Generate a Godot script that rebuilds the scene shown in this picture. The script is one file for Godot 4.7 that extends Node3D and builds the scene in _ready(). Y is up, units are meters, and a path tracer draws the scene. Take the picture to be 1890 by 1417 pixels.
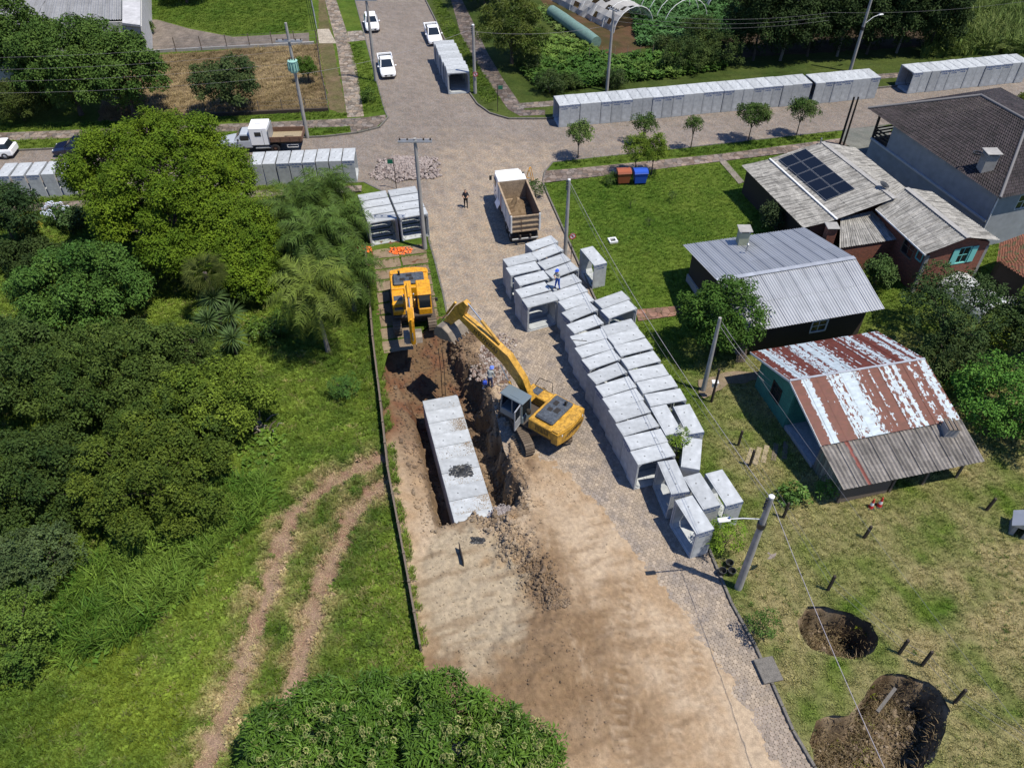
extends Node3D
# Street works seen from the air: box culverts, two excavators, houses, trees. Units are metres, y up.
const SUN_TO := Vector3(0.357, 0.917, 0.178)

var M := {}
var rng := RandomNumberGenerator.new()
var taken := {}
var n1 := FastNoiseLite.new()
var n2 := FastNoiseLite.new()
var n3 := FastNoiseLite.new()
var nr := FastNoiseLite.new()

class MB:
	var v := PackedVector3Array()
	var n := PackedVector3Array()
	var c := PackedColorArray()
	var uv := PackedVector2Array()
	var col := Color.WHITE

	func tri(a: Vector3, b: Vector3, d: Vector3) -> void:   # counter-clockwise seen from outside
		var nn := (b - a).cross(d - a).normalized()
		v.append(a); v.append(d); v.append(b)
		n.append(nn); n.append(nn); n.append(nn)
		c.append(col); c.append(col); c.append(col)
		uv.append(Vector2(a.x, a.z)); uv.append(Vector2(d.x, d.z)); uv.append(Vector2(b.x, b.z))

	func tris(a: Vector3, b: Vector3, d: Vector3, na: Vector3, nb: Vector3, nd: Vector3) -> void:
		v.append(a); v.append(d); v.append(b)
		n.append(na); n.append(nd); n.append(nb)
		c.append(col); c.append(col); c.append(col)
		uv.append(Vector2(a.x, a.z)); uv.append(Vector2(d.x, d.z)); uv.append(Vector2(b.x, b.z))

	func quad(a: Vector3, b: Vector3, d: Vector3, e: Vector3) -> void:
		tri(a, b, d); tri(a, d, e)

	func box(t: Transform3D, s: Vector3, r := 0.0) -> MB:
		var h := s * 0.5
		r = minf(r, minf(h.x, minf(h.y, h.z)) * 0.9)
		for ax in 3:
			var bx := (ax + 1) % 3
			var cx := (ax + 2) % 3
			for sg in [-1.0, 1.0]:
				var q := []
				for k in 4:
					var p := Vector3.ZERO
					p[ax] = sg * h[ax]
					p[bx] = (h[bx] - r) * ([-1, 1, 1, -1][k])
					p[cx] = (h[cx] - r) * ([-1, -1, 1, 1][k])
					q.append(t * p)
				if sg > 0: quad(q[0], q[1], q[2], q[3])
				else: quad(q[3], q[2], q[1], q[0])
		if r > 0.0:
			for ax in 3:
				var bx := (ax + 1) % 3
				var cx := (ax + 2) % 3
				for sb in [-1.0, 1.0]:
					for sc in [-1.0, 1.0]:
						var p := []
						for k in 4:
							var w := Vector3.ZERO
							w[ax] = (h[ax] - r) * (-1.0 if k == 0 or k == 3 else 1.0)
							if k < 2:
								w[bx] = sb * h[bx]; w[cx] = sc * (h[cx] - r)
							else:
								w[bx] = sb * (h[bx] - r); w[cx] = sc * h[cx]
							p.append(t * w)
						if sb * sc > 0: quad(p[0], p[1], p[2], p[3])
						else: quad(p[3], p[2], p[1], p[0])
			for sx in [-1.0, 1.0]:
				for sy in [-1.0, 1.0]:
					for sz in [-1.0, 1.0]:
						var a := t * Vector3(sx * h.x, sy * (h.y - r), sz * (h.z - r))
						var b := t * Vector3(sx * (h.x - r), sy * h.y, sz * (h.z - r))
						var d := t * Vector3(sx * (h.x - r), sy * (h.y - r), sz * h.z)
						if sx * sy * sz > 0: tri(a, b, d)
						else: tri(a, d, b)
		return self

	func b(p: Vector3, s: Vector3, r := 0.0) -> MB:
		return box(Transform3D(Basis(), p), s, r)

	# a bar of section w x h from p to q, h measured along up
	func bar(p: Vector3, q: Vector3, w: float, h: float, up := Vector3.UP, r := 0.0) -> MB:
		var d := (q - p)
		var z := d.normalized()
		if absf(z.dot(up)) > 0.99: up = Vector3.RIGHT
		var x := up.cross(z).normalized()
		var y := z.cross(x)
		return box(Transform3D(Basis(x, y, z), (p + q) * 0.5), Vector3(w, h, d.length()), r)

	# polygon in the local xy plane (counter-clockwise), pushed along z by d, centred
	func prism(poly: PackedVector2Array, d: float, t: Transform3D) -> MB:
		if Geometry2D.is_polygon_clockwise(poly): poly.reverse()
		var idx := Geometry2D.triangulate_polygon(poly)
		for k in range(0, idx.size(), 3):
			var p: Vector2 = poly[idx[k]]
			var q: Vector2 = poly[idx[k + 1]]
			var w: Vector2 = poly[idx[k + 2]]
			if (q - p).cross(w - p) < 0.0:
				var s := q; q = w; w = s
			tri(t * Vector3(p.x, p.y, d / 2), t * Vector3(q.x, q.y, d / 2), t * Vector3(w.x, w.y, d / 2))
			tri(t * Vector3(p.x, p.y, -d / 2), t * Vector3(w.x, w.y, -d / 2), t * Vector3(q.x, q.y, -d / 2))
		for k in poly.size():
			var p: Vector2 = poly[k]
			var q: Vector2 = poly[(k + 1) % poly.size()]
			quad(t * Vector3(p.x, p.y, d / 2), t * Vector3(p.x, p.y, -d / 2), t * Vector3(q.x, q.y, -d / 2), t * Vector3(q.x, q.y, d / 2))
		return self

	func tube(path: Array, rad, sides := 8, caps := true) -> MB:
		var rings := []
		var norms := []
		var x := Vector3.ZERO
		for k in path.size():
			var d: Vector3 = (path[mini(k + 1, path.size() - 1)] - path[maxi(k - 1, 0)]).normalized()
			if k == 0: x = d.cross(Vector3.UP if absf(d.y) < 0.95 else Vector3.RIGHT).normalized()
			x = (x - d * x.dot(d)).normalized()
			var y := d.cross(x)
			var r: float = rad[k] if rad is Array else rad
			var ring := []
			var nn := []
			for s in sides:
				var a := TAU * s / sides
				var o := x * cos(a) + y * sin(a)
				ring.append(path[k] + o * r)
				nn.append(o)
			rings.append(ring)
			norms.append(nn)
		for k in path.size() - 1:
			for s in sides:
				var s2 := (s + 1) % sides
				tris(rings[k][s], rings[k][s2], rings[k + 1][s2], norms[k][s], norms[k][s2], norms[k + 1][s2])
				tris(rings[k][s], rings[k + 1][s2], rings[k + 1][s], norms[k][s], norms[k + 1][s2], norms[k + 1][s])
		if caps:
			for e in [0, path.size() - 1]:
				for s in range(1, sides - 1):
					if e == 0: tri(rings[e][0], rings[e][s + 1], rings[e][s])
					else: tri(rings[e][0], rings[e][s], rings[e][s + 1])
		return self

	# profile: Array of Vector2(radius, height) turned round y
	func lathe(prof: Array, sides: int, t := Transform3D()) -> MB:
		for k in prof.size() - 1:
			var p: Vector2 = prof[k]
			var q: Vector2 = prof[k + 1]
			var e := (q - p)
			var nn := Vector2(e.y, -e.x).normalized()
			for s in sides:
				var a0 := TAU * s / sides
				var a1 := TAU * (s + 1) / sides
				var d0 := Vector3(cos(a0), 0, sin(a0))
				var d1 := Vector3(cos(a1), 0, sin(a1))
				var y := Vector3.UP
				var na := t.basis * (d0 * nn.x + y * nn.y)
				var nb := t.basis * (d1 * nn.x + y * nn.y)
				tris(t * (d0 * p.x + y * p.y), t * (d0 * q.x + y * q.y), t * (d1 * q.x + y * q.y), na, na, nb)
				tris(t * (d0 * p.x + y * p.y), t * (d1 * q.x + y * q.y), t * (d1 * p.x + y * p.y), na, nb, nb)
		return self

	func ball(p: Vector3, r: Vector3, k := 8) -> MB:
		for i in k:
			var t0 := PI * i / k
			var t1 := PI * (i + 1) / k
			for j in 2 * k:
				var a0 := PI * j / k
				var a1 := PI * (j + 1) / k
				var q := []
				var m := []
				for w in [[t0, a0], [t1, a0], [t1, a1], [t0, a1]]:
					var d := Vector3(sin(w[0]) * cos(w[1]), cos(w[0]), sin(w[0]) * sin(w[1]))
					q.append(p + d * r)
					m.append((d / r).normalized())
				tris(q[0], q[2], q[1], m[0], m[2], m[1])
				tris(q[0], q[3], q[2], m[0], m[3], m[2])
		return self

	func mesh(mat: Material) -> ArrayMesh:
		var a := []
		a.resize(Mesh.ARRAY_MAX)
		a[Mesh.ARRAY_VERTEX] = v
		a[Mesh.ARRAY_NORMAL] = n
		a[Mesh.ARRAY_COLOR] = c
		a[Mesh.ARRAY_TEX_UV] = uv
		var m := ArrayMesh.new()
		m.add_surface_from_arrays(Mesh.PRIMITIVE_TRIANGLES, a)
		m.surface_set_material(0, mat)
		return m

func numbered(called: String) -> String:
	taken[called] = taken.get(called, -1) + 1
	return called if taken[called] == 0 else "%s_%03d" % [called, taken[called]]

func meta(o: Node, label := "", category := "", group := "", kind := "") -> Node:
	if label: o.set_meta("label", label)
	if category: o.set_meta("category", category)
	if group: o.set_meta("group", group)
	if kind: o.set_meta("kind", kind)
	return o

func thing(called: String, label: String, category: String, at := Vector3.ZERO, turn := 0.0, group := "") -> Node3D:
	var o := Node3D.new()
	o.name = numbered(called)
	add_child(o)
	o.position = at
	o.rotation.y = turn
	meta(o, label, category, group)
	return o

func part(called: String, st, parent: Node, mat: Material = null) -> MeshInstance3D:
	var o := MeshInstance3D.new()
	o.name = called
	o.mesh = st.mesh(mat) if st is MB else st
	parent.add_child(o, true)
	return o

func single(called: String, st: MB, mat: Material, label: String, category: String, at := Vector3.ZERO, turn := 0.0, group := "") -> MeshInstance3D:
	var o := MeshInstance3D.new()
	o.name = numbered(called)
	o.mesh = st.mesh(mat)
	add_child(o)
	o.position = at
	o.rotation.y = turn
	meta(o, label, category, group)
	return o

func copy(o: Node3D, base: String, at: Vector3, turn: float, label: String, group := "") -> Node3D:
	var r: Node3D = o.duplicate()
	r.name = numbered(base)
	add_child(r)
	r.position = at
	r.rotation.y = turn
	r.set_meta("label", label)
	if group: r.set_meta("group", group)
	return r

func T(p: Vector3, e := Vector3.ZERO) -> Transform3D:
	return Transform3D(Basis.from_euler(e), p)

func v2(a: Array) -> PackedVector2Array:
	return PackedVector2Array(a)

# ---------- textures ----------
func lut_image(size: int, f: Callable) -> ImageTexture:
	var d := PackedByteArray()
	d.resize(size * size * 3)
	var k := 0
	for y in size:
		for x in size:
			var c: Color = f.call(x, y)
			d[k] = clampi(int(c.r * 255.0), 0, 255)
			d[k + 1] = clampi(int(c.g * 255.0), 0, 255)
			d[k + 2] = clampi(int(c.b * 255.0), 0, 255)
			k += 3
	return ImageTexture.create_from_image(Image.create_from_data(size, size, false, Image.FORMAT_RGB8, d))

func noise_bytes(sd: int, freq: float, size: int, oct := 4) -> PackedByteArray:
	var f := FastNoiseLite.new()
	f.seed = sd
	f.noise_type = FastNoiseLite.TYPE_SIMPLEX_SMOOTH
	f.frequency = freq
	f.fractal_octaves = oct
	var im := f.get_seamless_image(size, size)
	im.convert(Image.FORMAT_L8)
	return im.get_data()

# a grey map, fine noise over coarse, from lo to hi (sRGB)
func grey_tex(sd: int, f1: float, f2: float, w: float, lo: float, hi: float, size := 256) -> ImageTexture:
	var a := noise_bytes(sd, f1, size)
	var b := noise_bytes(sd + 7, f2, size, 3)
	return lut_image(size, func(x, y):
		var k: int = y * size + x
		var t := lerpf(a[k] / 255.0, b[k] / 255.0, w)
		var g := lo + (hi - lo) * t
		return Color(g, g, g))

# periodic irregular stones: [distance to the joint, stone number]
func stones(size: int, cells: int, sd: int, jit: float, skew := 0.0) -> Array:
	var r := RandomNumberGenerator.new()
	r.seed = sd
	var px := PackedFloat32Array()
	var py := PackedFloat32Array()
	for j in cells:
		for i in cells:
			px.append(i + 0.5 + (r.randf() - 0.5) * jit + (skew if j % 2 else 0.0))
			py.append(j + 0.5 + (r.randf() - 0.5) * jit)
	var edge := PackedFloat32Array()
	var id := PackedInt32Array()
	edge.resize(size * size)
	id.resize(size * size)
	var sc := float(cells) / size
	for y in size:
		var fy := (y + 0.5) * sc
		var cy := int(fy)
		for x in size:
			var fx := (x + 0.5) * sc
			var cx := int(fx)
			var d1 := 9.0
			var d2 := 9.0
			var best := 0
			for j in range(cy - 1, cy + 2):
				var wj := posmod(j, cells)
				for i in range(cx - 1, cx + 2):
					var wi := posmod(i, cells)
					var k := wj * cells + wi
					var dx := px[k] + (i - wi) - fx
					var dy := py[k] + (j - wj) - fy
					var d := dx * dx + dy * dy
					if d < d1:
						d2 = d1; d1 = d; best = k
					elif d < d2: d2 = d
			edge[y * size + x] = sqrt(d2) - sqrt(d1)
			id[y * size + x] = best
	return [edge, id]

func stone_tex(size: int, cells: int, sd: int, jit: float, joint: float, lo: float, hi: float, dark: float, skew := 0.0) -> Array:
	var s := stones(size, cells, sd, jit, skew)
	var e: PackedFloat32Array = s[0]
	var id: PackedInt32Array = s[1]
	var g := noise_bytes(sd + 3, 0.03, size)
	var tone := []
	var r := RandomNumberGenerator.new()
	r.seed = sd + 9
	for k in cells * cells: tone.append(r.randf())
	var al := lut_image(size, func(x, y):
		var k: int = y * size + x
		var t: float = lo + (hi - lo) * tone[id[k]] + (g[k] / 255.0 - 0.5) * 0.14
		t = lerpf(dark, t, clampf(e[k] / joint, 0.0, 1.0))
		var w: float = (tone[(id[k] * 7 + 3) % tone.size()] - 0.5) * 0.05
		return Color(t + w, t, t - w))
	var ht := lut_image(size, func(x, y):
		var k: int = y * size + x
		var t: float = clampf(e[k] / (joint * 2.2), 0.0, 1.0)
		t = sqrt(t) * 0.85 + g[k] / 255.0 * 0.15
		return Color(t, t, t))
	return [al, ht]

func mat(called: String, col: Color, rough := 0.8, o := {}) -> StandardMaterial3D:   # col is a linear base colour
	var m := StandardMaterial3D.new()
	m.resource_name = called
	m.albedo_color = col.linear_to_srgb()
	m.roughness = rough
	m.metallic = o.get("metal", 0.0)
	m.metallic_specular = o.get("spec", 0.5)
	if o.has("tex"):
		m.albedo_texture = o.tex
	if o.has("bump"):
		m.heightmap_enabled = true
		m.heightmap_texture = o.bump
		m.heightmap_scale = o.get("depth", 1.0)
	if o.has("tri"):
		m.uv1_triplanar = true
		m.uv1_scale = Vector3.ONE * float(o.tri)
		m.uv1_world_triplanar = o.get("world", false)
	elif o.has("uv"):
		m.uv1_scale = Vector3(o.uv, o.uv, o.uv)
	if o.get("vc", false): m.vertex_color_use_as_albedo = true
	if o.has("back"):
		m.backlight_enabled = true
		m.backlight = o.back
	if o.has("coat"):
		m.clearcoat_enabled = true
		m.clearcoat = o.coat
		m.clearcoat_roughness = 0.15
	if o.has("alpha"):
		m.transparency = BaseMaterial3D.TRANSPARENCY_ALPHA
		m.albedo_color.a = o.alpha
	m.cull_mode = BaseMaterial3D.CULL_DISABLED
	M[called] = m
	return m

func make_noises() -> void:
	n1.seed = 11; n1.frequency = 0.08; n1.fractal_octaves = 4
	n2.seed = 23; n2.frequency = 0.45; n2.fractal_octaves = 3
	n3.seed = 37; n3.frequency = 1.9; n3.fractal_octaves = 2
	nr.seed = 5; nr.frequency = 0.5; nr.fractal_type = FastNoiseLite.FRACTAL_RIDGED; nr.fractal_octaves = 3

func make_materials() -> void:
	var fine := grey_tex(1, 0.05, 0.012, 0.4, 0.62, 1.0)
	var fine2 := grey_tex(2, 0.09, 0.02, 0.35, 0.55, 1.0)
	var grit := grey_tex(8, 0.16, 0.03, 0.3, 0.66, 1.0)
	var rough := grey_tex(3, 0.06, 0.02, 0.3, 0.0, 1.0)
	var stain := grey_tex(4, 0.02, 0.008, 0.5, 0.79, 1.0)
	M.fine_tex = fine
	M.worn_tex = grey_tex(9, 0.018, 0.05, 0.35, 0.5, 1.08)
	var cob := stone_tex(512, 30, 5, 0.7, 0.2, 0.76, 0.92, 0.6, 0.5)
	var flag := stone_tex(512, 9, 6, 0.95, 0.09, 0.66, 0.95, 0.42)
	mat("grass_ground", Color(1, 1, 1), 0.95, {"tex": fine2, "uv": 0.45, "bump": rough, "depth": 5.0, "vc": true, "spec": 0.2})
	mat("soil", Color(1, 1, 1), 0.95, {"tex": grit, "uv": 0.47, "bump": grit, "depth": 5.0, "vc": true, "spec": 0.2})
	mat("cobble", Color(1, 1, 1), 0.85, {"tex": cob[0], "uv": 0.31, "bump": cob[1], "depth": 1.6, "vc": true, "spec": 0.3})
	mat("flag", Color(1, 1, 1), 0.85, {"tex": flag[0], "uv": 0.22, "bump": flag[1], "depth": 1.5, "vc": true, "spec": 0.3})
	mat("slab", Color(1, 1, 1), 0.9, {"tex": fine, "uv": 0.3, "bump": rough, "depth": 1.5, "vc": true, "spec": 0.3})
	mat("kerb", Color(0.2, 0.185, 0.165), 0.9, {"tex": fine2, "tri": 0.6, "bump": rough, "depth": 2.0})
	mat("paver", Color(1, 1, 1), 0.85, {"tex": fine, "tri": 1.1, "vc": true, "world": true, "bump": rough, "depth": 1.0})
	mat("concrete", Color(0.44, 0.465, 0.485), 0.8, {"tex": stain, "tri": 0.42, "bump": rough, "depth": 0.35, "spec": 0.3, "vc": true})
	mat("stencil", Color(0.03, 0.07, 0.2), 0.8)
	mat("dark", Color(0.012, 0.012, 0.014), 0.7)
	mat("plaster", Color(0.5, 0.5, 0.5), 0.9, {"tex": stain, "tri": 0.25, "vc": true})
	mat("stone", Color(1, 1, 1), 0.9, {"tex": fine2, "tri": 2.0, "vc": true})
	mat("clod", Color(1, 1, 1), 0.95, {"tex": fine2, "tri": 1.5, "vc": true, "spec": 0.2})
	mat("pole", Color(0.33, 0.32, 0.305), 0.85, {"tex": stain, "tri": 0.5})
	mat("wood_old", Color(0.21, 0.165, 0.125), 0.9, {"tex": fine2, "tri": 1.5})
	mat("wood_dark", Color(0.05, 0.035, 0.026), 0.85, {"tex": fine2, "tri": 1.0})
	mat("wood_pale", Color(0.42, 0.34, 0.22), 0.85, {"tex": fine2, "tri": 1.2})
	mat("steel_grey", Color(0.3, 0.31, 0.32), 0.45, {"metal": 0.6})
	mat("galv", Color(0.5, 0.52, 0.55), 0.5, {"metal": 0.5, "tex": stain, "tri": 0.3})
	mat("wire", Color(0.12, 0.12, 0.13), 0.6)
	mat("wire_pale", Color(0.27, 0.25, 0.27), 0.6)
	mat("rubber", Color(0.018, 0.018, 0.019), 0.8)
	mat("glass_dark", Color(0.012, 0.016, 0.02), 0.08, {"spec": 0.6})
	mat("white_paint", Color(0.78, 0.79, 0.8), 0.3, {"coat": 0.5})
	mat("white_dull", Color(0.7, 0.71, 0.71), 0.6, {"tex": stain, "tri": 0.6})
	mat("black_plastic", Color(0.02, 0.021, 0.023), 0.5)
	mat("leaf", Color(1, 1, 1), 0.65, {"vc": true, "back": Color(0.3, 0.36, 0.08), "spec": 0.22})
	mat("leaf_gloss", Color(1, 1, 1), 0.5, {"vc": true, "back": Color(0.28, 0.34, 0.08), "spec": 0.3})
	mat("blade", Color(1, 1, 1), 0.6, {"vc": true, "back": Color(0.3, 0.36, 0.1), "spec": 0.25})
	mat("bark", Color(0.13, 0.105, 0.085), 0.95, {"tex": fine2, "tri": 1.0, "bump": rough, "depth": 3.0})
	mat("bark_pale", Color(0.3, 0.27, 0.23), 0.95, {"tex": fine2, "tri": 1.0})

# ---------- setting ----------
const TR_O := Vector2(-4.82, -37.26)      # far end of the laid culvert line, on its axis
const TR_S := Vector2(0.26, 0.9656)       # along it, towards the near end
const TR_T := Vector2(0.9656, -0.26)      # across it, to the right

var pit_small := PackedVector2Array()
var pit_large := PackedVector2Array()
var dig_hole := PackedVector2Array()
var soil_area := PackedVector2Array()

# a sheet of ground inside a polygon, on a grid, with its own height and colour at each point
func sheet(called: String, poly: PackedVector2Array, cell: float, hf: Callable, cf: Callable, m: Material, excl := [], skirt := 0.0, parent: Node = null) -> MeshInstance3D:
	if Geometry2D.is_polygon_clockwise(poly): poly.reverse()
	var lo := Vector2(1e9, 1e9)
	var hi := -lo
	for p in poly:
		lo = lo.min(p); hi = hi.max(p)
	var nx := int(ceil((hi.x - lo.x) / cell)) + 1
	var nz := int(ceil((hi.y - lo.y) / cell)) + 1
	lo -= Vector2(0.013, 0.017)
	var V := PackedVector3Array()
	var N := PackedVector3Array()
	var C := PackedColorArray()
	var U := PackedVector2Array()
	var I := PackedInt32Array()
	var at := PackedInt32Array()
	at.resize((nx + 1) * (nz + 1))
	at.fill(-1)
	var ex_lo := []
	for e in excl:
		var l := Vector2(1e9, 1e9)
		var h := -l
		for p in e:
			l = l.min(p); h = h.max(p)
		ex_lo.append(Rect2(l, h - l))
	for j in nz + 1:
		for i in nx + 1:
			var p := lo + Vector2(i, j) * cell
			if not Geometry2D.is_point_in_polygon(p, poly): continue
			var out := false
			for k in excl.size():
				if ex_lo[k].has_point(p) and Geometry2D.is_point_in_polygon(p, excl[k]):
					out = true
					break
			if out: continue
			at[j * (nx + 1) + i] = V.size()
			V.append(Vector3(p.x, hf.call(p), p.y))
			N.append(Vector3.ZERO)
			C.append(cf.call(p))
			U.append(p)
	for j in nz:
		for i in nx:
			var a := at[j * (nx + 1) + i]
			var b := at[j * (nx + 1) + i + 1]
			var c := at[(j + 1) * (nx + 1) + i + 1]
			var d := at[(j + 1) * (nx + 1) + i]
			var some := int(a >= 0) + int(b >= 0) + int(c >= 0) + int(d >= 0)
			if some == 4:
				for t in [[a, b, c], [a, c, d]]:
					var nn := (V[t[2]] - V[t[0]]).cross(V[t[1]] - V[t[0]])
					for q in t:
						N[q] += nn
						I.append(q)
			elif some > 0:
				var p0 := lo + Vector2(i, j) * cell
				var pieces := Geometry2D.intersect_polygons(PackedVector2Array([p0, p0 + Vector2(cell, 0), p0 + Vector2(cell, cell), p0 + Vector2(0, cell)]), poly)
				for k in excl.size():
					var left := []
					for pc in pieces: left.append_array(Geometry2D.clip_polygons(pc, excl[k]))
					pieces.assign(left)
				for pc in pieces:
					var idx := Geometry2D.triangulate_polygon(pc)
					if idx.is_empty(): continue
					var first := V.size()
					for p in pc:
						V.append(Vector3(p.x, hf.call(p), p.y))
						N.append(Vector3(0, 0.0001, 0))
						C.append(cf.call(p))
						U.append(p)
					for k in range(0, idx.size(), 3):
						var q := [first + idx[k], first + idx[k + 1], first + idx[k + 2]]
						var nn := (V[q[2]] - V[q[0]]).cross(V[q[1]] - V[q[0]])
						if nn.y < 0.0:
							nn = -nn
							var s = q[1]; q[1] = q[2]; q[2] = s
						for w in q:
							N[w] += nn
							I.append(w)
	if skirt > 0.0:
		for k in poly.size():
			var p := poly[k]
			var q := poly[(k + 1) % poly.size()]
			var first := V.size()
			var nn := Vector3(q.y - p.y, 0, p.x - q.x).normalized()
			for w in [p, q]:
				var h: float = hf.call(w)
				for y in [h, h - skirt]:
					V.append(Vector3(w.x, y, w.y))
					N.append(nn)
					C.append(cf.call(w))
					U.append(w + Vector2(0, y))
			I.append_array(PackedInt32Array([first, first + 2, first + 1, first + 1, first + 2, first + 3]))
	for k in N.size(): N[k] = N[k].normalized()
	var arr := []
	arr.resize(Mesh.ARRAY_MAX)
	arr[Mesh.ARRAY_VERTEX] = V
	arr[Mesh.ARRAY_NORMAL] = N
	arr[Mesh.ARRAY_COLOR] = C
	arr[Mesh.ARRAY_TEX_UV] = U
	arr[Mesh.ARRAY_INDEX] = I
	var am := ArrayMesh.new()
	am.add_surface_from_arrays(Mesh.PRIMITIVE_TRIANGLES, arr)
	am.surface_set_material(0, m)
	var o := MeshInstance3D.new()
	o.name = numbered(called) if parent == null else called
	o.mesh = am
	(self if parent == null else parent).add_child(o, true)
	if parent == null: o.set_meta("kind", "structure")
	return o

func lvl(y: float) -> Callable:
	return func(_p): return y

func mixn(p: Vector2, a: Color, b: Color, k := 1.0, f := 1.0) -> Color:
	var t := clampf(0.5 + n1.get_noise_2d(p.x * f, p.y * f) * 0.9 * k + n2.get_noise_2d(p.x * f, p.y * f) * 0.7 * k, 0.0, 1.0)
	var g := 1.0 + n3.get_noise_2d(p.x, p.y) * 0.25
	var c := a.lerp(b, t)
	return Color(c.r * g, c.g * g, c.b * g)

func rag(poly: PackedVector2Array, amp: float, step := 0.35) -> PackedVector2Array:   # an outline made uneven
	var r := PackedVector2Array()
	for k in poly.size():
		var p := poly[k]
		var q := poly[(k + 1) % poly.size()]
		var m := maxi(1, int(p.distance_to(q) / step))
		for i in m:
			var w := p.lerp(q, float(i) / m)
			r.append(w + Vector2(n2.get_noise_2d(w.x * 2.0, w.y * 2.0), n2.get_noise_2d(w.y * 2.0 + 50.0, w.x * 2.0)) * amp)
	return r

func seg_dist(p: Vector2, line: PackedVector2Array) -> float:
	var d := 1e9
	for k in line.size() - 1:
		d = minf(d, p.distance_to(Geometry2D.get_closest_point_to_segment(p, line[k], line[k + 1])))
	return d

func poly_dist(p: Vector2, poly: PackedVector2Array) -> float:   # negative inside
	var d := 1e9
	for k in poly.size():
		d = minf(d, p.distance_to(Geometry2D.get_closest_point_to_segment(p, poly[k], poly[(k + 1) % poly.size()])))
	return -d if Geometry2D.is_point_in_polygon(p, poly) else d

func soil_height(p: Vector2) -> float:
	var q := p - TR_O
	var s := q.dot(TR_S)
	var t := q.dot(TR_T)
	var w := n2.get_noise_2d(p.x * 0.8, p.y * 0.8)
	var w2 := n3.get_noise_2d(p.x * 0.7, p.y * 0.7)
	var base := 0.05 + w * 0.06 + w2 * 0.03
	# how deep the floor lies along the trench
	var deep := 0.0
	if s < 0.0: deep = lerpf(-2.9, -1.6, smoothstep(0.0, -4.5, s)) * (1.0 - smoothstep(-4.6, -7.2, s + w * 0.8))
	else: deep = -2.9 * (1.0 - smoothstep(9.9, 10.7, s + w * 0.5))
	if deep > -0.02 and s < 0.0: deep = 0.0
	var left := -1.75 if s > 0.0 else lerpf(-1.75, -3.1, smoothstep(0.0, -3.0, s))
	var right := lerpf(2.75, 2.2, smoothstep(5.0, 9.5, s)) if s > 0.0 else lerpf(2.75, 1.6, smoothstep(0.0, -4.0, s))
	left += w * 0.25 + w2 * 0.14
	right += w * 0.45 + w2 * 0.3 + n1.get_noise_2d(p.x * 5.0, p.y * 5.0) * 0.5
	var wall_l := smoothstep(left - 0.55, left + 0.12, t)
	var wall_r := 1.0 - smoothstep(right - 0.25, right + 0.75, t)
	var hole := wall_l * wall_r
	# the left bank falls slowly towards the cut
	var bank := smoothstep(-4.6, -1.9, t) * (1.0 - smoothstep(-1.9, -1.6, t)) * smoothstep(-2.0, 1.0, s) * (1.0 - smoothstep(8.0, 11.5, s))
	var h := base - bank * (0.75 + w * 0.35)
	# spoil heaped on the right lip and clods
	if t > 1.5 and t < 5.0 and s > -8.0 and s < 14.0:
		h += (smoothstep(1.6, 2.6, t) * (1.0 - smoothstep(2.8, 4.6, t))) * (0.22 + 0.25 * maxf(0.0, w))
	h = lerpf(h, deep + w * 0.16 + w2 * 0.1 + 0.05, hole)
	if hole > 0.05 and hole < 0.95: h += (nr.get_noise_2d(p.x * 2.4, p.y * 2.4) * 0.4 + w2 * 0.35) * sin(hole * PI) * clampf(-deep, 0.0, 1.0)
	# broken step running on below the culvert end
	var step_x := 1.0 + (s - 11.0) * 0.28
	if s > 10.0 and s < 19.0:
		var e := t - step_x + w * 0.7
		h += 0.38 * smoothstep(-0.5, 0.2, e) * (1.0 - smoothstep(0.8, 3.5, e)) * (1.0 - smoothstep(15.0, 19.0, s)) * smoothstep(10.0, 12.0, s)
		h += 0.5 * maxf(0.0, nr.get_noise_2d(p.x * 1.6, p.y * 1.6)) * exp(-e * e * 0.9) * (1.0 - smoothstep(15.5, 18.5, s))
	# crawler prints on the haul way
	if s > 5.0 and t > 2.2 and hole < 0.01:
		var tr := tread(p)
		h += 0.06 * tr.y * tr.x - 0.03 * tr.x
	h += 0.55 * exp(-pow((s - 20.0) / 2.4, 2) - pow((t - 1.4) / 2.6, 2)) * (1.0 + 0.4 * w)
	# scrape marks at the near end
	if s > 11.0 and hole < 0.02: h += 0.07 * nr.get_noise_2d(p.x * 0.9, p.y * 1.7) + 0.04 * w2
	if hole < 0.02: h = maxf(h, 0.045 - bank * 1.1)
	# soil only stands above the paving inside its own outline
	var d := poly_dist(p, soil_area)
	if d > -1.2 and hole < 0.5:
		h = minf(h, lerpf(h, -0.09, smoothstep(-1.2, 0.1, d + w * 0.7 + w2 * 0.55)))
	for pit in [pit_small, pit_large]:
		var e := poly_dist(p, pit) + w * 0.12
		if e < 0.4: h = lerpf(-2.2 + w * 0.35 + w2 * 0.2 + 0.25 * maxf(0.0, n1.get_noise_2d(p.x * 3.0, p.y * 3.0)), -0.12, smoothstep(-0.4, 0.1, e))
	return h

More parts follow.
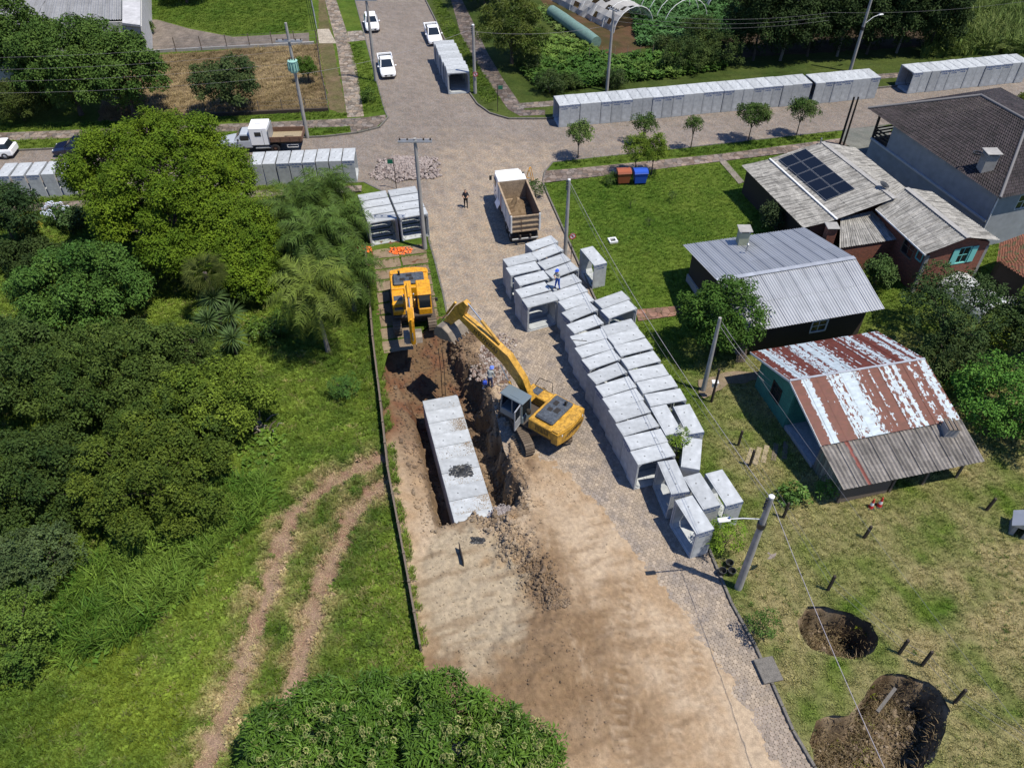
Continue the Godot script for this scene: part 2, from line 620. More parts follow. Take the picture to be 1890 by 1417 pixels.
# crawler prints: x how far inside a print lane, y the ridge across it
func tread(p: Vector2) -> Vector2:
	var best := Vector2.ZERO
	for a in [[Vector2(0.5, -6.0), 27.5, 0.0], [Vector2(-6.0, -10.0), 27.0, 1.0], [Vector2(26.0, -14.0), 19.0, 2.0]]:
		var q: Vector2 = p - a[0]
		var l: float = q.length() - a[1] + n1.get_noise_2d(p.x * 0.7 + a[2] * 9.0, p.y * 0.7) * 0.8
		for lane in [0.0, 2.5, -1.4]:
			var k: float = 1.0 - smoothstep(0.22, 0.36, absf(l - lane))
			k *= smoothstep(-0.3, 0.15, n2.get_noise_2d(p.x * 0.5 + lane * 5.0, p.y * 0.5 + a[2] * 7.0))
			if k > best.x: best = Vector2(k, clampf(sin(q.angle() * a[1] * 14.0) * 2.0, -1.0, 1.0))
	return best

func soil_colour(p: Vector2) -> Color:
	var q := p - TR_O
	var s := q.dot(TR_S)
	var t := q.dot(TR_T)
	var tan_ := Color(0.4, 0.285, 0.18)
	var pale := Color(0.5, 0.39, 0.275)
	var brown := Color(0.2, 0.13, 0.075)
	var red := Color(0.17, 0.085, 0.05)
	var grey := Color(0.42, 0.345, 0.245)
	var w := n1.get_noise_2d(p.x * 1.6, p.y * 1.6)
	var w2 := n2.get_noise_2d(p.x * 1.3, p.y * 1.3)
	var c := tan_.lerp(pale, clampf(0.42 + w * 1.3 + w2 * 1.0, 0.0, 1.0))
	# darker damp earth at the near end, and below the right lip
	var damp := smoothstep(13.0, 16.5, s + w * 3.0 + t * 0.5) * (1.0 - smoothstep(3.5, 7.0, t + w * 2.5)) * (1.0 - smoothstep(22.5, 25.5, s + w * 2.0))
	c = c.lerp(brown.lerp(tan_, 0.15), damp * 0.9)
	# grey-yellow sand spread left of the middle
	var sand := (1.0 - smoothstep(1.7, 2.5, Vector2((t + 1.3) * 0.75, (s - 15.2) * 0.5).length() + w2 * 0.6))
	c = c.lerp(grey, sand)
	# fresh red-brown earth where the second machine digs
	var fresh := 1.0 - smoothstep(1.5, 6.5, s + w * 3.0)
	c = c.lerp(red.lerp(brown, clampf(0.4 + w2 * 1.4, 0.0, 1.0)), fresh * (1.0 - smoothstep(1.5, 3.0, t)))
	# cut faces
	if t > -2.4 and t < 3.0 and s < 11.5:
		c = c.lerp(brown * 0.8, 0.75 * clampf(0.7 + w2 * 1.2, 0.0, 1.0))
	var dug := smoothstep(1.0, 1.6, t) * (1.0 - smoothstep(3.4, 5.2, t + w * 1.2)) * (1.0 - smoothstep(7.5, 11.0, s + w * 2.0))
	dug = maxf(dug, smoothstep(-4.2, -2.6, t + w) * (1.0 - smoothstep(-1.3, -1.0, t)) * (1.0 - smoothstep(6.0, 10.0, s)) * 0.7)
	c = c.lerp(Color(0.2, 0.135, 0.085), dug * clampf(0.65 + w2 * 1.3, 0.0, 1.0))
	# tread lanes press paler crumbs up
	if s > 5.0 and t > 2.2:
		c = c.lerp(pale, 0.4 * smoothstep(0.1, 0.6, n2.get_noise_2d(p.x * 3.0, p.y * 1.2)))
		var tr := tread(p)
		c = c.lerp(pale if tr.y > 0.0 else brown, tr.x * 0.3)
	# smears drawn out by the blade across the near end
	if s > 12.0: c = c.lerp(brown, 0.5 * smoothstep(0.0, 0.5, n2.get_noise_2d(p.x * 0.5 - p.y * 0.2, p.y * 2.6 + p.x * 0.8)) * (1.0 - smoothstep(6.0, 9.0, t)))
	var ochre := smoothstep(0.45, 0.75, n1.get_noise_2d(p.x * 2.2 + 40.0, p.y * 2.2))
	c = c.lerp(Color(0.36, 0.2, 0.075), ochre * 0.5)
	for pit in [pit_small, pit_large]:
		if poly_dist(p, pit) < 0.5: c = Color(0.15, 0.105, 0.065).lerp(Color(0.34, 0.26, 0.17), clampf(0.3 + w2 * 1.6, 0.0, 1.0))
	var g := 1.0 + n3.get_noise_2d(p.x * 1.7, p.y * 1.7) * 0.2
	return Color(c.r * g, c.g * g, c.b * g)

func street_colour(p: Vector2) -> Color:
	var c := mixn(p, Color(0.23, 0.198, 0.175), Color(0.29, 0.25, 0.222), 0.7, 0.7)
	# tan dust carried out of the works, thickest by the dig
	var q := p - Vector2(-1.5, -50.0)
	var d := 1.15 - smoothstep(7.0, 22.0, Vector2(q.x * 1.4, q.y * 0.75).length() + n1.get_noise_2d(p.x, p.y) * 7.0 + n2.get_noise_2d(p.x * 0.4, p.y * 2.0) * 3.0)
	var near := smoothstep(-44.0, -30.0, p.y) * 0.5 + 0.55 * (1.0 - smoothstep(0.0, 2.6, poly_dist(p, soil_area) + n2.get_noise_2d(p.x, p.y)))
	# dust lanes swung by the lorries at the crossing
	var lane := 0.0
	for l in [[Vector2(0.25, -65.39), Vector2(10.72, -70.06), Vector2(24.37, -72.62)], [Vector2(-3.71, -64.41), Vector2(-7.47, -68.46), Vector2(-12.95, -71.16)], [Vector2(-0.75, -65.39), Vector2(3.98, -71.72), Vector2(13.72, -73.08)]]:
		lane = maxf(lane, 1.0 - smoothstep(0.2, 1.5, seg_dist(p, PackedVector2Array(l)) + n2.get_noise_2d(p.x, p.y) * 0.8))
	d = clampf(maxf(maxf(d, near), lane * 0.5) * (0.75 + n2.get_noise_2d(p.x * 1.7, p.y * 1.7) * 0.9), 0.0, 1.0)
	return c.lerp(Color(0.47, 0.375, 0.275), d * 0.8)

var lush := Color(0.075, 0.135, 0.018)
var lawn_c := Color(0.13, 0.185, 0.03)
var dry := Color(0.36, 0.295, 0.155)
var mown := Color(0.2, 0.145, 0.08)

func lawn_colour(p: Vector2) -> Color:
	return mixn(p, lush, lawn_c, 1.0)

func yard_colour(p: Vector2) -> Color:    # worn grass in front of the rusty house
	var t := smoothstep(-44.0, -30.0, p.y + p.x * 0.15) * smoothstep(9.0, 15.0, p.x + n2.get_noise_2d(p.x, p.y) * 3.0) * 0.95
	t = clampf(t * (0.85 + n1.get_noise_2d(p.x * 2.0, p.y * 2.0) * 1.2 + n2.get_noise_2d(p.x * 0.9, p.y * 0.9) * 0.7), 0.0, 1.0)
	return mixn(p, lush, lawn_c, 0.8).lerp(mixn(p, dry, Color(0.25, 0.235, 0.1)), t * 0.92)

var ruts := [[Vector2(-8.09, -31.31), Vector2(-10.49, -29.83), Vector2(-12.55, -27.25), Vector2(-12.77, -23.32), Vector2(-13.04, -20.15), Vector2(-13.27, -16.78), Vector2(-13.61, -13.4)], [Vector2(-7.7, -29.42), Vector2(-9.17, -27.44), Vector2(-9.75, -24.34), Vector2(-10.19, -21.38), Vector2(-10.37, -18.41), Vector2(-10.39, -16.52), Vector2(-10.72, -13.4)]]

func rut(p: Vector2) -> float:
	var d := 9.0
	for l in ruts: d = minf(d, seg_dist(p, PackedVector2Array(l)))
	return d

func meadow_colour(p: Vector2) -> Color:
	var c := mixn(p, Color(0.062, 0.11, 0.015), Color(0.13, 0.185, 0.026), 1.0)
	var bright := 1.0 - smoothstep(1.0, 4.5, p.distance_to(Vector2(-16.54, -16.52)) + n1.get_noise_2d(p.x * 2.0, p.y * 2.0) * 5.0)
	c = c.lerp(Color(0.16, 0.205, 0.022), bright * 0.55)
	var d := rut(p) + n2.get_noise_2d(p.x * 2.0, p.y * 2.0) * 0.45 + n3.get_noise_2d(p.x, p.y) * 0.15
	var straw := 1.0 - smoothstep(0.6, 1.9, d)
	c = c.lerp(Color(0.3, 0.24, 0.12), straw * clampf(0.5 + n2.get_noise_2d(p.x, p.y) * 1.5, 0.0, 1.0))
	return c.lerp(mixn(p, Color(0.28, 0.165, 0.115), Color(0.38, 0.265, 0.19)), 1.0 - smoothstep(0.3, 0.62, d))

func meadow_height(p: Vector2) -> float:
	return 0.1 + n1.get_noise_2d(p.x, p.y) * 0.12 + n2.get_noise_2d(p.x, p.y) * 0.05 - 0.12 * (1.0 - smoothstep(0.2, 0.7, rut(p)))

func kerb(line: Array, label_free := true) -> void:
	var pts: Array = line
	var total := 0.0
	var st := MB.new()
	for k in pts.size() - 1:
		var a: Vector2 = pts[k]
		var b: Vector2 = pts[k + 1]
		var m := maxi(1, int(a.distance_to(b) / 0.9))
		for i in m:
			var p := a.lerp(b, (i + 0.015) / m)
			var q := a.lerp(b, (i + 0.985) / m)
			var j := rng.randf_range(-0.012, 0.012)
			st.bar(Vector3(p.x, 0.05 + j, p.y), Vector3(q.x, 0.05 - j, q.y), 0.14, 0.24, Vector3.UP, 0.012)
	var o := MeshInstance3D.new()
	o.name = numbered("kerb")
	o.mesh = st.mesh(M.kerb)
	add_child(o)
	o.set_meta("kind", "structure")

func build_ground() -> void:
	pit_small = rag(v2([Vector2(14.51, -20.51), Vector2(15.23, -21.29), Vector2(16.16, -21.35), Vector2(17.37, -20.95), Vector2(18.21, -20.4), Vector2(18.37, -19.53), Vector2(17.87, -18.79), Vector2(17.07, -18.43), Vector2(15.86, -18.58), Vector2(14.89, -18.95), Vector2(14.48, -19.63)]), 0.12)
	pit_large = rag(v2([Vector2(17.46, -17.41), Vector2(18.16, -17.74), Vector2(19.13, -17.65), Vector2(19.99, -17.28), Vector2(20.5, -16.81), Vector2(20.49, -15.94), Vector2(19.86, -14.93), Vector2(19.12, -14.01), Vector2(18.44, -13.39), Vector2(16.52, -12.67), Vector2(14.14, -12.67), Vector2(13.49, -13.59), Vector2(13.53, -14.55), Vector2(14.11, -15.43), Vector2(14.96, -15.82), Vector2(15.66, -15.71), Vector2(16.33, -16.22), Vector2(16.96, -16.93)]), 0.15)
	soil_area = v2([Vector2(-8.71, -41.39), Vector2(-8.97, -38.51), Vector2(-7.95, -33.55), Vector2(-6.94, -29.22), Vector2(-5.77, -25.04), Vector2(-4.74, -21.38), Vector2(-4.08, -18.55), Vector2(-3.64, -15.49), Vector2(-3.59, -11.56), Vector2(14.25, -11.56), Vector2(12.75, -13.79), Vector2(11.53, -17.04), Vector2(10.08, -20.45), Vector2(8.66, -22.99), Vector2(7.37, -25.4), Vector2(5.8, -28.02), Vector2(4.4, -30.46), Vector2(3.15, -31.53), Vector2(0.52, -34.02), Vector2(0.18, -37.46), Vector2(-0.38, -41.85), Vector2(-2.59, -45.18), Vector2(-4.57, -44.87), Vector2(-6.07, -43.63)])
	dig_hole = v2([Vector2(-8.66, -40.99), Vector2(-8.77, -37.46), Vector2(-7.22, -30.88), Vector2(-5.56, -25.4), Vector2(-4.21, -23.32), Vector2(1.87, -22.66), Vector2(1.23, -26.87), Vector2(-0.5, -32.19), Vector2(-1.44, -37.46), Vector2(-2.49, -41.85), Vector2(-4.52, -43.94), Vector2(-6.41, -43.03)])

	# the wide ground all round, open where the works and the pits are dug
	var x0 := -14.0
	var x1 := 25.0
	var z0 := -56.0
	var z1 := -7.0
	var far := func(p): return mixn(p, Color(0.05, 0.09, 0.02), Color(0.1, 0.13, 0.035), 1.0, 0.5)
	var ring := MB.new()
	var B := 700.0
	var steps := [[-B, -B, B, z0], [-B, z1, B, B], [-B, z0, x0, z1], [x1, z0, B, z1]]
	for s in steps:
		var nx := 24
		var nz := 24
		for i in nx:
			for j in nz:
				var a := Vector2(lerpf(s[0], s[2], float(i) / nx), lerpf(s[1], s[3], float(j) / nz))
				var b := Vector2(lerpf(s[0], s[2], float(i + 1) / nx), lerpf(s[1], s[3], float(j + 1) / nz))
				ring.col = far.call((a + b) / 2)
				ring.quad(Vector3(a.x, -0.08, b.y), Vector3(b.x, -0.08, b.y), Vector3(b.x, -0.08, a.y), Vector3(a.x, -0.08, a.y))
	var g := MeshInstance3D.new()
	g.name = "ground"
	g.mesh = ring.mesh(M.grass_ground)
	add_child(g)
	g.set_meta("kind", "structure")
	print("soil ", Time.get_ticks_msec())
	sheet("excavated_soil", v2([Vector2(x0, z0), Vector2(x1, z0), Vector2(x1, z1), Vector2(x0, z1)]), 0.105, soil_height, soil_colour, M.soil)
	print("street ", Time.get_ticks_msec())
	# cobbled crossing: upper street, left street, right street and the main street that is dug up
	sheet("cobbled_street", v2([Vector2(-21.5, -113.96), Vector2(-15.2, -87.11), Vector2(-13.4, -79.54), Vector2(-12.87, -77.88), Vector2(-13.5, -75.67), Vector2(-15.53, -74.48), Vector2(-18.66, -73.66), Vector2(-49.68, -70.61), Vector2(-62.11, -69.41), Vector2(-56.37, -59.77), Vector2(-45.34, -61.39), Vector2(-20.93, -63.92), Vector2(-13.54, -64.6), Vector2(-11.98, -63.25), Vector2(-7.53, -59.51), Vector2(-6.85, -54.99), Vector2(-6.16, -52.13), Vector2(-5.01, -46.8), Vector2(-3.48, -38.51), Vector2(-1.48, -30.88), Vector2(1.27, -21.69), Vector2(2.93, -16.26), Vector2(4.06, -11.56), Vector2(14.25, -11.56), Vector2(13.44, -13.4), Vector2(12.9, -15.02), Vector2(12.49, -17.18), Vector2(12.09, -19.21), Vector2(11.4, -21.53), Vector2(10.3, -28.0), Vector2(5.3, -52.0), Vector2(3.1, -63.0), Vector2(2.83, -64.6), Vector2(3.08, -66.59), Vector2(3.86, -68.35), Vector2(10.27, -69.74), Vector2(32.97, -74.83), Vector2(54.76, -80.19), Vector2(81.38, -85.66), Vector2(88.76, -96.6), Vector2(58.49, -89.35), Vector2(40.58, -85.23), Vector2(3.42, -77.63), Vector2(-0.34, -77.63), Vector2(-2.27, -78.89), Vector2(-3.7, -81.11), Vector2(-4.61, -83.82), Vector2(-9.81, -105.71), Vector2(-11.86, -113.96), Vector2(-16.11, -131), Vector2(-25.86, -131)]), 0.45, lvl(0.0), street_colour, M.cobble, [dig_hole])
	print("blocks ", Time.get_ticks_msec())
	# north-west block: mown lot, lawn, pavements
	var nw := v2([Vector2(-21.5, -113.96), Vector2(-15.2, -87.11), Vector2(-13.4, -79.54), Vector2(-12.87, -77.88), Vector2(-13.5, -75.67), Vector2(-15.53, -74.48), Vector2(-18.66, -73.66), Vector2(-49.68, -70.61), Vector2(-62.11, -69.41), Vector2(-97.16, -128.33), Vector2(-25.45, -128.33)])
	sheet("north_west_verge", nw, 0.7, lvl(0.12), lawn_colour, M.grass_ground, [], 0.2)
	sheet("mown_lot", rag(v2([Vector2(-42.91, -94.25), Vector2(-23.76, -97.98), Vector2(-19.33, -79.54), Vector2(-34.41, -77.76), Vector2(-42.61, -76.89), Vector2(-47.57, -93.28)]), 0.3), 0.5, lvl(0.126), func(p): return mixn(p, mown, Color(0.25, 0.185, 0.105)), M.grass_ground)
	sheet("earth_strip", rag(v2([Vector2(-26.47, -113.96), Vector2(-25.66, -113.96), Vector2(-17.25, -78.64), Vector2(-19.16, -79.54), Vector2(-23.63, -97.98)]), 0.25), 0.5, lvl(0.128), func(p): return mixn(p, Color(0.22, 0.16, 0.1), Color(0.13, 0.13, 0.05)), M.grass_ground)
	sheet("driveway", v2([Vector2(-47.97, -106.1), Vector2(-46.01, -106.1), Vector2(-40.83, -102.85), Vector2(-34.63, -100.1), Vector2(-25.49, -101.55), Vector2(-24.82, -98.33), Vector2(-34.35, -96.43), Vector2(-42.58, -95.58), Vector2(-44.2, -96.94)]), 0.6, lvl(0.132), func(p): return mixn(p, Color(0.17, 0.145, 0.125), Color(0.24, 0.2, 0.165)), M.slab)
	sheet("pavement", v2([Vector2(-64.29, -73.08), Vector2(-51.44, -74.36), Vector2(-35.53, -75.67), Vector2(-17.08, -77.51), Vector2(-15.32, -77.76), Vector2(-13.15, -78.39), Vector2(-13.03, -77.38), Vector2(-13.77, -75.67), Vector2(-16.17, -74.36), Vector2(-16.49, -75.79), Vector2(-21.14, -75.31), Vector2(-50.62, -72.62), Vector2(-63.35, -71.49)]), 0.6, lvl(0.136), func(p): return mixn(p, Color(0.2, 0.165, 0.14), Color(0.27, 0.225, 0.19)), M.flag)
	sheet("pavement", v2([Vector2(-28.09, -125.75), Vector2(-25.66, -113.96), Vector2(-21.16, -96.6), Vector2(-17.06, -77.76), Vector2(-15.36, -78.01), Vector2(-17.81, -90.12), Vector2(-20.79, -101.92), Vector2(-24.1, -113.96), Vector2(-26.65, -125.75)]), 0.6, lvl(0.14), func(p): return mixn(p, Color(0.25, 0.205, 0.165), Color(0.32, 0.265, 0.21)), M.flag)
	sheet("pavement", v2([Vector2(-20.72, -101.92), Vector2(-18.93, -102.29), Vector2(-17.95, -99.03), Vector2(-19.94, -98.5)]), 0.6, lvl(0.144), func(p): return mixn(p, Color(0.3, 0.26, 0.22), Color(0.36, 0.31, 0.26)), M.flag)
	sheet("concrete_apron", v2([Vector2(-24.67, -102.66), Vector2(-23.19, -102.85), Vector2(-21.45, -97.98), Vector2(-23.56, -97.98)]), 0.6, lvl(0.142), func(p): return mixn(p, Color(0.42, 0.36, 0.28), Color(0.5, 0.44, 0.36)), M.slab)
	# north-east block: verge, pavement, market garden
	var ne := v2([Vector2(-11.86, -113.96), Vector2(-9.81, -105.71), Vector2(-4.61, -83.82), Vector2(-3.7, -81.11), Vector2(-2.27, -78.89), Vector2(-0.34, -77.63), Vector2(3.42, -77.63), Vector2(40.58, -85.23), Vector2(58.49, -89.35), Vector2(88.76, -96.6), Vector2(110.17, -128.33), Vector2(-15.85, -128.33)])
	sheet("north_east_verge", ne, 0.8, lvl(0.12), func(p): return mixn(p, Color(0.045, 0.075, 0.016), Color(0.09, 0.12, 0.03)), M.grass_ground, [], 0.2)
	sheet("garden_soil", rag(v2([Vector2(4.05, -112.88), Vector2(7.68, -99.21), Vector2(11.89, -94.09), Vector2(19.63, -98.68), Vector2(31.01, -101.92), Vector2(39.98, -109.72), Vector2(42.93, -123.25), Vector2(3.15, -123.25)]), 0.4), 0.7, lvl(0.127), func(p): return mixn(p, Color(0.13, 0.075, 0.045), Color(0.06, 0.06, 0.022)), M.soil)
	sheet("wood_floor", rag(v2([Vector2(24.58, -93.28), Vector2(49.59, -96.94), Vector2(63.8, -99.21), Vector2(76.42, -125.75), Vector2(30.81, -125.75)]), 0.5), 0.8, lvl(0.13), func(p): return mixn(p, Color(0.05, 0.038, 0.026), Color(0.1, 0.075, 0.05)), M.soil)
	sheet("pavement", v2([Vector2(-9.84, -125.75), Vector2(-8.38, -113.96), Vector2(-6.43, -101), Vector2(-4.1, -91.68), Vector2(-1.78, -83.96), Vector2(-0.4, -79.67), Vector2(0.84, -78.13), Vector2(3.44, -78.39), Vector2(3.48, -79.54), Vector2(1.31, -79.54), Vector2(-0.91, -87.11), Vector2(-2.91, -94.92), Vector2(-5.11, -105.71), Vector2(-6.9, -113.96), Vector2(-8.24, -125.75)]), 0.6, lvl(0.136), func(p): return mixn(p, Color(0.14, 0.115, 0.1), Color(0.2, 0.165, 0.145)), M.flag)
	sheet("pavement", v2([Vector2(0.4, -81.11), Vector2(9.07, -82.59), Vector2(42.25, -88.89), Vector2(60.37, -91.99), Vector2(59.77, -90.73), Vector2(41.79, -87.55), Vector2(8.98, -81.37), Vector2(0.74, -79.8)]), 0.6, lvl(0.14), func(p): return mixn(p, Color(0.19, 0.16, 0.14), Color(0.25, 0.21, 0.18)), M.flag)
	# south-east block: lawns and yards, open at the two pits
	var se := v2([Vector2(13.44, -13.4), Vector2(12.9, -15.02), Vector2(12.49, -17.18), Vector2(12.09, -19.21), Vector2(11.4, -21.53), Vector2(10.3, -28.0), Vector2(5.3, -52.0), Vector2(3.1, -63.0), Vector2(2.83, -64.6), Vector2(3.08, -66.59), Vector2(3.86, -68.35), Vector2(10.27, -69.74), Vector2(32.97, -74.83), Vector2(54.76, -80.19), Vector2(81.38, -85.66), Vector2(56.1, -29.22), Vector2(36.04, -11.56), Vector2(14.25, -11.56)])
	sheet("lawn", se, 0.3, func(p): return 0.12 + n1.get_noise_2d(p.x, p.y) * 0.05, yard_colour, M.grass_ground, [pit_small, pit_large], 0.2)
	sheet("pavement", v2([Vector2(3.19, -66.59), Vector2(5.84, -67), Vector2(20.09, -69.84), Vector2(33.12, -73.19), Vector2(53.9, -78.39), Vector2(52.84, -76.15), Vector2(32.6, -71.49), Vector2(25.29, -69.74), Vector2(19.7, -68.35), Vector2(15.01, -67.21), Vector2(2.72, -64.31)]), 0.6, lvl(0.19), func(p): return mixn(p, Color(0.22, 0.175, 0.15), Color(0.28, 0.225, 0.19)), M.flag)
	sheet("pavement", v2([Vector2(19.69, -68.29), Vector2(20.3, -68.58), Vector2(21.24, -64.52), Vector2(20.65, -64.13)]), 0.6, lvl(0.195), func(p): return mixn(p, Color(0.25, 0.22, 0.19), Color(0.3, 0.26, 0.22)), M.slab)
	sheet("gravel_yard", rag(v2([Vector2(32.6, -72.36), Vector2(33.37, -74.92), Vector2(38.92, -75.94), Vector2(36.32, -71.6), Vector2(35.21, -69.37), Vector2(33.86, -69.01)]), 0.2), 0.5, lvl(0.2), func(p): return mixn(p, Color(0.14, 0.15, 0.135), Color(0.22, 0.22, 0.2)), M.soil)
	sheet("brick_path", v2([Vector2(9.13, -45.82), Vector2(12.54, -46.27), Vector2(12.66, -45.25), Vector2(9.22, -44.49)]), 0.5, lvl(0.2), func(p): return mixn(p, Color(0.27, 0.15, 0.11), Color(0.34, 0.2, 0.15)), M.flag)
	sheet("earth_path", rag(v2([Vector2(12.58, -38.25), Vector2(14.56, -39.05), Vector2(17.51, -39.05), Vector2(16.95, -38.25), Vector2(14.51, -37.88), Vector2(12.62, -36.44), Vector2(12.36, -36.95)]), 0.2), 0.4, lvl(0.2), func(p): return mixn(p, Color(0.27, 0.21, 0.15), Color(0.2, 0.17, 0.1)), M.soil)
	# south-west block: meadow with wheel ruts, and the verge and pavement by the left street
	var sw := v2([Vector2(-13.54, -64.6), Vector2(-20.93, -63.92), Vector2(-45.34, -61.39), Vector2(-56.37, -59.77), Vector2(-56.13, -33.55), Vector2(-28.85, -11.56), Vector2(-3.24, -11.56), Vector2(-3.9, -15.49), Vector2(-4.37, -18.55), Vector2(-4.5, -18.84), Vector2(-5.79, -24), Vector2(-7.38, -30.04), Vector2(-8.45, -35.45), Vector2(-9.79, -41.85), Vector2(-11.75, -52.43), Vector2(-13.6, -61.57)])
	sheet("meadow", sw, 0.3, meadow_height, meadow_colour, M.grass_ground, [], 0.4)
	sheet("pavement", v2([Vector2(-55.75, -58.72), Vector2(-44.83, -60.3), Vector2(-20.75, -63.06), Vector2(-13.61, -63.73), Vector2(-13.47, -62.69), Vector2(-20.51, -61.94), Vector2(-44.25, -59.07), Vector2(-54.94, -57.36)]), 0.6, lvl(0.29), func(p): return mixn(p, Color(0.2, 0.16, 0.14), Color(0.27, 0.22, 0.19)), M.flag)
	# strip beside the main street: earth panels framed by grass
	var strip := v2([Vector2(-13.54, -64.6), Vector2(-11.98, -63.25), Vector2(-7.53, -59.51), Vector2(-6.85, -54.99), Vector2(-6.16, -52.13), Vector2(-5.23, -47.8), Vector2(-4.54, -44.25), Vector2(-6.09, -43.94), Vector2(-8.66, -40.99), Vector2(-8.82, -38.51), Vector2(-8.45, -35.45), Vector2(-9.79, -41.85), Vector2(-11.75, -52.43), Vector2(-13.6, -61.57)])
	sheet("street_strip", strip, 0.3, lvl(0.12), lawn_colour, M.grass_ground, [], 0.15)
	var panels := 0
	for row in 9:
		for side in 2:
			var v0 := -53.6 + row * 1.42 + (1.42 * 0.0)
			var xa := lerpf(-11.35, -9.2, row / 8.0)
			var a := Vector2(xa + side * 2.15, v0 - side * 0.5)
			if row > 6 and side == 1: continue
			var q := v2([a, a + Vector2(2.0, -0.45), a + Vector2(2.27, 0.8), a + Vector2(0.27, 1.22)])
			var o := sheet("earth_panel", rag(q, 0.07, 0.4), 0.3, lvl(0.15), func(p): return mixn(p, Color(0.24, 0.175, 0.12), Color(0.32, 0.25, 0.175)), M.soil, [], 0.0)
			panels += 1
	# kerbs
	kerb([Vector2(-25.45, -128.33), Vector2(-21.5, -113.96), Vector2(-15.2, -87.11), Vector2(-13.4, -79.54), Vector2(-12.87, -77.88), Vector2(-13.5, -75.67), Vector2(-15.53, -74.48), Vector2(-18.66, -73.66), Vector2(-49.68, -70.61), Vector2(-57.15, -69.84)])
	kerb([Vector2(-14.8, -125.75), Vector2(-11.86, -113.96), Vector2(-9.81, -105.71), Vector2(-4.61, -83.82), Vector2(-3.7, -81.11), Vector2(-2.27, -78.89), Vector2(-0.34, -77.63), Vector2(3.42, -77.63), Vector2(40.58, -85.23), Vector2(58.49, -89.35), Vector2(73.56, -92.95)])
	kerb([Vector2(14.25, -11.56), Vector2(13.44, -13.4), Vector2(12.9, -15.02), Vector2(12.49, -17.18), Vector2(12.09, -19.21), Vector2(11.4, -21.53), Vector2(10.3, -28.0), Vector2(5.3, -52.0), Vector2(3.1, -63.0), Vector2(2.83, -64.6), Vector2(3.08, -66.59), Vector2(3.86, -68.35), Vector2(10.27, -69.74), Vector2(32.97, -74.83), Vector2(54.76, -80.19)])
	kerb([Vector2(-52, -60.39), Vector2(-45.34, -61.39), Vector2(-20.93, -63.92), Vector2(-13.54, -64.6), Vector2(-11.98, -63.25), Vector2(-7.53, -59.51), Vector2(-6.85, -54.99), Vector2(-6.16, -52.13), Vector2(-5.23, -47.8), Vector2(-4.75, -45.18)])

# ---------- box culverts ----------
const CW := 2.38     # width
const CH := 2.3      # height
const CL := 1.06     # length along the flow

func culvert_shell(tint: float) -> MB:
	var st := MB.new()
	st.col = Color(tint, tint, tint)
	var w := CW / 2
	var r := 0.02
	var rings := []
	# [z, outer inset, use inner]
	var outer := func(ins: float, z: float):
		var a := w - ins
		var t := CH - ins
		var bt := ins
		var q := r
		return [Vector3(-a + q, bt, z), Vector3(a - q, bt, z), Vector3(a, bt + q, z), Vector3(a, t - q, z), Vector3(a - q, t, z), Vector3(-a + q, t, z), Vector3(-a, t - q, z), Vector3(-a, bt + q, z)]
	var inner := func(wall: float, z: float):
		var a := w - wall
		var t := CH - wall
		var bt := wall
		var q := 0.2
		return [Vector3(-a + q, bt, z), Vector3(a - q, bt, z), Vector3(a, bt + q, z), Vector3(a, t - q, z), Vector3(a - q, t, z), Vector3(-a + q, t, z), Vector3(-a, t - q, z), Vector3(-a, bt + q, z)]
	var L := CL / 2
	rings = [outer.call(0.0, -L), outer.call(0.0, L - 0.09), outer.call(0.012, L - 0.085), outer.call(0.012, L - 0.075), outer.call(0.0, L - 0.07), outer.call(0.0, L), inner.call(0.07, L), inner.call(0.075, L - 0.07), inner.call(0.16, L - 0.07), inner.call(0.16, -L), outer.call(0.0, -L)]
	for k in rings.size() - 1:
		for i in 8:
			var j := (i + 1) % 8
			st.quad(rings[k][i], rings[k][j], rings[k + 1][j], rings[k + 1][i])
	return st

func make_culvert(tint: float, lettered: int) -> Node3D:
	var o := Node3D.new()
	part("shell", culvert_shell(tint), o, M.concrete)
	for s in [-1, 1]:
		part("lifting_socket", MB.new().lathe([Vector2(0.05, 0.0), Vector2(0.045, 0.008), Vector2(0.028, 0.008), Vector2(0.022, -0.03), Vector2(0.0, -0.03)], 8, T(Vector3(s * 0.55, CH, 0.05))), o, M.dark)
	# seam lines left by the mould on the closed sides
	for s in [-1, 1]:
		for y in [0.82, 1.5]: part("mould_seam", MB.new().b(Vector3(s * (CW / 2 + 0.001), y, -0.03), Vector3(0.008, 0.014, 0.86)), o, M.concrete)
	if lettered:
		for sd in ([-1] if lettered == 1 else [-1, 1]):
			for line in [["CONCRETOS", 0.17, 1.0, 2.17], ["54 3462-1990", 0.1, 0.72, 1.93]]:
				var tm: TextMesh = text_mesh(line[0], line[1], line[2], M.stencil)
				var m := part("stencil_lettering", tm, o)
				m.position = Vector3(sd * (CW / 2 + 0.004), line[3] - 0.02, 0.0)
				m.rotation.y = sd * PI / 2
				m.scale = Vector3(1.05, 1.55, 1)
	return o

var text_cache := {}
func text_mesh(s: String, size: float, width: float, m: Material, depth := 0.006) -> TextMesh:
	var key := "%s %f %f %s" % [s, size, width, m.resource_name]
	if text_cache.has(key): return text_cache[key]
	var tm := TextMesh.new()
	var f := SystemFont.new()
	f.font_names = PackedStringArray(["Droid Sans"])
	f.font_weight = 700
	tm.font = f
	tm.text = s
	tm.font_size = 32
	tm.depth = depth
	tm.curve_step = 4.0
	tm.pixel_size = width / (32.0 * 0.6 * s.length())
	tm.material = m
	text_cache[key] = tm
	return tm

var culvert_kinds := []

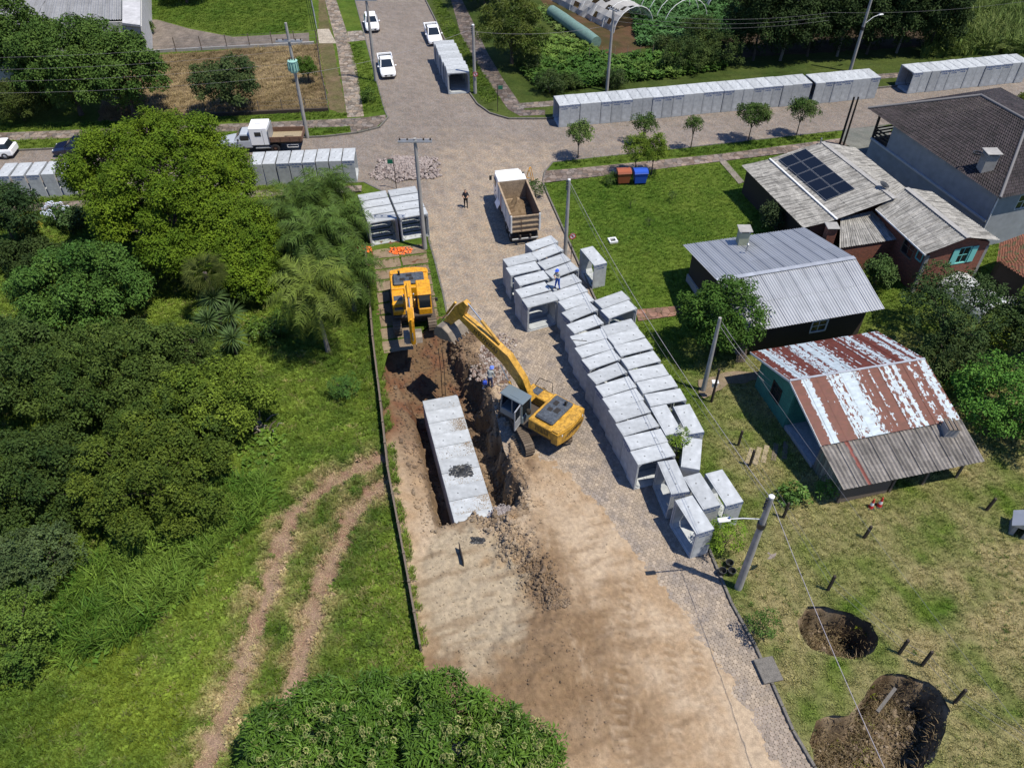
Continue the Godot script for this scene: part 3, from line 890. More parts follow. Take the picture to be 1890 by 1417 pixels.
func put_culvert(c: Vector2, turn: float, y: float, label: String, group: String, lettered: int, tilt := 0.0) -> Node3D:
	var k := lettered * 3 + rng.randi() % 3
	var r: Node3D = culvert_kinds[k].duplicate()
	r.name = numbered("box_culvert")
	add_child(r)
	r.position = Vector3(c.x, y, c.y)
	r.rotation = Vector3(0, turn, tilt)
	meta(r, label, "culvert", group)
	return r

# from the ends of a long top edge; side says on which side of a->b the box lies
func culvert_edge(a: Vector2, b: Vector2, side: float, label: String, group: String, lettered := 0) -> void:
	var d := (b - a).normalized()
	var nrm := Vector2(-d.y, d.x) * side
	var c := (a + b) / 2 + nrm * (CL / 2)
	# the collared end looks away from the body of the box, towards the edge a-b
	var out := -nrm
	put_culvert(c, atan2(out.x, out.y), 0.0, label, group, lettered)

# a straight row: a and b are the ends of its near top edge, openings look along the row
func culvert_row(a: Vector2, b: Vector2, count: int, labels: Callable, group: String, seed_: int) -> void:
	var d := (b - a).normalized()
	var step := (b - a).length() / count
	var back := Vector2(d.y, -d.x)
	if back.y > 0: back = -back
	for k in count:
		var c := a + d * step * (k + 0.5) + back * (CW / 2 + rng.randf_range(-0.05, 0.05))
		put_culvert(c, atan2(-d.x, -d.y) + rng.randf_range(-0.02, 0.02), 0.0, labels.call(k), group, 2 if (k * 7 + seed_) % 5 in [0, 1, 3] else 0)

func nth(k: int) -> String:
	var names := ["first", "second", "third", "fourth", "fifth", "sixth", "seventh", "eighth", "ninth", "tenth", "eleventh", "twelfth", "thirteenth", "fourteenth", "fifteenth", "sixteenth", "seventeenth", "eighteenth", "nineteenth", "twentieth", "twenty-first", "twenty-second", "twenty-third", "twenty-fourth", "twenty-fifth", "twenty-sixth"]
	return names[k]

func build_culverts() -> void:
	for l in 3:
		for t in [0.88, 1.0, 1.09]: culvert_kinds.append(make_culvert(t, l))
	# the large stand beside the dug street: [left end, right end of the near top edge], where it stands
	var g := "box culverts in the large stand beside the dug street"
	var rows := [
		[Vector3(1.54, 2.3, -50.4), Vector3(3.62, 2.3, -51.62), "rearmost box culvert of the stand, right behind the dump truck"],
		[Vector3(1.96, 2.3, -49.14), Vector3(3.99, 2.3, -50.51), "second box culvert behind the dump truck, beside the round sign"],
		[Vector3(-0.33, 2.3, -48.27), Vector3(1.93, 2.3, -49.22), "rearmost box culvert of the stand's short left column"],
		[Vector3(-0.08, 2.3, -47.16), Vector3(2.12, 2.3, -48.01), "second box culvert of the stand's short left column, chipped top"],
		[Vector3(2.49, 2.3, -47.95), Vector3(4.39, 2.3, -49.12), "box culvert right behind the worker standing on the stand"],
		[Vector3(3.02, 2.3, -46.81), Vector3(4.96, 2.3, -48.04), "box culvert whose open end shows behind the standing worker's back"],
		[Vector3(0.55, 2.3, -45.93), Vector3(2.75, 2.3, -46.85), "third box culvert of the stand's short left column"],
		[Vector3(0.68, 2.3, -44.49), Vector3(2.81, 2.3, -45.46), "fourth box culvert of the short left column, behind the open front one"],
		[Vector3(1.14, 2.3, -43.39), Vector3(3.25, 2.3, -44.28), "front box culvert of the short left column, open end facing the boom"],
		[Vector3(3.06, 2.3, -45.33), Vector3(5.08, 2.3, -46.5), "box culvert carrying the worker with blue helmet and trousers"],
		[Vector3(3.37, 2.3, -44.2), Vector3(5.48, 2.3, -45.35), "box culvert next in front of the one with the standing worker"],
		[Vector3(3.77, 2.3, -43.15), Vector3(5.83, 2.3, -44.23), "second box culvert in front of the one with the standing worker"],
		[Vector3(3.99, 2.3, -41.9), Vector3(6.04, 2.3, -43.18), "third box culvert in front of the one with the standing worker"],
		[Vector3(4.25, 2.3, -40.58), Vector3(6.27, 2.3, -41.7), "fourth box culvert in front of the one with the standing worker"],
		[Vector3(6.3, 2.3, -43.25), Vector3(8.43, 2.3, -44.42), "rear box culvert of the pair standing out towards the lawn"],
		[Vector3(6.69, 2.3, -42.18), Vector3(8.77, 2.3, -43.32), "front box culvert of the pair standing out towards the lawn, open end seen"],
		[Vector3(6.44, 2.3, -40.32), Vector3(8.6, 2.3, -41.19), "rearmost box culvert of the long right column near the brick path"],
		[Vector3(4.33, 2.3, -39.32), Vector3(6.43, 2.3, -40.14), "left column box culvert with a rod lying on its top"],
		[Vector3(6.83, 2.3, -39.32), Vector3(8.92, 2.3, -40.24), "second box culvert of the long right column"],
		[Vector3(4.61, 2.3, -38.15), Vector3(6.68, 2.3, -39.05), "left column box culvert just in front of the one with a rod"],
		[Vector3(5.07, 2.3, -37.03), Vector3(7.04, 2.3, -38.01), "left column box culvert, second in front of the rod"],
		[Vector3(5.31, 2.3, -35.63), Vector3(7.38, 2.3, -36.77), "left column box culvert with a wide gap before it, level with the boom foot"],
		[Vector3(5.7, 2.3, -34.51), Vector3(7.79, 2.3, -35.41), "left column box culvert level with the excavator's cab"],
		[Vector3(5.96, 2.3, -33.39), Vector3(8.18, 2.3, -34.31), "left column box culvert behind the excavator's engine hood"],
		[Vector3(6.25, 2.3, -32.37), Vector3(8.42, 2.3, -33.23), "left column box culvert beside the excavator's counterweight"],
		[Vector3(6.57, 2.3, -31.23), Vector3(8.77, 2.3, -32.06), "left column box culvert third from its open front end"],
		[Vector3(6.91, 2.3, -30.16), Vector3(9.1, 2.3, -30.81), "left column box culvert second from its open front end"],
		[Vector3(7.18, 2.3, -29.03), Vector3(9.4, 2.3, -29.76), "front box culvert of the left column, open end towards the camera"],
		[Vector3(7.12, 2.3, -38.29), Vector3(9.34, 2.3, -39.11), "third box culvert of the long right column"],
		[Vector3(7.48, 2.3, -37.03), Vector3(9.67, 2.3, -37.84), "fourth box culvert of the long right column, rim above a dark gap"],
		[Vector3(7.82, 2.3, -35.89), Vector3(9.96, 2.3, -36.52), "fifth box culvert of the long right column"],
		[Vector3(8.23, 2.3, -34.83), Vector3(10.34, 2.3, -35.46), "sixth box culvert of the long right column"],
		[Vector3(8.5, 2.3, -33.7), Vector3(10.73, 2.3, -34.24), "last crosswise box culvert of the right column, open end over turned boxes"],
	]
	var lett := [1, 4, 8, 12, 15, 20, 22, 26, 30]
	for k in rows.size():
		culvert_edge(Vector2(rows[k][0].x, rows[k][0].z), Vector2(rows[k][1].x, rows[k][1].z), -1.0, rows[k][2], g, 2 if k in lett else 0)
	# boxes turned to lie along the street; [far end, near end of the left long top edge]
	var turned := [
		[Vector3(5.22, 2.3, -50.65), Vector3(6.17, 2.3, -48.38), "lone box culvert standing on the lawn beside the round sign"],
		[Vector3(8.43, 2.3, -33.64), Vector3(9.07, 2.3, -31.28), "turned box culvert between the left column and a bush"],
		[Vector3(9.84, 2.3, -33.73), Vector3(10.36, 2.3, -31.33), "turned box culvert at the lawn edge, rim showing on its left"],
		[Vector3(10.13, 2.3, -31.22), Vector3(9.59, 2.3, -28.92), "skewed box culvert in front of the bush, standing nearly end on"],
		[Vector3(8.29, 2.3, -29.31), Vector3(8.76, 2.3, -26.89), "turned box culvert right of the left column's open front, hollow seen"],
		[Vector3(9.58, 2.3, -28.15), Vector3(10.31, 2.3, -25.89), "turned box culvert in the middle of the front three"],
		[Vector3(10.88, 2.3, -28.39), Vector3(11.6, 2.3, -26.13), "turned box culvert nearest the lawn in the front three"],
		[Vector3(8.89, 2.3, -26.51), Vector3(9.68, 2.3, -24.29), "foremost box culvert, hollow facing the street, beside a small bush"],
	]
	for k in turned.size():
		culvert_edge(Vector2(turned[k][0].x, turned[k][0].z), Vector2(turned[k][1].x, turned[k][1].z), -1.0, turned[k][2], g, 0 if k == 3 else 2)
	# block of eight by the wooden crossarm pole
	var gc := "box culverts in the block by the crossarm pole"
	for col in 2:
		for k in 4:
			var a := Vector2(-11.53 + col * 2.42, -54.19 - col * 0.8) + Vector2(-0.36, -1.1) * (3 - k) * 1.03
			if col == 1: a += Vector2(0.02, 0.05)
			culvert_edge(a, a + Vector2(2.26, -0.74), -1.0, "%s of four box culverts in the %s row of the block by the crossarm pole" % [["rearmost", "second", "third", "front"][k], ["left", "right"][col]], gc, 0)
	# the file on the upper street, openings towards the crossing
	for k in 9:
		var a := Vector2(-6.88, -83.65) + Vector2(-0.252, -1.024) * k + Vector2(rng.randf_range(-0.06, 0.06), 0)
		culvert_edge(a, a + Vector2(2.31, -0.36), -1.0, "%s box culvert from the open front of the file on the upper street" % nth(k), "box culverts in file on the upper street", 0)
	# rows along the cross street
	culvert_row(Vector2(-45.0, -61.65), Vector2(-38.7, -62.25), 5, func(k): return "%s box culvert from the left picture edge, behind the dark trees" % nth(k), "box culverts left of the yellow-green tree", 1)
	culvert_row(Vector2(-23.4, -63.77), Vector2(-14.1, -64.58), 8, func(k): return "%s box culvert right of the yellow-green tree, row on the left street" % nth(k), "box culverts in the row before the work truck", 2)
	culvert_row(Vector2(4.72, -75.72), Vector2(31.55, -81.21), 25, func(k): return "%s box culvert from the left end of the long right street row" % nth(k), "box culverts in the long row on the right street", 3)
	culvert_row(Vector2(31.9, -81.15), Vector2(39.2, -82.72), 7, func(k): return "%s box culvert of the short row of seven on the right street" % nth(k), "box culverts in the short row on the right street", 4)
	culvert_row(Vector2(43.1, -83.75), Vector2(57.1, -86.86), 13, func(k): return "%s box culvert of the row that runs out at the right picture edge" % nth(k), "box culverts in the far right row", 5)
	# laid in the trench
	for k in 10:
		var c := TR_O + TR_S * (k * 1.085 + 0.53)
		put_culvert(c, atan2(TR_S.x, TR_S.y) + (rng.randf() - 0.5) * 0.01, -2.82 + (0.02 if k % 2 else 0.0), "%s laid box culvert in the trench, counted from the digging end" % nth(k), "box culverts laid in the trench", 0)
	for k in culvert_kinds: k.free()

# ---------- plants ----------
func leaf(st: MB, p: Vector3, dir: Vector3, up: Vector3, l: float, w: float, fold := 0.2) -> void:
	var x := dir.cross(up).normalized()
	var nn := x.cross(dir).normalized()
	var m := p + dir * l * 0.45
	var tip := p + dir * l - nn * l * 0.15
	st.tri(p, m + x * w + nn * fold * w, tip)
	st.tri(p, tip, m - x * w + nn * fold * w)

func rdir(r: RandomNumberGenerator) -> Vector3:
	var z := r.randf_range(-1, 1)
	var a := r.randf() * TAU
	return Vector3(sqrt(1 - z * z) * cos(a), z, sqrt(1 - z * z) * sin(a))

var sprigs := {}
func make_sprigs() -> void:
	var r := RandomNumberGenerator.new()
	r.seed = 77
	for spec in [["round", 16, 0.17, 0.055, 0.3], ["small", 22, 0.1, 0.034, 0.24], ["broad", 11, 0.3, 0.1, 0.34], ["long", 15, 0.3, 0.036, 0.28]]:
		var st := MB.new()
		for k in spec[1]:
			var d := rdir(r)
			d.y = absf(d.y) * 0.9 + 0.05
			var p: Vector3 = d * spec[4] * r.randf_range(0.15, 1.0)
			var dir := (Vector3(d.x, d.y * 0.35 + r.randf_range(-0.35, 0.25), d.z) + rdir(r) * 0.55).normalized()
			var g := r.randf_range(0.8, 1.15)
			st.col = Color(g, g, g * r.randf_range(0.85, 1.1))
			leaf(st, p, dir, (Vector3.UP + rdir(r) * 0.6).normalized(), spec[2] * r.randf_range(0.7, 1.25), spec[3] * r.randf_range(0.8, 1.2))
		sprigs[spec[0]] = st.mesh(M.leaf_gloss if spec[0] in ["long", "broad"] else M.leaf)
	for spec in [["lawn", 16, 0.11, 0.012, 0.16, 0.5], ["weed", 18, 0.34, 0.022, 0.2, 0.75], ["reed", 18, 1.2, 0.034, 0.25, 0.9], ["straw", 12, 0.22, 0.009, 0.2, 1.0]]:
		var st := MB.new()
		for k in spec[1]:
			var a := r.randf() * TAU
			var o := Vector3(cos(a), 0, sin(a))
			var p: Vector3 = o * spec[4] * r.randf()
			var l: float = spec[2] * r.randf_range(0.6, 1.25)
			var lean: float = spec[5] * r.randf_range(0.2, 1.0)
			var b := (o + rdir(r) * 0.5); b.y = 0
			b = b.normalized()
			var x := b.cross(Vector3.UP) * float(spec[3])
			var m: Vector3 = p + (Vector3.UP * 0.75 + b * lean * 0.35) * l * 0.6
			var tip: Vector3 = p + (Vector3.UP * (0.95 - lean * 0.45) + b * lean) * l
			var g := r.randf_range(0.75, 1.2)
			st.col = Color(g * r.randf_range(0.9, 1.1), g, g * 0.9)
			st.tri(p - x, p + x, m + x * 0.8)
			st.tri(p - x, m + x * 0.8, m - x * 0.8)
			st.tri(m - x * 0.8, m + x * 0.8, tip)
		sprigs[spec[0]] = st.mesh(M.blade)
	# a low broad-leaved weed and a blossom cluster
	var st := MB.new()
	for k in 14:
		var a := r.randf() * TAU
		var o := Vector3(cos(a), r.randf_range(0.1, 0.8), sin(a)).normalized()
		var g := r.randf_range(0.8, 1.2)
		st.col = Color(g, g, g)
		leaf(st, o * 0.06 + Vector3.UP * r.randf() * 0.15, o, Vector3.UP, r.randf_range(0.1, 0.2), 0.04)
	sprigs.herb = st.mesh(M.leaf)
	st = MB.new()
	for k in 26:
		var d := rdir(r)
		d.y = absf(d.y)
		st.col = Color(1, 1, 1) * r.randf_range(0.85, 1.1)
		leaf(st, d * 0.12, (d + rdir(r) * 0.4).normalized(), Vector3.UP, 0.09, 0.035)
	sprigs.bloom = st.mesh(M.blade)

func many(called: String, mesh: Mesh, xf: Array, cols: PackedColorArray, parent: Node) -> MultiMeshInstance3D:
	var mm := MultiMesh.new()
	mm.transform_format = MultiMesh.TRANSFORM_3D
	mm.use_colors = true
	mm.mesh = mesh
	mm.instance_count = xf.size()
	for k in xf.size():
		mm.set_instance_transform(k, xf[k])
		mm.set_instance_color(k, cols[k])
	var o := MultiMeshInstance3D.new()
	o.name = called if parent != self else numbered(called)
	o.multimesh = mm
	parent.add_child(o, true)
	o.set_meta("kind", "stuff")
	return o

func tint(a: Color, b: Color, t: float, g: float) -> Color:
	var c := a.lerp(b, clampf(t, 0.0, 1.0))
	return Color(c.r * g, c.g * g, c.b * g)

# lobes: [centre, radii] in the tree's own space
func crown(parent: Node, lobes: Array, sprig: String, dens: float, size: float, ca: Color, cb: Color, sd: int, called := "crown", under := 0.45) -> void:
	var r := RandomNumberGenerator.new()
	r.seed = sd
	var xf := []
	var cols := PackedColorArray()
	var off := sd * 3.7
	for k in lobes.size():
		var c: Vector3 = lobes[k][0]
		var ra: Vector3 = lobes[k][1]
		var area := 4.0 * PI * pow((pow(ra.x * ra.y, 1.6) + pow(ra.x * ra.z, 1.6) + pow(ra.y * ra.z, 1.6)) / 3.0, 1.0 / 1.6)
		var lt := r.randf()
		for i in int(area * dens):
			var d := rdir(r)
			if d.y < -0.15 and r.randf() > under: continue
			var rr := r.randf_range(0.75, 1.08) if r.randf() < 0.75 else r.randf_range(0.3, 0.8)
			var p := c + d * ra * rr
			var inside := false
			for j in lobes.size():
				if j == k: continue
				var e: Vector3 = (p - lobes[j][0]) / lobes[j][1]
				if e.length_squared() < 0.5:
					inside = true
					break
			if inside: continue
			var gap := n3.get_noise_3d(p.x * 0.55 + off, p.y * 0.55, p.z * 0.55)
			if gap < -0.33: continue
			if k == 0 and r.randf() < 0.35: continue
			var up := (d * 0.8 + Vector3.UP * 0.7 + rdir(r) * 0.45).normalized()
			var x := up.cross(rdir(r)).normalized()
			var s := size * r.randf_range(0.75, 1.35)
			xf.append(Transform3D(Basis(x, up, x.cross(up)) * s, p))
			cols.append(tint(ca, cb, lt * 0.35 + r.randf() * 0.55 + n2.get_noise_3d(p.x + off, p.y, p.z) * 0.5, r.randf_range(0.75, 1.2)))
	many(called, sprigs[sprig], xf, cols, parent)

func auto_lobes(c: Vector3, ra: Vector3, n: int, sd: int, frac := 0.48) -> Array:
	var r := RandomNumberGenerator.new()
	r.seed = sd
	var mr := (ra.x + ra.y + ra.z) / 3.0
	var lr := maxf(mr * frac * 0.5, minf(0.42, mr * 0.4))
	n = clampi(int(1.75 * mr * mr / (lr * lr)), 7, 170)
	var out := [[c - Vector3(0, ra.y * 0.08, 0), ra * 0.68]]
	for k in n:
		var y := 1.0 - (k + 0.5) / n * 1.4
		var a := k * 2.39996 + r.randf() * 0.6
		var d := Vector3(sqrt(maxf(0.0, 1 - y * y)) * cos(a), y, sqrt(maxf(0.0, 1 - y * y)) * sin(a))
		var bulge := 1.0 + 0.42 * n2.get_noise_3d(d.x * 1.6 + sd, d.y * 1.6, d.z * 1.6)
		var q := lr * r.randf_range(0.7, 1.3)
		out.append([c + d * (ra * bulge - Vector3.ONE * lr * 0.7), Vector3(1, 0.75, 1) * q])
	return out

func trunk(parent: Node, h: float, r: float, lobes: Array, m: Material, stems := 1) -> void:
	var st := MB.new()
	for s in stems:
		var lean := Vector3(rng.randf_range(-0.15, 0.15), 0, rng.randf_range(-0.15, 0.15)) * h if stems > 1 else Vector3(rng.randf_range(-0.05, 0.05), 0, rng.randf_range(-0.05, 0.05)) * h
		st.tube([Vector3(0, -0.15, 0), Vector3(0, 0.1, 0) + lean * 0.05, lean * 0.5 + Vector3.UP * h * 0.5, lean + Vector3.UP * h], [r * 1.5, r * 1.1, r * 0.85, r * 0.6], 8)
		for k in mini(lobes.size(), 7):
			var e: Vector3 = lobes[k * (lobes.size() - 1) / 7][0]
			var p := lean + Vector3.UP * h * 0.97
			st.tube([p - Vector3.UP * 0.1, p.lerp(e, 0.5) + Vector3(0, 0.2, 0), e], [r * 0.5, r * 0.32, r * 0.12], 5, false)
	part("trunk", st, parent, m)

func tree(called: String, label: String, base: Vector3, c: Vector3, ra: Vector3, n: int, sprig: String, dens: float, size: float, ca: Color, cb: Color, sd: int, group := "", o := {}) -> Node3D:
	var t := thing(called, label, o.get("cat", "tree"), base, 0.0, group)
	var lobes := auto_lobes(c, ra, n, sd, o.get("frac", 0.48))
	for e in o.get("extra", []): lobes.append(e)
	trunk(t, o.get("th", maxf(0.2, c.y - ra.y * 0.6)), o.get("tr", 0.12), lobes, o.get("bark", M.bark), o.get("stems", 1))
	crown(t, lobes, sprig, dens, size, ca, cb, sd, o.get("crown", "crown"), o.get("under", 0.45))
	return t

func scatter(called: String, poly: PackedVector2Array, dens: float, sprig: String, cf: Callable, smin: float, smax: float, hf: Callable, keep: Callable, sd: int, label := "", category := "") -> void:
	var r := RandomNumberGenerator.new()
	r.seed = sd
	var lo := Vector2(1e9, 1e9)
	var hi := -lo
	for p in poly:
		lo = lo.min(p); hi = hi.max(p)
	var xf := []
	var cols := PackedColorArray()
	for k in int((hi.x - lo.x) * (hi.y - lo.y) * dens):
		var p := Vector2(r.randf_range(lo.x, hi.x), r.randf_range(lo.y, hi.y))
		# what lies outside the view is not planted
		var depth := 36.5 * 0.692 - p.y * 0.7218
		if absf(p.x) > depth * 0.70 + 1.0 or p.y > -12.0: continue
		if not Geometry2D.is_point_in_polygon(p, poly): continue
		var kp: float = keep.call(p)
		if r.randf() > kp: continue
		var s := r.randf_range(smin, smax)
		xf.append(Transform3D(Basis(Vector3.UP, r.randf() * TAU) * Basis(Vector3.RIGHT, r.randf_range(-0.15, 0.15)) * Basis().scaled(Vector3(s, s * r.randf_range(0.7, 1.3), s)), Vector3(p.x, hf.call(p), p.y)))
		var c: Color = cf.call(p)
		var g := r.randf_range(0.8, 1.35)
		cols.append(Color(c.r * g, c.g * g, c.b * g))
	if xf.is_empty(): return
	var o := many(called, sprigs[sprig], xf, cols, self)
	meta(o, label, category)

# palm frond: a bent midrib with leaflets, along +x, tip drooping
func frond_mesh(l: float, droop: float, leaflets: int, ll: float, col: Color, sd: int) -> ArrayMesh:
	var r := RandomNumberGenerator.new()
	r.seed = sd
	var st := MB.new()
	var pts := []
	for k in 9:
		var t := k / 8.0
		pts.append(Vector3(l * t * (1.0 - 0.18 * t * droop), l * (0.45 * t - (0.62 * droop + 0.3) * t * t), 0))
	st.col = col * 1.1
	st.tube(pts, [0.035, 0.033, 0.03, 0.026, 0.022, 0.018, 0.014, 0.01, 0.005], 4, false)
	for k in leaflets:
		var t := 0.14 + 0.85 * k / leaflets
		var f := t * 8.0
		var i := mini(int(f), 7)
		var p: Vector3 = pts[i].lerp(pts[i + 1], f - i)
		var d: Vector3 = (pts[i + 1] - pts[i]).normalized()
		for s in [-1.0, 1.0]:
			var g := r.randf_range(0.5, 1.35)
			st.col = Color(col.r * g, col.g * g, col.b * g)
			var q := ll * (0.55 + 0.6 * sin(PI * minf(1.0, t * 0.95))) * r.randf_range(0.8, 1.1)
			var dir := (Vector3(0, r.randf_range(-0.35, 0.6), s) + d * r.randf_range(0.3, 0.95)).normalized()
			var mid := p + dir * q * 0.5
			var tip := p + dir * q + Vector3(0, -q * r.randf_range(0.3, 0.85), 0)
			var w := d * 0.024
			st.tri(p - w, p + w, mid + w)
			st.tri(p - w, mid + w, mid - w)
			st.tri(mid - w, mid + w, tip)
	return st.mesh(M.blade)

func palm(label: String, base: Vector3, h: float, fl: float, count: int, ca: Color, sd: int, lean := Vector3.ZERO) -> void:
	var t := thing("palm_tree", label, "palm", base, 0.0, "feathery palms by the fence")
	var r := RandomNumberGenerator.new()
	r.seed = sd
	var top := Vector3.UP * h + lean
	part("trunk", MB.new().tube([Vector3(0, -0.1, 0), lean * 0.2 + Vector3.UP * h * 0.3, lean * 0.6 + Vector3.UP * h * 0.7, top], [0.19, 0.14, 0.12, 0.13], 9), t, M.bark_pale)
	var kinds := []
	for k in 4: kinds.append(frond_mesh(fl * r.randf_range(0.9, 1.1), [0.55, 0.9, 1.2, 1.45][k], 46, 0.72, ca * [1.15, 1.0, 0.95, 0.9][k], sd + k))
	for k in count:
		var f := part("frond", kinds[int(k * 4.0 / count)], t)
		f.position = top
		f.rotation = Vector3(r.randf_range(-0.25, 0.25), k * 2.39996, lerpf(0.75, -0.35, float(k) / count) + r.randf_range(-0.12, 0.12))

func spike_head(st: MB, c: Vector3, n: int, l: float, w: float, ca: Color, r: RandomNumberGenerator, low := -0.35) -> void:
	for k in n:
		var y := lerpf(1.0, low, float(k) / n)
		var a := k * 2.39996
		var d := Vector3(sqrt(maxf(0, 1 - y * y)) * cos(a), y, sqrt(maxf(0, 1 - y * y)) * sin(a))
		var x := d.cross(Vector3.UP + rdir(r) * 0.2).normalized() * w
		var g := r.randf_range(0.7, 1.3)
		st.col = Color(ca.r * g, ca.g * g, ca.b * g)
		var m := c + d * l * 0.5
		var tip := c + d * l + Vector3(0, -l * 0.12, 0)
		st.tri(c - x * 0.6, c + x * 0.6, m + x); st.tri(c - x * 0.6, m + x, m - x); st.tri(m - x, m + x, tip)

func fan_head(st: MB, c: Vector3, n: int, l: float, ca: Color, r: RandomNumberGenerator) -> void:   # fan palm: round pleated leaves on stalks
	for k in n:
		var y := lerpf(0.95, -0.55, float(k) / n)
		var a := k * 2.39996
		var d := Vector3(sqrt(maxf(0, 1 - y * y)) * cos(a), y, sqrt(maxf(0, 1 - y * y)) * sin(a))
		var p := c + d * l * 0.5
		var x := d.cross(Vector3.UP).normalized()
		var g := r.randf_range(0.7, 1.25)
		for i in 13:
			var b := lerpf(-1.25, 1.25, i / 12.0)
			var dir := (d * cos(b) + x * sin(b)).normalized()
			var q := g * r.randf_range(0.85, 1.1)
			st.col = Color(ca.r * q, ca.g * q, ca.b * q)
			leaf(st, p, (dir + Vector3(0, -0.25, 0)).normalized(), (Vector3.UP + d * 0.3).normalized(), l * 0.6 * r.randf_range(0.75, 1.1), 0.022)

func build_plants() -> void:
	make_sprigs()
	# ---- the large trees on the left
	var yg := Color(0.055, 0.105, 0.008)
	var yg2 := Color(0.125, 0.185, 0.013)
	tree("shade_tree", "broad yellow-green tree with a huge clumpy crown by the left street", Vector3(-25.92, 0.1, -50.45), Vector3(-0.9, 6.2, -4.0), Vector3(7.0, 4.0, 5.2), 26, "small", 15.0, 1.45, yg, yg2, 101, "", {"tr": 0.35, "th": 3.2, "frac": 0.36, "extra": [[Vector3(3.9, 4.3, -0.6), Vector3(2.7, 2.3, 2.6)], [Vector3(6.3, 3.9, 0.2), Vector3(2.0, 1.9, 2.2)], [Vector3(5.2, 3.4, 2.0), Vector3(1.5, 1.4, 1.5)], [Vector3(7.0, 2.8, 2.2), Vector3(1.6, 1.3, 1.5)], [Vector3(3.4, 3.3, 2.4), Vector3(1.9, 1.6, 1.7)], [Vector3(5.4, 2.4, 3.4), Vector3(1.7, 1.5, 1.6)], [Vector3(7.2, 1.9, 3.8), Vector3(1.3, 1.2, 1.3)], [Vector3(1.0, 3.6, 2.2), Vector3(2.3, 1.6, 1.8)], [Vector3(-3.9, 4.4, -1.0), Vector3(1.8, 1.6, 1.6)]]})
	var dg := Color(0.035, 0.075, 0.014)
	var dg2 := Color(0.085, 0.14, 0.03)
	for a in [["dense dark tree in front of the grey shed roof's middle", Vector3(-44.85, 0.1, -78.42), Vector3(0, 4.6, -0.6), Vector3(5.8, 4.7, 4.6), 21], ["dense dark tree covering the right end of the grey shed", Vector3(-39.32, 0.1, -78.42), Vector3(-0.4, 4.0, -0.6), Vector3(3.9, 4.0, 3.6), 22], ["dark tree at the shed's left end near the picture edge", Vector3(-52.98, 0.1, -84.01), Vector3(0, 4.8, -1), Vector3(3.6, 4.4, 3.6), 23]]:
		tree("dense_tree", a[0], a[1], a[2], a[3], 15, "round", 7.0, 1.35, dg, dg2, a[4], "trees before the grey shed", {"tr": 0.25, "frac": 0.42})
	tree("olive_shrub", "brownish olive conifer shrub at the left edge above the verge", Vector3(-50.21, 0.1, -77.17), Vector3(-0.5, 2.0, 0), Vector3(4.2, 2.2, 2.6), 9, "small", 12.0, 1.3, Color(0.03, 0.05, 0.012), Color(0.07, 0.09, 0.02), 24, "", {"cat": "shrub"})
	tree("round_tree", "round dark green tree standing alone in the mown lot", Vector3(-29.13, 0.1, -79.19), Vector3(0, 2.9, 0), Vector3(3.0, 2.5, 2.9), 12, "round", 8.0, 1.15, Color(0.03, 0.055, 0.02), Color(0.075, 0.105, 0.035), 25, "", {"tr": 0.16})
	tree("small_tree", "small dense bright green tree by the corner of the mown lot", Vector3(-22.59, 0.1, -86.43), Vector3(0, 1.6, 0), Vector3(1.0, 1.2, 1.0), 6, "small", 18.0, 1.1, Color(0.035, 0.08, 0.01), Color(0.08, 0.15, 0.02), 26, "", {"tr": 0.1})
	tree("small_tree", "dark leafy tree on the bright lawn at the top edge", Vector3(-44.05, 0.1, -112.57), Vector3(0, 2.6, 0), Vector3(2.6, 2.0, 2.6), 9, "round", 7.0, 1.3, dg, dg2, 27, "", {"tr": 0.18})
	tree("small_shrub", "low clipped bush by the shed wall and driveway", Vector3(-45.42, 0.1, -101.27), Vector3(0, 0.6, 0), Vector3(0.7, 0.7, 0.7), 4, "small", 20.0, 1.2, Color(0.06, 0.08, 0.03), dg2, 28, "", {"cat": "shrub", "tr": 0.04})
	tree("small_shrub", "small sapling on the verge strip left of the upper street", Vector3(-15.3, 0.1, -81.55), Vector3(0, 0.6, 0), Vector3(0.75, 0.7, 0.7), 5, "round", 9.0, 0.8, dg, dg2, 29, "", {"cat": "shrub", "tr": 0.03, "th": 0.5})
	tree("corner_tree", "bushy olive-green tree beside the pavement of the upper street", Vector3(0, 0.1, -91.74), Vector3(0.2, 3.9, -0.6), Vector3(3.7, 3.6, 3.6), 16, "long", 8.0, 1.1, Color(0.04, 0.075, 0.012), Color(0.115, 0.14, 0.025), 30, "", {"tr": 0.2})
	tree("corner_tree", "dark tree at the top edge above the upper street pavement", Vector3(-3.62, 0.1, -110.66), Vector3(0.5, 3.0, -1), Vector3(4.2, 3.0, 3), 10, "round", 7.0, 1.4, dg, Color(0.06, 0.11, 0.02), 31, "", {"tr": 0.2})
	# ---- street trees on the right street's verge
	var st_ := "young trees on the right street's verge"
	for a in [["young street tree nearest the crossing on the right verge", Vector3(6.31, 0.12, -69.08), 1.25, 2.3, 41, dg2], ["young street tree behind the double yellow-green trees", Vector3(12.87, 0.12, -72.38), 1.15, 1.6, 42, dg], ["slim young street tree with a thin dark crown", Vector3(17.42, 0.12, -71.15), 0.8, 2.2, 43, dg], ["spreading young street tree right of the slim one", Vector3(23.33, 0.12, -72.61), 1.5, 2.4, 44, dg], ["young street tree nearest the twin service poles", Vector3(28.39, 0.12, -73.76), 1.35, 2.4, 45, dg]]:
		tree("street_tree", a[0], a[1], Vector3(0, a[3] + 0.3, 0), Vector3(a[2], a[2] * 0.85, a[2]), 9, "round", 12.0, 0.8, a[5], Color(0.09, 0.13, 0.035), a[4], st_, {"tr": 0.06, "th": a[3] * 0.6})
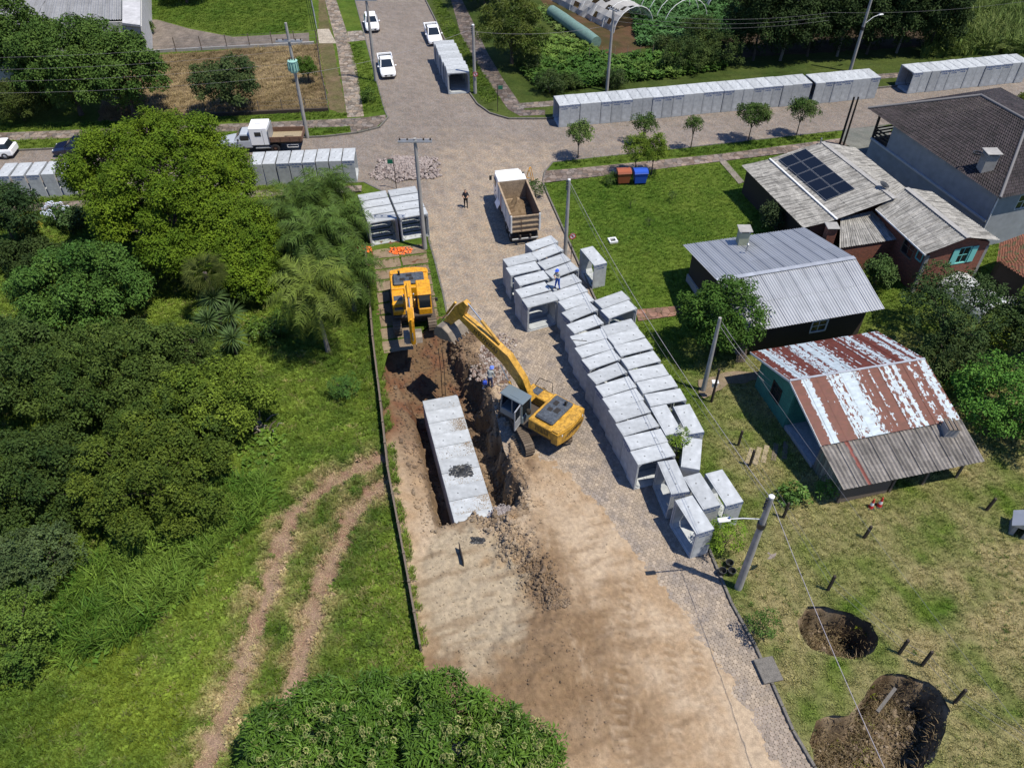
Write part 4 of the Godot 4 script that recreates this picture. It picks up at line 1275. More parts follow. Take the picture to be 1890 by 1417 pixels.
	for a in [["left of the two yellow-green trees by the bins", Vector3(11.4, 0.12, -65.97), 46], ["right of the two yellow-green trees by the bins", Vector3(12.9, 0.12, -65.97), 47]]:
		tree("bin_tree", a[0], a[1], Vector3(0, 2.5, 0), Vector3(1.2, 1.35, 1.2), 10, "small", 14.0, 1.0, Color(0.07, 0.125, 0.012), Color(0.15, 0.2, 0.025), a[2], "trees by the bins", {"tr": 0.06, "th": 1.3})
	tree("small_shrub", "dark shrub on the lawn between the truck and the pavement", Vector3(2.08, 0.12, -62.11), Vector3(0, 0.7, 0), Vector3(0.75, 0.75, 0.75), 5, "round", 9.0, 0.8, Color(0.025, 0.05, 0.015), Color(0.06, 0.1, 0.03), 48, "", {"cat": "shrub", "tr": 0.04})
	tree("small_shrub", "low dark shrub at the left of the bins", Vector3(8.98, 0.12, -64.19), Vector3(0, 0.4, 0), Vector3(0.7, 0.5, 0.7), 5, "small", 16.0, 0.9, Color(0.03, 0.06, 0.015), dg2, 49, "", {"cat": "shrub", "tr": 0.03, "th": 0.2})
	for a in [["thin rose bush with red bloom on the lawn", Vector3(14.11, 0.12, -61.19), 50], ["thin low rose bush in the middle of the lawn", Vector3(11.62, 0.12, -57.42), 51], ["thin plant on the lawn by the first yellow-green tree's shade", Vector3(10.3, 0.12, -60.02), 52]]:
		tree("rose_bush", a[0], a[1], Vector3(0, 0.55, 0), Vector3(0.4, 0.45, 0.4), 4, "round", 5.0, 0.6, dg, Color(0.09, 0.1, 0.04), a[2], "", {"cat": "shrub", "tr": 0.02, "th": 0.35})
	# ---- round the houses
	tree("dome_tree", "dense dome-shaped dark green tree left of the grey metal roof", Vector3(13.99, 0.12, -40.85), Vector3(0, 3.1, -0.3), Vector3(2.55, 2.5, 2.4), 18, "round", 10.0, 0.95, Color(0.03, 0.075, 0.012), Color(0.07, 0.135, 0.022), 61, "", {"tr": 0.16, "frac": 0.36})
	tree("house_shrub", "dark shrub under the solar roof's white eave", Vector3(22.08, 0.12, -56.59), Vector3(0, 1.4, 0), Vector3(1.5, 1.3, 1.2), 8, "round", 10.0, 0.9, Color(0.025, 0.045, 0.018), Color(0.06, 0.085, 0.035), 62, "", {"cat": "shrub", "tr": 0.06})
	tree("house_shrub", "rounded glossy bush between the grey metal roof and the brick house", Vector3(27.54, 0.12, -48.32), Vector3(0, 1.4, 0), Vector3(1.15, 1.4, 1.1), 8, "round", 12.0, 0.85, Color(0.04, 0.08, 0.02), Color(0.09, 0.14, 0.045), 63, "", {"cat": "shrub", "tr": 0.06})
	tree("open_tree", "open-branched dark tree in front of the plastic tunnel", Vector3(30.24, 0.12, -42), Vector3(0, 3.2, -0.2), Vector3(3.2, 2.2, 2.9), 15, "round", 5.5, 0.95, Color(0.025, 0.05, 0.015), Color(0.06, 0.095, 0.03), 64, "", {"tr": 0.12, "th": 1.2, "stems": 3})
	tree("yard_tree", "bright fresh green tree at the right picture edge", Vector3(30.58, 0.12, -33.9), Vector3(0.2, 2.4, 0), Vector3(3.2, 2.4, 2.9), 14, "round", 9.0, 0.95, Color(0.045, 0.125, 0.018), Color(0.1, 0.21, 0.035), 65, "", {"tr": 0.1})
	tree("yard_tree", "dark shrubby tree behind the rusty roof's right corner", Vector3(29, 0.12, -38.38), Vector3(0, 1.6, 0), Vector3(2.2, 1.6, 2.0), 10, "round", 8.0, 0.95, Color(0.022, 0.042, 0.012), Color(0.055, 0.08, 0.025), 66, "", {"tr": 0.1})
	tree("yard_tree", "dark tree at the right edge below the tiled roof", Vector3(35.57, 0.12, -41.14), Vector3(0, 2.6, 0), Vector3(2.3, 2.5, 2.2), 9, "round", 8.0, 0.95, Color(0.022, 0.045, 0.014), Color(0.055, 0.085, 0.025), 67, "", {"tr": 0.1})
	tree("yellow_shrub", "yellow-green leafy shrub by the tunnel's right end", Vector3(33.55, 0.12, -40.85), Vector3(0, 1.2, 0), Vector3(1.0, 1.3, 0.9), 6, "round", 7.0, 0.95, Color(0.1, 0.15, 0.02), Color(0.22, 0.27, 0.03), 68, "", {"cat": "shrub", "tr": 0.04})
	tree("hedge_bush", "clipped olive bush at the right edge above the tiled roof", Vector3(52.97, 0.12, -77.13), Vector3(0, 1.3, 0), Vector3(2.2, 1.5, 2.0), 8, "small", 16.0, 1.1, Color(0.06, 0.09, 0.012), Color(0.12, 0.15, 0.02), 69, "", {"cat": "shrub", "tr": 0.05})
	tree("yard_tree", "shrub in shade at the grey metal roof's lower left corner", Vector3(15.06, 0.12, -41.14), Vector3(0, 0.9, 0), Vector3(0.6, 0.8, 0.6), 5, "broad", 6.0, 0.7, dg, dg2, 70, "", {"cat": "shrub", "tr": 0.03})
	# flowering bed at the rusty house
	for a in [["leafy light green bush at the rusty house's front corner", Vector3(16.17, 0.12, -28.3), Vector3(0.85, 0.6, 0.7), "broad", 0.6, 71], ["dark shrub with pink flowers under the grey lean-to eave", Vector3(18.4, 0.12, -28.75), Vector3(0.8, 0.6, 0.6), "round", 0.7, 72], ["low flowering shrub at the lean-to's middle post", Vector3(19.7, 0.12, -29.2), Vector3(0.7, 0.5, 0.5), "round", 0.65, 73]]:
		tree("bed_bush", a[0], a[1], Vector3(0, 0.45, 0), a[2], 6, a[3], 9.0, a[4], Color(0.05, 0.11, 0.02), Color(0.11, 0.2, 0.04), a[5], "", {"cat": "shrub", "tr": 0.03, "th": 0.2})
	# shrubs along the street near the culverts
	for a in [["bright green bush against the foremost box culvert", Vector3(11.57, 0.12, -24.72), Vector3(0.95, 1.0, 0.9), 74, Color(0.08, 0.15, 0.012), Color(0.17, 0.25, 0.03), 1.0], ["bush growing between the turned box culverts", Vector3(9.86, 0.12, -30.99), Vector3(0.9, 1.1, 0.8), 75, Color(0.08, 0.14, 0.015), Color(0.16, 0.23, 0.03), 1.0], ["sapling leaning over the kerb below the lamp pole", Vector3(12.49, 0.12, -19.73), Vector3(0.85, 0.7, 0.75), 76, Color(0.04, 0.09, 0.015), Color(0.1, 0.16, 0.04), 0.9]]:
		tree("kerb_bush", a[0], a[1], Vector3(0, a[2].y * 1.2 + 0.2, 0), a[2], 8, "round", 10.0, 0.62 * a[6], a[4], a[5], a[3], "", {"cat": "shrub", "tr": 0.035, "th": 0.7})
	# ---- left thicket
	var th := "bushes of the left thicket"
	for a in [
		["mid-green rounded bush tree under the yellow-green tree", Vector3(-30.49, 0.1, -44.12), Vector3(0, 2.8, -0.6), Vector3(4.4, 2.9, 3.8), 81, Color(0.035, 0.085, 0.016), Color(0.08, 0.15, 0.03), "round", 1.05],
		["dark thicket bush at the left edge below the green bush tree", Vector3(-31.39, 0.1, -36.34), Vector3(-0.5, 2.6, 0), Vector3(4.4, 2.7, 4.2), 82, Color(0.028, 0.055, 0.013), Color(0.065, 0.1, 0.025), "round", 0.95],
		["dark thicket bush in the upper middle of the left thicket", Vector3(-25.45, 0.1, -36.09), Vector3(0, 2.7, 0), Vector3(4.7, 2.6, 4.2), 83, Color(0.032, 0.06, 0.012), Color(0.075, 0.11, 0.022), "round", 0.95],
		["lighter leafy bush at the thicket's right side", Vector3(-18.16, 0.1, -33.92), Vector3(0, 2.2, 0), Vector3(3.0, 2.3, 2.8), 84, Color(0.055, 0.095, 0.012), Color(0.13, 0.18, 0.022), "round", 0.95],
		["dark thicket bush in the lower middle above the reeds", Vector3(-20.18, 0.1, -27.95), Vector3(0, 2.5, 0), Vector3(4.3, 2.5, 3.7), 85, Color(0.035, 0.062, 0.01), Color(0.1, 0.135, 0.018), "round", 0.9],
		["very dark thicket bush at the left edge above the light bush", Vector3(-26.75, 0.1, -27.95), Vector3(-0.3, 2.4, 0), Vector3(4.0, 2.5, 3.4), 86, Color(0.022, 0.045, 0.011), Color(0.055, 0.085, 0.018), "round", 0.9],
		["grey-green bush left of the tall reeds", Vector3(-24.61, 0.1, -22.92), Vector3(0, 1.9, 0), Vector3(2.1, 1.7, 1.8), 87, Color(0.04, 0.07, 0.025), Color(0.09, 0.125, 0.05), "small", 1.15],
		["light green bush at the lower left picture edge", Vector3(-23.86, 0.1, -18.64), Vector3(-0.3, 1.9, 0), Vector3(2.2, 1.8, 2.1), 88, Color(0.05, 0.1, 0.016), Color(0.11, 0.17, 0.03), "small", 1.15],
		["small shrub beside the palms next to the fence", Vector3(-10.86, 0.1, -36.59), Vector3(0, 0.9, 0), Vector3(1.0, 1.0, 0.9), 89, Color(0.04, 0.1, 0.018), Color(0.09, 0.17, 0.04), "small", 0.8],
		["bush filling the thicket's middle between the darker crowns", Vector3(-20.51, 0.1, -32.1), Vector3(0, 2.0, 0), Vector3(3.4, 2.1, 2.8), 95, Color(0.035, 0.065, 0.012), Color(0.085, 0.125, 0.02), "round", 0.9],
		["dark bush at the thicket's upper right below the dry shrub", Vector3(-22.08, 0.1, -38.41), Vector3(0, 1.9, 0), Vector3(2.6, 1.9, 2.2), 96, Color(0.03, 0.055, 0.012), Color(0.07, 0.105, 0.022), "round", 0.9],
		["dark bush under the yellow-green tree's right side", Vector3(-20.14, 0.1, -47.67), Vector3(0, 1.4, 0), Vector3(2.4, 1.5, 1.8), 97, Color(0.025, 0.05, 0.01), Color(0.06, 0.1, 0.018), "round", 0.9],
		["bright low bush between the yuccas and the palms", Vector3(-17.24, 0.1, -42.91), Vector3(0, 0.7, 0), Vector3(1.5, 0.8, 1.2), 98, Color(0.05, 0.1, 0.014), Color(0.11, 0.18, 0.025), "broad", 0.5],
		["dark tree with grey trunk at the left edge before the culverts", Vector3(-39.62, 0.1, -53.04), Vector3(0.3, 3.9, -0.4), Vector3(2.4, 2.2, 2.0), 90, Color(0.018, 0.04, 0.014), Color(0.045, 0.08, 0.025), "round", 1.0],
		["dark undergrowth bush at the left edge under the grey trunk", Vector3(-37.92, 0.1, -51.17), Vector3(0, 1.2, 0), Vector3(3.0, 1.3, 1.8), 91, Color(0.02, 0.04, 0.012), Color(0.05, 0.075, 0.02), "round", 1.0],
		["yellow-leaved croton shrub in the dark corner at left", Vector3(-39.69, 0.1, -55.39), Vector3(0, 1.2, 0), Vector3(1.0, 1.1, 0.8), 92, Color(0.1, 0.12, 0.015), Color(0.3, 0.25, 0.03), "broad", 0.6],
		["dark bush behind the blue-white hydrangea", Vector3(-36.45, 0.1, -56.62), Vector3(0, 1.1, 0), Vector3(1.3, 1.2, 1.0), 93, Color(0.03, 0.065, 0.018), Color(0.06, 0.11, 0.03), "broad", 0.6]]:
		tree("thicket_bush", a[0], a[1], a[2], a[3], 13, a[7], 9.0, a[8], a[5], a[6], a[4], th, {"cat": "shrub", "tr": 0.09, "frac": 0.4, "under": 0.6})
	# hydrangea: leaves and pale blue heads
	var hy := tree("hydrangea", "hydrangea with pale blue-white flower heads near the left culverts", Vector3(-38.4, 0.1, -57.71), Vector3(0, 0.9, 0), Vector3(1.0, 0.9, 0.8), 6, "broad", 8.0, 0.55, Color(0.04, 0.09, 0.02), Color(0.08, 0.15, 0.03), 94, "", {"cat": "shrub", "tr": 0.03, "th": 0.4})
	var hx := []
	var hc := PackedColorArray()
	for k in 24:
		var d := rdir(rng); d.y = absf(d.y)
		hx.append(Transform3D(Basis() * 1.1, Vector3(0, 0.9, 0) + d * Vector3(1.05, 1.0, 0.9)))
		hc.append(Color(0.62, 0.68, 0.85) * rng.randf_range(0.8, 1.1))
	many("flower_heads", sprigs.bloom, hx, hc, hy)
	# the blossoming tree at the bottom edge, close to the camera
	var mg := tree("blossoming_tree", "large tree with cream flower panicles at the bottom edge", Vector3(-4.24, 0.05, -11.54), Vector3(0, 4.3, -0.2), Vector3(6.1, 2.6, 3.6), 22, "long", 15.0, 0.95, Color(0.04, 0.09, 0.012), Color(0.1, 0.18, 0.025), 111, "", {"tr": 0.25, "th": 2.0, "frac": 0.4})
	var bx := []
	var bc := PackedColorArray()
	for k in 900:
		var d := rdir(rng); d.y = absf(d.y) * 0.8 + 0.2
		d = d.normalized()
		var p := Vector3(0, 4.3, -0.2) + d * Vector3(6.1, 2.75, 3.7) * rng.randf_range(0.95, 1.06)
		if p.z < -1.9: continue
		if n2.get_noise_3d(p.x * 0.8, p.y, p.z * 0.8) < -0.05: continue
		bx.append(Transform3D(Basis(rdir(rng), 0.5).scaled(Vector3(0.6, rng.randf_range(1.0, 1.9), 0.6) * rng.randf_range(0.6, 1.1)), p))
		bc.append(Color(0.3, 0.32, 0.12) * rng.randf_range(0.7, 1.2))
	many("flower_panicles", sprigs.bloom, bx, bc, mg)
	# ---- palms
	var pc := Color(0.052, 0.088, 0.017)
	palm("tallest feathery palm with drooping yellow-green fronds by the fence", Vector3(-12.84, 0.1, -41.16), 5.6, 3.2, 34, Color(0.085, 0.115, 0.02), 121, Vector3(-0.2, 0, 0))
	palm("feathery palm behind the tallest one", Vector3(-14.36, 0.1, -48.69), 4.8, 3.1, 34, pc, 122)
	palm("feathery palm at the left rear of the palm group", Vector3(-16.85, 0.1, -53.04), 4.2, 2.9, 32, pc * 0.85, 123)
	palm("feathery palm at the fence in front of the culvert block", Vector3(-11.64, 0.1, -45.7), 3.4, 2.7, 30, pc * 0.9, 126)
	palm("feathery palm in the middle of the palm group", Vector3(-14.7, 0.1, -55.39), 4.6, 2.9, 32, pc * 0.95, 127)
	palm("feathery palm beside the block of box culverts", Vector3(-13.24, 0.1, -52.29), 3.6, 2.8, 32, pc, 124)
	palm("small feathery palm before the left street row of culverts", Vector3(-17.91, 0.1, -60.05), 1.6, 1.7, 18, pc * 0.8, 125)
	var r := RandomNumberGenerator.new()
	r.seed = 9
	var fp := thing("fan_palm", "fan palm with a rounded head among the yuccas", "palm", Vector3(-21.29, 0.1, -44.75))
	part("trunk", MB.new().tube([Vector3.ZERO, Vector3(0, 2.6, 0), Vector3(-0.1, 4.2, 0)], [0.2, 0.17, 0.16], 8), fp, M.bark)
	var fh := MB.new()
	fan_head(fh, Vector3(-0.1, 4.2, 0), 34, 1.7, Color(0.12, 0.15, 0.04), r)
	part("fronds", fh, fp, M.blade).set_meta("kind", "stuff")
	for a in [["yucca with the highest spiky head below the fan palm", Vector3(-21.07, 0.1, -43.96), 2.6], ["left spiky yucca of the lower group", Vector3(-21.16, 0.1, -42.33), 1.9], ["right upper spiky yucca of the group", Vector3(-19.8, 0.1, -43.14), 1.8], ["lowest spiky yucca of the group", Vector3(-19.13, 0.1, -40.77), 1.6]]:
		var y := thing("yucca", a[0], "yucca", a[1], 0.0, "yuccas by the palms")
		part("trunk", MB.new().tube([Vector3.ZERO, Vector3(0.05, a[2], 0)], [0.12, 0.09], 7), y, M.bark)
		var s := MB.new()
		spike_head(s, Vector3(0.05, a[2], 0), 80, 1.3, 0.045, Color(0.055, 0.09, 0.03), r)
		part("leaf_rosette", s, y, M.blade)
	var df := thing("dry_shrub", "shrub with hanging dry brown and grey fronds", "shrub", Vector3(-22.58, 0.1, -40.77))
	var ds := MB.new()
	for c in [Vector3(0, 1.3, 0), Vector3(0.7, 0.9, 0.3), Vector3(-0.6, 1.0, -0.2), Vector3(0.3, 0.6, 0.8)]: fan_head(ds, c, 9, 0.8, [Color(0.26, 0.22, 0.17), Color(0.13, 0.14, 0.05), Color(0.2, 0.15, 0.09)][int(c.z * 3.0) % 3], r)
	part("dry_fronds", ds, df, M.blade).set_meta("kind", "stuff")
	part("stem", MB.new().tube([Vector3.ZERO, Vector3(0.1, 1.2, 0)], [0.12, 0.07], 7), df, M.bark)
	# broken cactus tangle beside the thicket
	var ct := thing("cactus_tangle", "tangle of fallen pale branches beside the thicket", "branches", Vector3(-15.37, 0.1, -33.66))
	for k in 16:
		var a := r.randf() * TAU
		var p := Vector3(r.randf_range(-0.7, 0.7), 0.1, r.randf_range(-0.9, 0.6))
		var q := p + Vector3(cos(a), r.randf_range(0.2, 1.1), sin(a)) * r.randf_range(0.4, 1.0)
		part("branch", MB.new().tube([p, (p + q) / 2 + Vector3(0, 0.2, 0), q], [0.05, 0.045, 0.02], 6), ct, M.bark_pale if k % 3 else M.wood_old)
	# ---- reeds, meadow and lawns
	var meadow_poly := v2([Vector2(-20.93, -63.92), Vector2(-45.34, -61.39), Vector2(-56.13, -33.55), Vector2(-28.85, -11.56), Vector2(-3.24, -11.56), Vector2(-4.37, -18.55), Vector2(-5.79, -24), Vector2(-7.38, -30.04), Vector2(-8.45, -35.45), Vector2(-9.79, -41.85), Vector2(-11.75, -52.43), Vector2(-13.6, -61.57)])
	var in_meadow := func(p): return clampf((rut(p) + n2.get_noise_2d(p.x * 2.0, p.y * 2.0) * 0.45 - 0.3) * 1.6, 0.0, 1.0)
	scatter("meadow_grass", meadow_poly, 60.0, "weed", meadow_colour, 0.4, 0.95, meadow_height, in_meadow, 201, "tall meadow grass left of the fence", "grass")
	scatter("meadow_herb", meadow_poly, 30.0, "herb", func(p): return meadow_colour(p) * 1.1, 0.5, 1.1, meadow_height, func(p): return in_meadow.call(p) * clampf(0.45 + n1.get_noise_2d(p.x * 2.0, p.y * 2.0) * 1.5, 0.0, 1.0), 202, "low leafy herbs in the meadow", "herb")
	scatter("rut_straw", meadow_poly, 26.0, "straw", func(p): return Color(0.4, 0.31, 0.19), 0.6, 1.3, func(p): return meadow_height(p) - 0.06, func(p): return 0.8 * (1.0 - smoothstep(0.5, 1.3, rut(p))), 203, "dry straw lying along the wheel ruts", "straw")
	scatter("meadow_tufts", meadow_poly, 9.0, "weed", func(p): return mixn(p, Color(0.05, 0.08, 0.018), Color(0.24, 0.22, 0.09), 1.5), 0.5, 1.15, meadow_height, func(p): return in_meadow.call(p) * (0.9 if p.x > -12.0 and p.y > -33.0 else 0.25), 207, "straw-tipped tufts between ruts and fence", "grass")
	var reed_poly := v2([Vector2(-21.82, -18.13), Vector2(-23.29, -21.38), Vector2(-22.47, -24), Vector2(-19.87, -25.94), Vector2(-16.78, -29.22), Vector2(-14.32, -29.63), Vector2(-13.94, -27.25), Vector2(-16.1, -24.34), Vector2(-16.98, -21.38), Vector2(-19.32, -19.27)])
	scatter("reed_bed", reed_poly, 20.0, "reed", func(p): return mixn(p, Color(0.035, 0.085, 0.01), Color(0.1, 0.16, 0.025), 1.8), 0.45, 1.1, meadow_height, func(p): return 1.0, 204, "bed of tall broad-bladed reeds below the thicket", "reeds")
	scatter("bank_herbs", v2([Vector2(-19.57, -25.94), Vector2(-17, -30.04), Vector2(-17, -32.64), Vector2(-14.5, -33.55), Vector2(-13.6, -30.04), Vector2(-13.79, -27.25), Vector2(-16.01, -24), Vector2(-17.26, -21.38), Vector2(-19.48, -18.98), Vector2(-21.59, -17.58), Vector2(-23.05, -20.45), Vector2(-21.88, -24)]), 12.0, "broad", func(p): return mixn(p, Color(0.045, 0.1, 0.014), Color(0.1, 0.17, 0.025), 1.6), 0.5, 1.3, meadow_height, func(p): return clampf(0.7 + n2.get_noise_2d(p.x, p.y) * 1.5, 0.0, 1.0), 208, "bright broad-leaved plants on the bank below the thicket", "plants")
	var lawn_poly := v2([Vector2(12.16, -19.27), Vector2(11.4, -21.53), Vector2(10.4, -28.0), Vector2(5.4, -52.0), Vector2(3.2, -63.0), Vector2(2.82, -64.31), Vector2(14.99, -67.1), Vector2(25.23, -69.52), Vector2(49.18, -68.46), Vector2(43.31, -29.22), Vector2(31.4, -11.56), Vector2(14.37, -11.56), Vector2(13.44, -13.4)])
	var off_pits := func(p): return 0.0 if poly_dist(p, pit_small) < 0.02 or poly_dist(p, pit_large) < 0.02 else 1.0
	scatter("lawn_grass", lawn_poly, 34.0, "lawn", func(p): return yard_colour(p) * 1.4, 0.7, 1.3, func(p): return 0.12 + n1.get_noise_2d(p.x, p.y) * 0.05, off_pits, 205, "short lawn grass round the houses", "grass")
	scatter("lawn_weeds", lawn_poly, 5.0, "weed", func(p): return mixn(p, Color(0.05, 0.12, 0.016), Color(0.14, 0.17, 0.04), 1.3), 0.2, 0.5, func(p): return 0.12, func(p): return off_pits.call(p) * clampf(n1.get_noise_2d(p.x * 2.0, p.y * 2.0) * 2.5, 0.0, 1.0), 206, "taller weed tufts in the lawn", "weeds")
	for a in [[v2([Vector2(-15.69, -88.59), Vector2(-13.46, -79.54), Vector2(-15.44, -78.64), Vector2(-19.86, -97.98), Vector2(-18.38, -98.33)]), 211], [v2([Vector2(-10.97, -113.96), Vector2(-9.86, -113.96), Vector2(-6.46, -101.55), Vector2(-4.11, -91.99), Vector2(-1.17, -82.18), Vector2(-2.71, -80.84), Vector2(-4.58, -84.52), Vector2(-9.43, -105.32)]), 212], [v2([Vector2(-50.62, -72.62), Vector2(-21.12, -75.19), Vector2(-16.53, -75.67), Vector2(-16.28, -74.36), Vector2(-18.7, -73.89), Vector2(-49.73, -70.72)]), 213], [v2([Vector2(-52.29, -76.15), Vector2(-34.4, -77.38), Vector2(-19.26, -79.15), Vector2(-17.25, -78.64), Vector2(-17.12, -77.76), Vector2(-51.5, -74.48)]), 214], [v2([Vector2(3.96, -68.25), Vector2(10.25, -69.52), Vector2(32.9, -74.59), Vector2(32.54, -73.42), Vector2(20.13, -70.06), Vector2(4.32, -67.21)]), 215], [v2([Vector2(-52.48, -118.47), Vector2(-29.03, -118.47), Vector2(-25.69, -101.92), Vector2(-34.73, -100.46), Vector2(-41.8, -103.79), Vector2(-46.49, -106.5)]), 216]]:
		scatter("verge_grass", a[0], 16.0, "lawn", lawn_colour, 1.0, 1.8, lvl(0.125), func(p): return 1.0, a[1], "grass of the verge strips", "grass")
	scatter("mown_stubble", v2([Vector2(-42.81, -93.93), Vector2(-23.7, -97.63), Vector2(-19.49, -79.8), Vector2(-34.48, -78.01), Vector2(-42.14, -77.13), Vector2(-46.81, -92.95)]), 9.0, "straw", func(p): return mixn(p, Color(0.16, 0.12, 0.06), Color(0.33, 0.25, 0.14), 1.4), 1.2, 2.2, lvl(0.1), func(p): return 1.0, 219, "cut stubble on the mown lot", "stubble")
	scatter("strip_grass", v2([Vector2(-13.55, -63.25), Vector2(-7.53, -59.51), Vector2(-6.16, -52.13), Vector2(-5.23, -47.8), Vector2(-4.73, -44.87), Vector2(-8.66, -40.99), Vector2(-8.45, -35.45), Vector2(-9.79, -41.85), Vector2(-11.75, -52.43)]), 60.0, "weed", lawn_colour, 0.18, 0.4, lvl(0.12), func(p):
		var row := fposmod(p.y + 53.6 + (p.x + 10.0) * 0.25, 1.42)
		return (1.0 if row > 1.22 or row < 0.05 else 0.03) if p.x < lerpf(-7.2, -5.0, (p.y + 54.0) / 12.0) else 0.5, 217, "grass growing between the earth panels", "grass")
	var fence_side := v2([Vector2(-11.66, -52.43), Vector2(-9.68, -41.85), Vector2(-8.35, -35.45), Vector2(-7.22, -30.04), Vector2(-5.67, -24), Vector2(-4.42, -18.84), Vector2(-4.24, -19.27), Vector2(-5.37, -24), Vector2(-6.77, -30.04), Vector2(-8.14, -36.44), Vector2(-9.26, -41.85), Vector2(-11.18, -52.43)])
	scatter("fence_weeds", fence_side, 60.0, "weed", lawn_colour, 0.4, 0.9, lvl(0.06), func(p): return clampf(0.7 + n2.get_noise_2d(p.x, p.y) * 2.0, 0.0, 1.0), 218, "weeds growing along the site side of the fence", "weeds")
	# ---- market garden and wood beyond the right street
	var beds := v2([Vector2(1.02, -101.92), Vector2(7.91, -97.46), Vector2(11.81, -93.28), Vector2(24.9, -94.92), Vector2(24.66, -90.42), Vector2(18.65, -87.85), Vector2(3.26, -83.96), Vector2(0.93, -90.12)])
	scatter("garden_greens", beds, 12.0, "herb", func(p): return mixn(p, Color(0.04, 0.095, 0.016), Color(0.1, 0.16, 0.03), 1.4), 1.6, 3.4, lvl(0.12), func(p): return 0.9, 221, "dense green vegetables and weeds behind the long row", "vegetables")
	var rows_ := v2([Vector2(4.38, -111.81), Vector2(10.74, -95.75), Vector2(7.55, -96.94), Vector2(2.88, -109.72)])
	scatter("vegetable_rows", rows_, 16.0, "herb", func(p): return mixn(p, Color(0.05, 0.11, 0.02), Color(0.13, 0.18, 0.05), 1.4), 1.0, 2.2, lvl(0.12), func(p): return 1.0 if fposmod(p.x * 0.85 + p.y * 0.45, 0.9) < 0.45 else 0.05, 222, "vegetable rows left of the rolled green net", "vegetables")
	scatter("tunnel_greens", v2([Vector2(15.39, -96.6), Vector2(25.89, -100.1), Vector2(31.01, -101.92), Vector2(29.86, -120.82), Vector2(15.9, -120.82)]), 9.0, "herb", func(p): return mixn(p, Color(0.035, 0.09, 0.02), Color(0.07, 0.15, 0.05), 1.4), 1.6, 3.4, lvl(0.12), func(p): return 0.9, 223, "leafy greens under the open tunnel hoops", "vegetables")
	var gs := "shrubs along the garden border"
	for a in [["dark shrub at the left of the garden border", Vector3(4.13, 0.1, -83.73), 1.3, 231], ["clump shrub right of the dark border shrub", Vector3(6.25, 0.1, -84.71), 1.0, 232], ["shrub by the foot of the garden lamp pole", Vector3(11.38, 0.1, -85.42), 1.0, 233], ["tall dark bush in the middle of the garden", Vector3(19.74, 0.1, -90.18), 2.0, 234], ["hydrangea-like bush at the pavement corner of the garden", Vector3(1.86, 0.1, -89.87), 1.1, 235], ["dark bush between garden and wood", Vector3(24.27, 0.1, -91.74), 2.0, 236], ["overgrown bush at the mouth of the net tunnel", Vector3(18.24, 0.1, -95.99), 1.0, 237], ["overgrown bush right of the net tunnel", Vector3(22.83, 0.1, -98.06), 1.8, 238]]:
		tree("garden_shrub", a[0], a[1], Vector3(0, a[2] * 0.8, 0), Vector3(a[2] * 1.25, a[2], a[2]), 8, "long" if a[3] % 2 else "round", 7.0, 0.9, Color(0.028, 0.055, 0.016), Color(0.07, 0.1, 0.025), a[3], gs, {"cat": "shrub", "tr": 0.05})
	var wr := RandomNumberGenerator.new()
	wr.seed = 55
	var wl := ["left end, nearest the hoops", "left, with two pale leaning stems", "left middle", "middle, behind the short row", "middle, left of the tall leaning pole", "right middle, behind the leaning pole", "right, beside the maize", "far left at the top edge", "far middle at the top edge", "far right at the top edge", "far end next to the maize top"]
	for k in wl.size():
		var b: Vector3 = [Vector3(28.26, 0.1, -92.7), Vector3(31.44, 0.1, -92.7), Vector3(34.97, 0.1, -94), Vector3(38.5, 0.1, -94), Vector3(42.24, 0.1, -94.66), Vector3(45.91, 0.1, -94.99), Vector3(49.72, 0.1, -95.32), Vector3(33.88, 0.1, -105.42), Vector3(40.16, 0.1, -105.42), Vector3(47.48, 0.1, -106.4), Vector3(54.13, 0.1, -105.42)][k]
		tree("wood_tree", "dark tree of the wood: " + wl[k], b, Vector3(0, 4.4, -0.6), Vector3(3.6, 4.4, 3.2), 13, "round", 5.0, 1.35, Color(0.016, 0.032, 0.01), Color(0.042, 0.07, 0.02), 240 + k, "trees of the dark wood", {"tr": 0.14, "th": 4.0, "under": 0.95, "bark": M.bark_pale if k % 2 else M.bark, "stems": 2 if k % 3 == 1 else 1})
	var corn := v2([Vector2(48.33, -93.6), Vector2(57.89, -107.69), Vector2(66.56, -123.25), Vector2(94.92, -123.25), Vector2(81.03, -100.1), Vector2(61.11, -94.92)])
	scatter("maize_field", corn, 6.0, "reed", func(p): return mixn(p, Color(0.06, 0.1, 0.02), Color(0.13, 0.17, 0.05), 1.2), 1.2, 1.9, lvl(0.1), func(p): return 1.0, 224, "field of tall maize at the upper right", "maize")

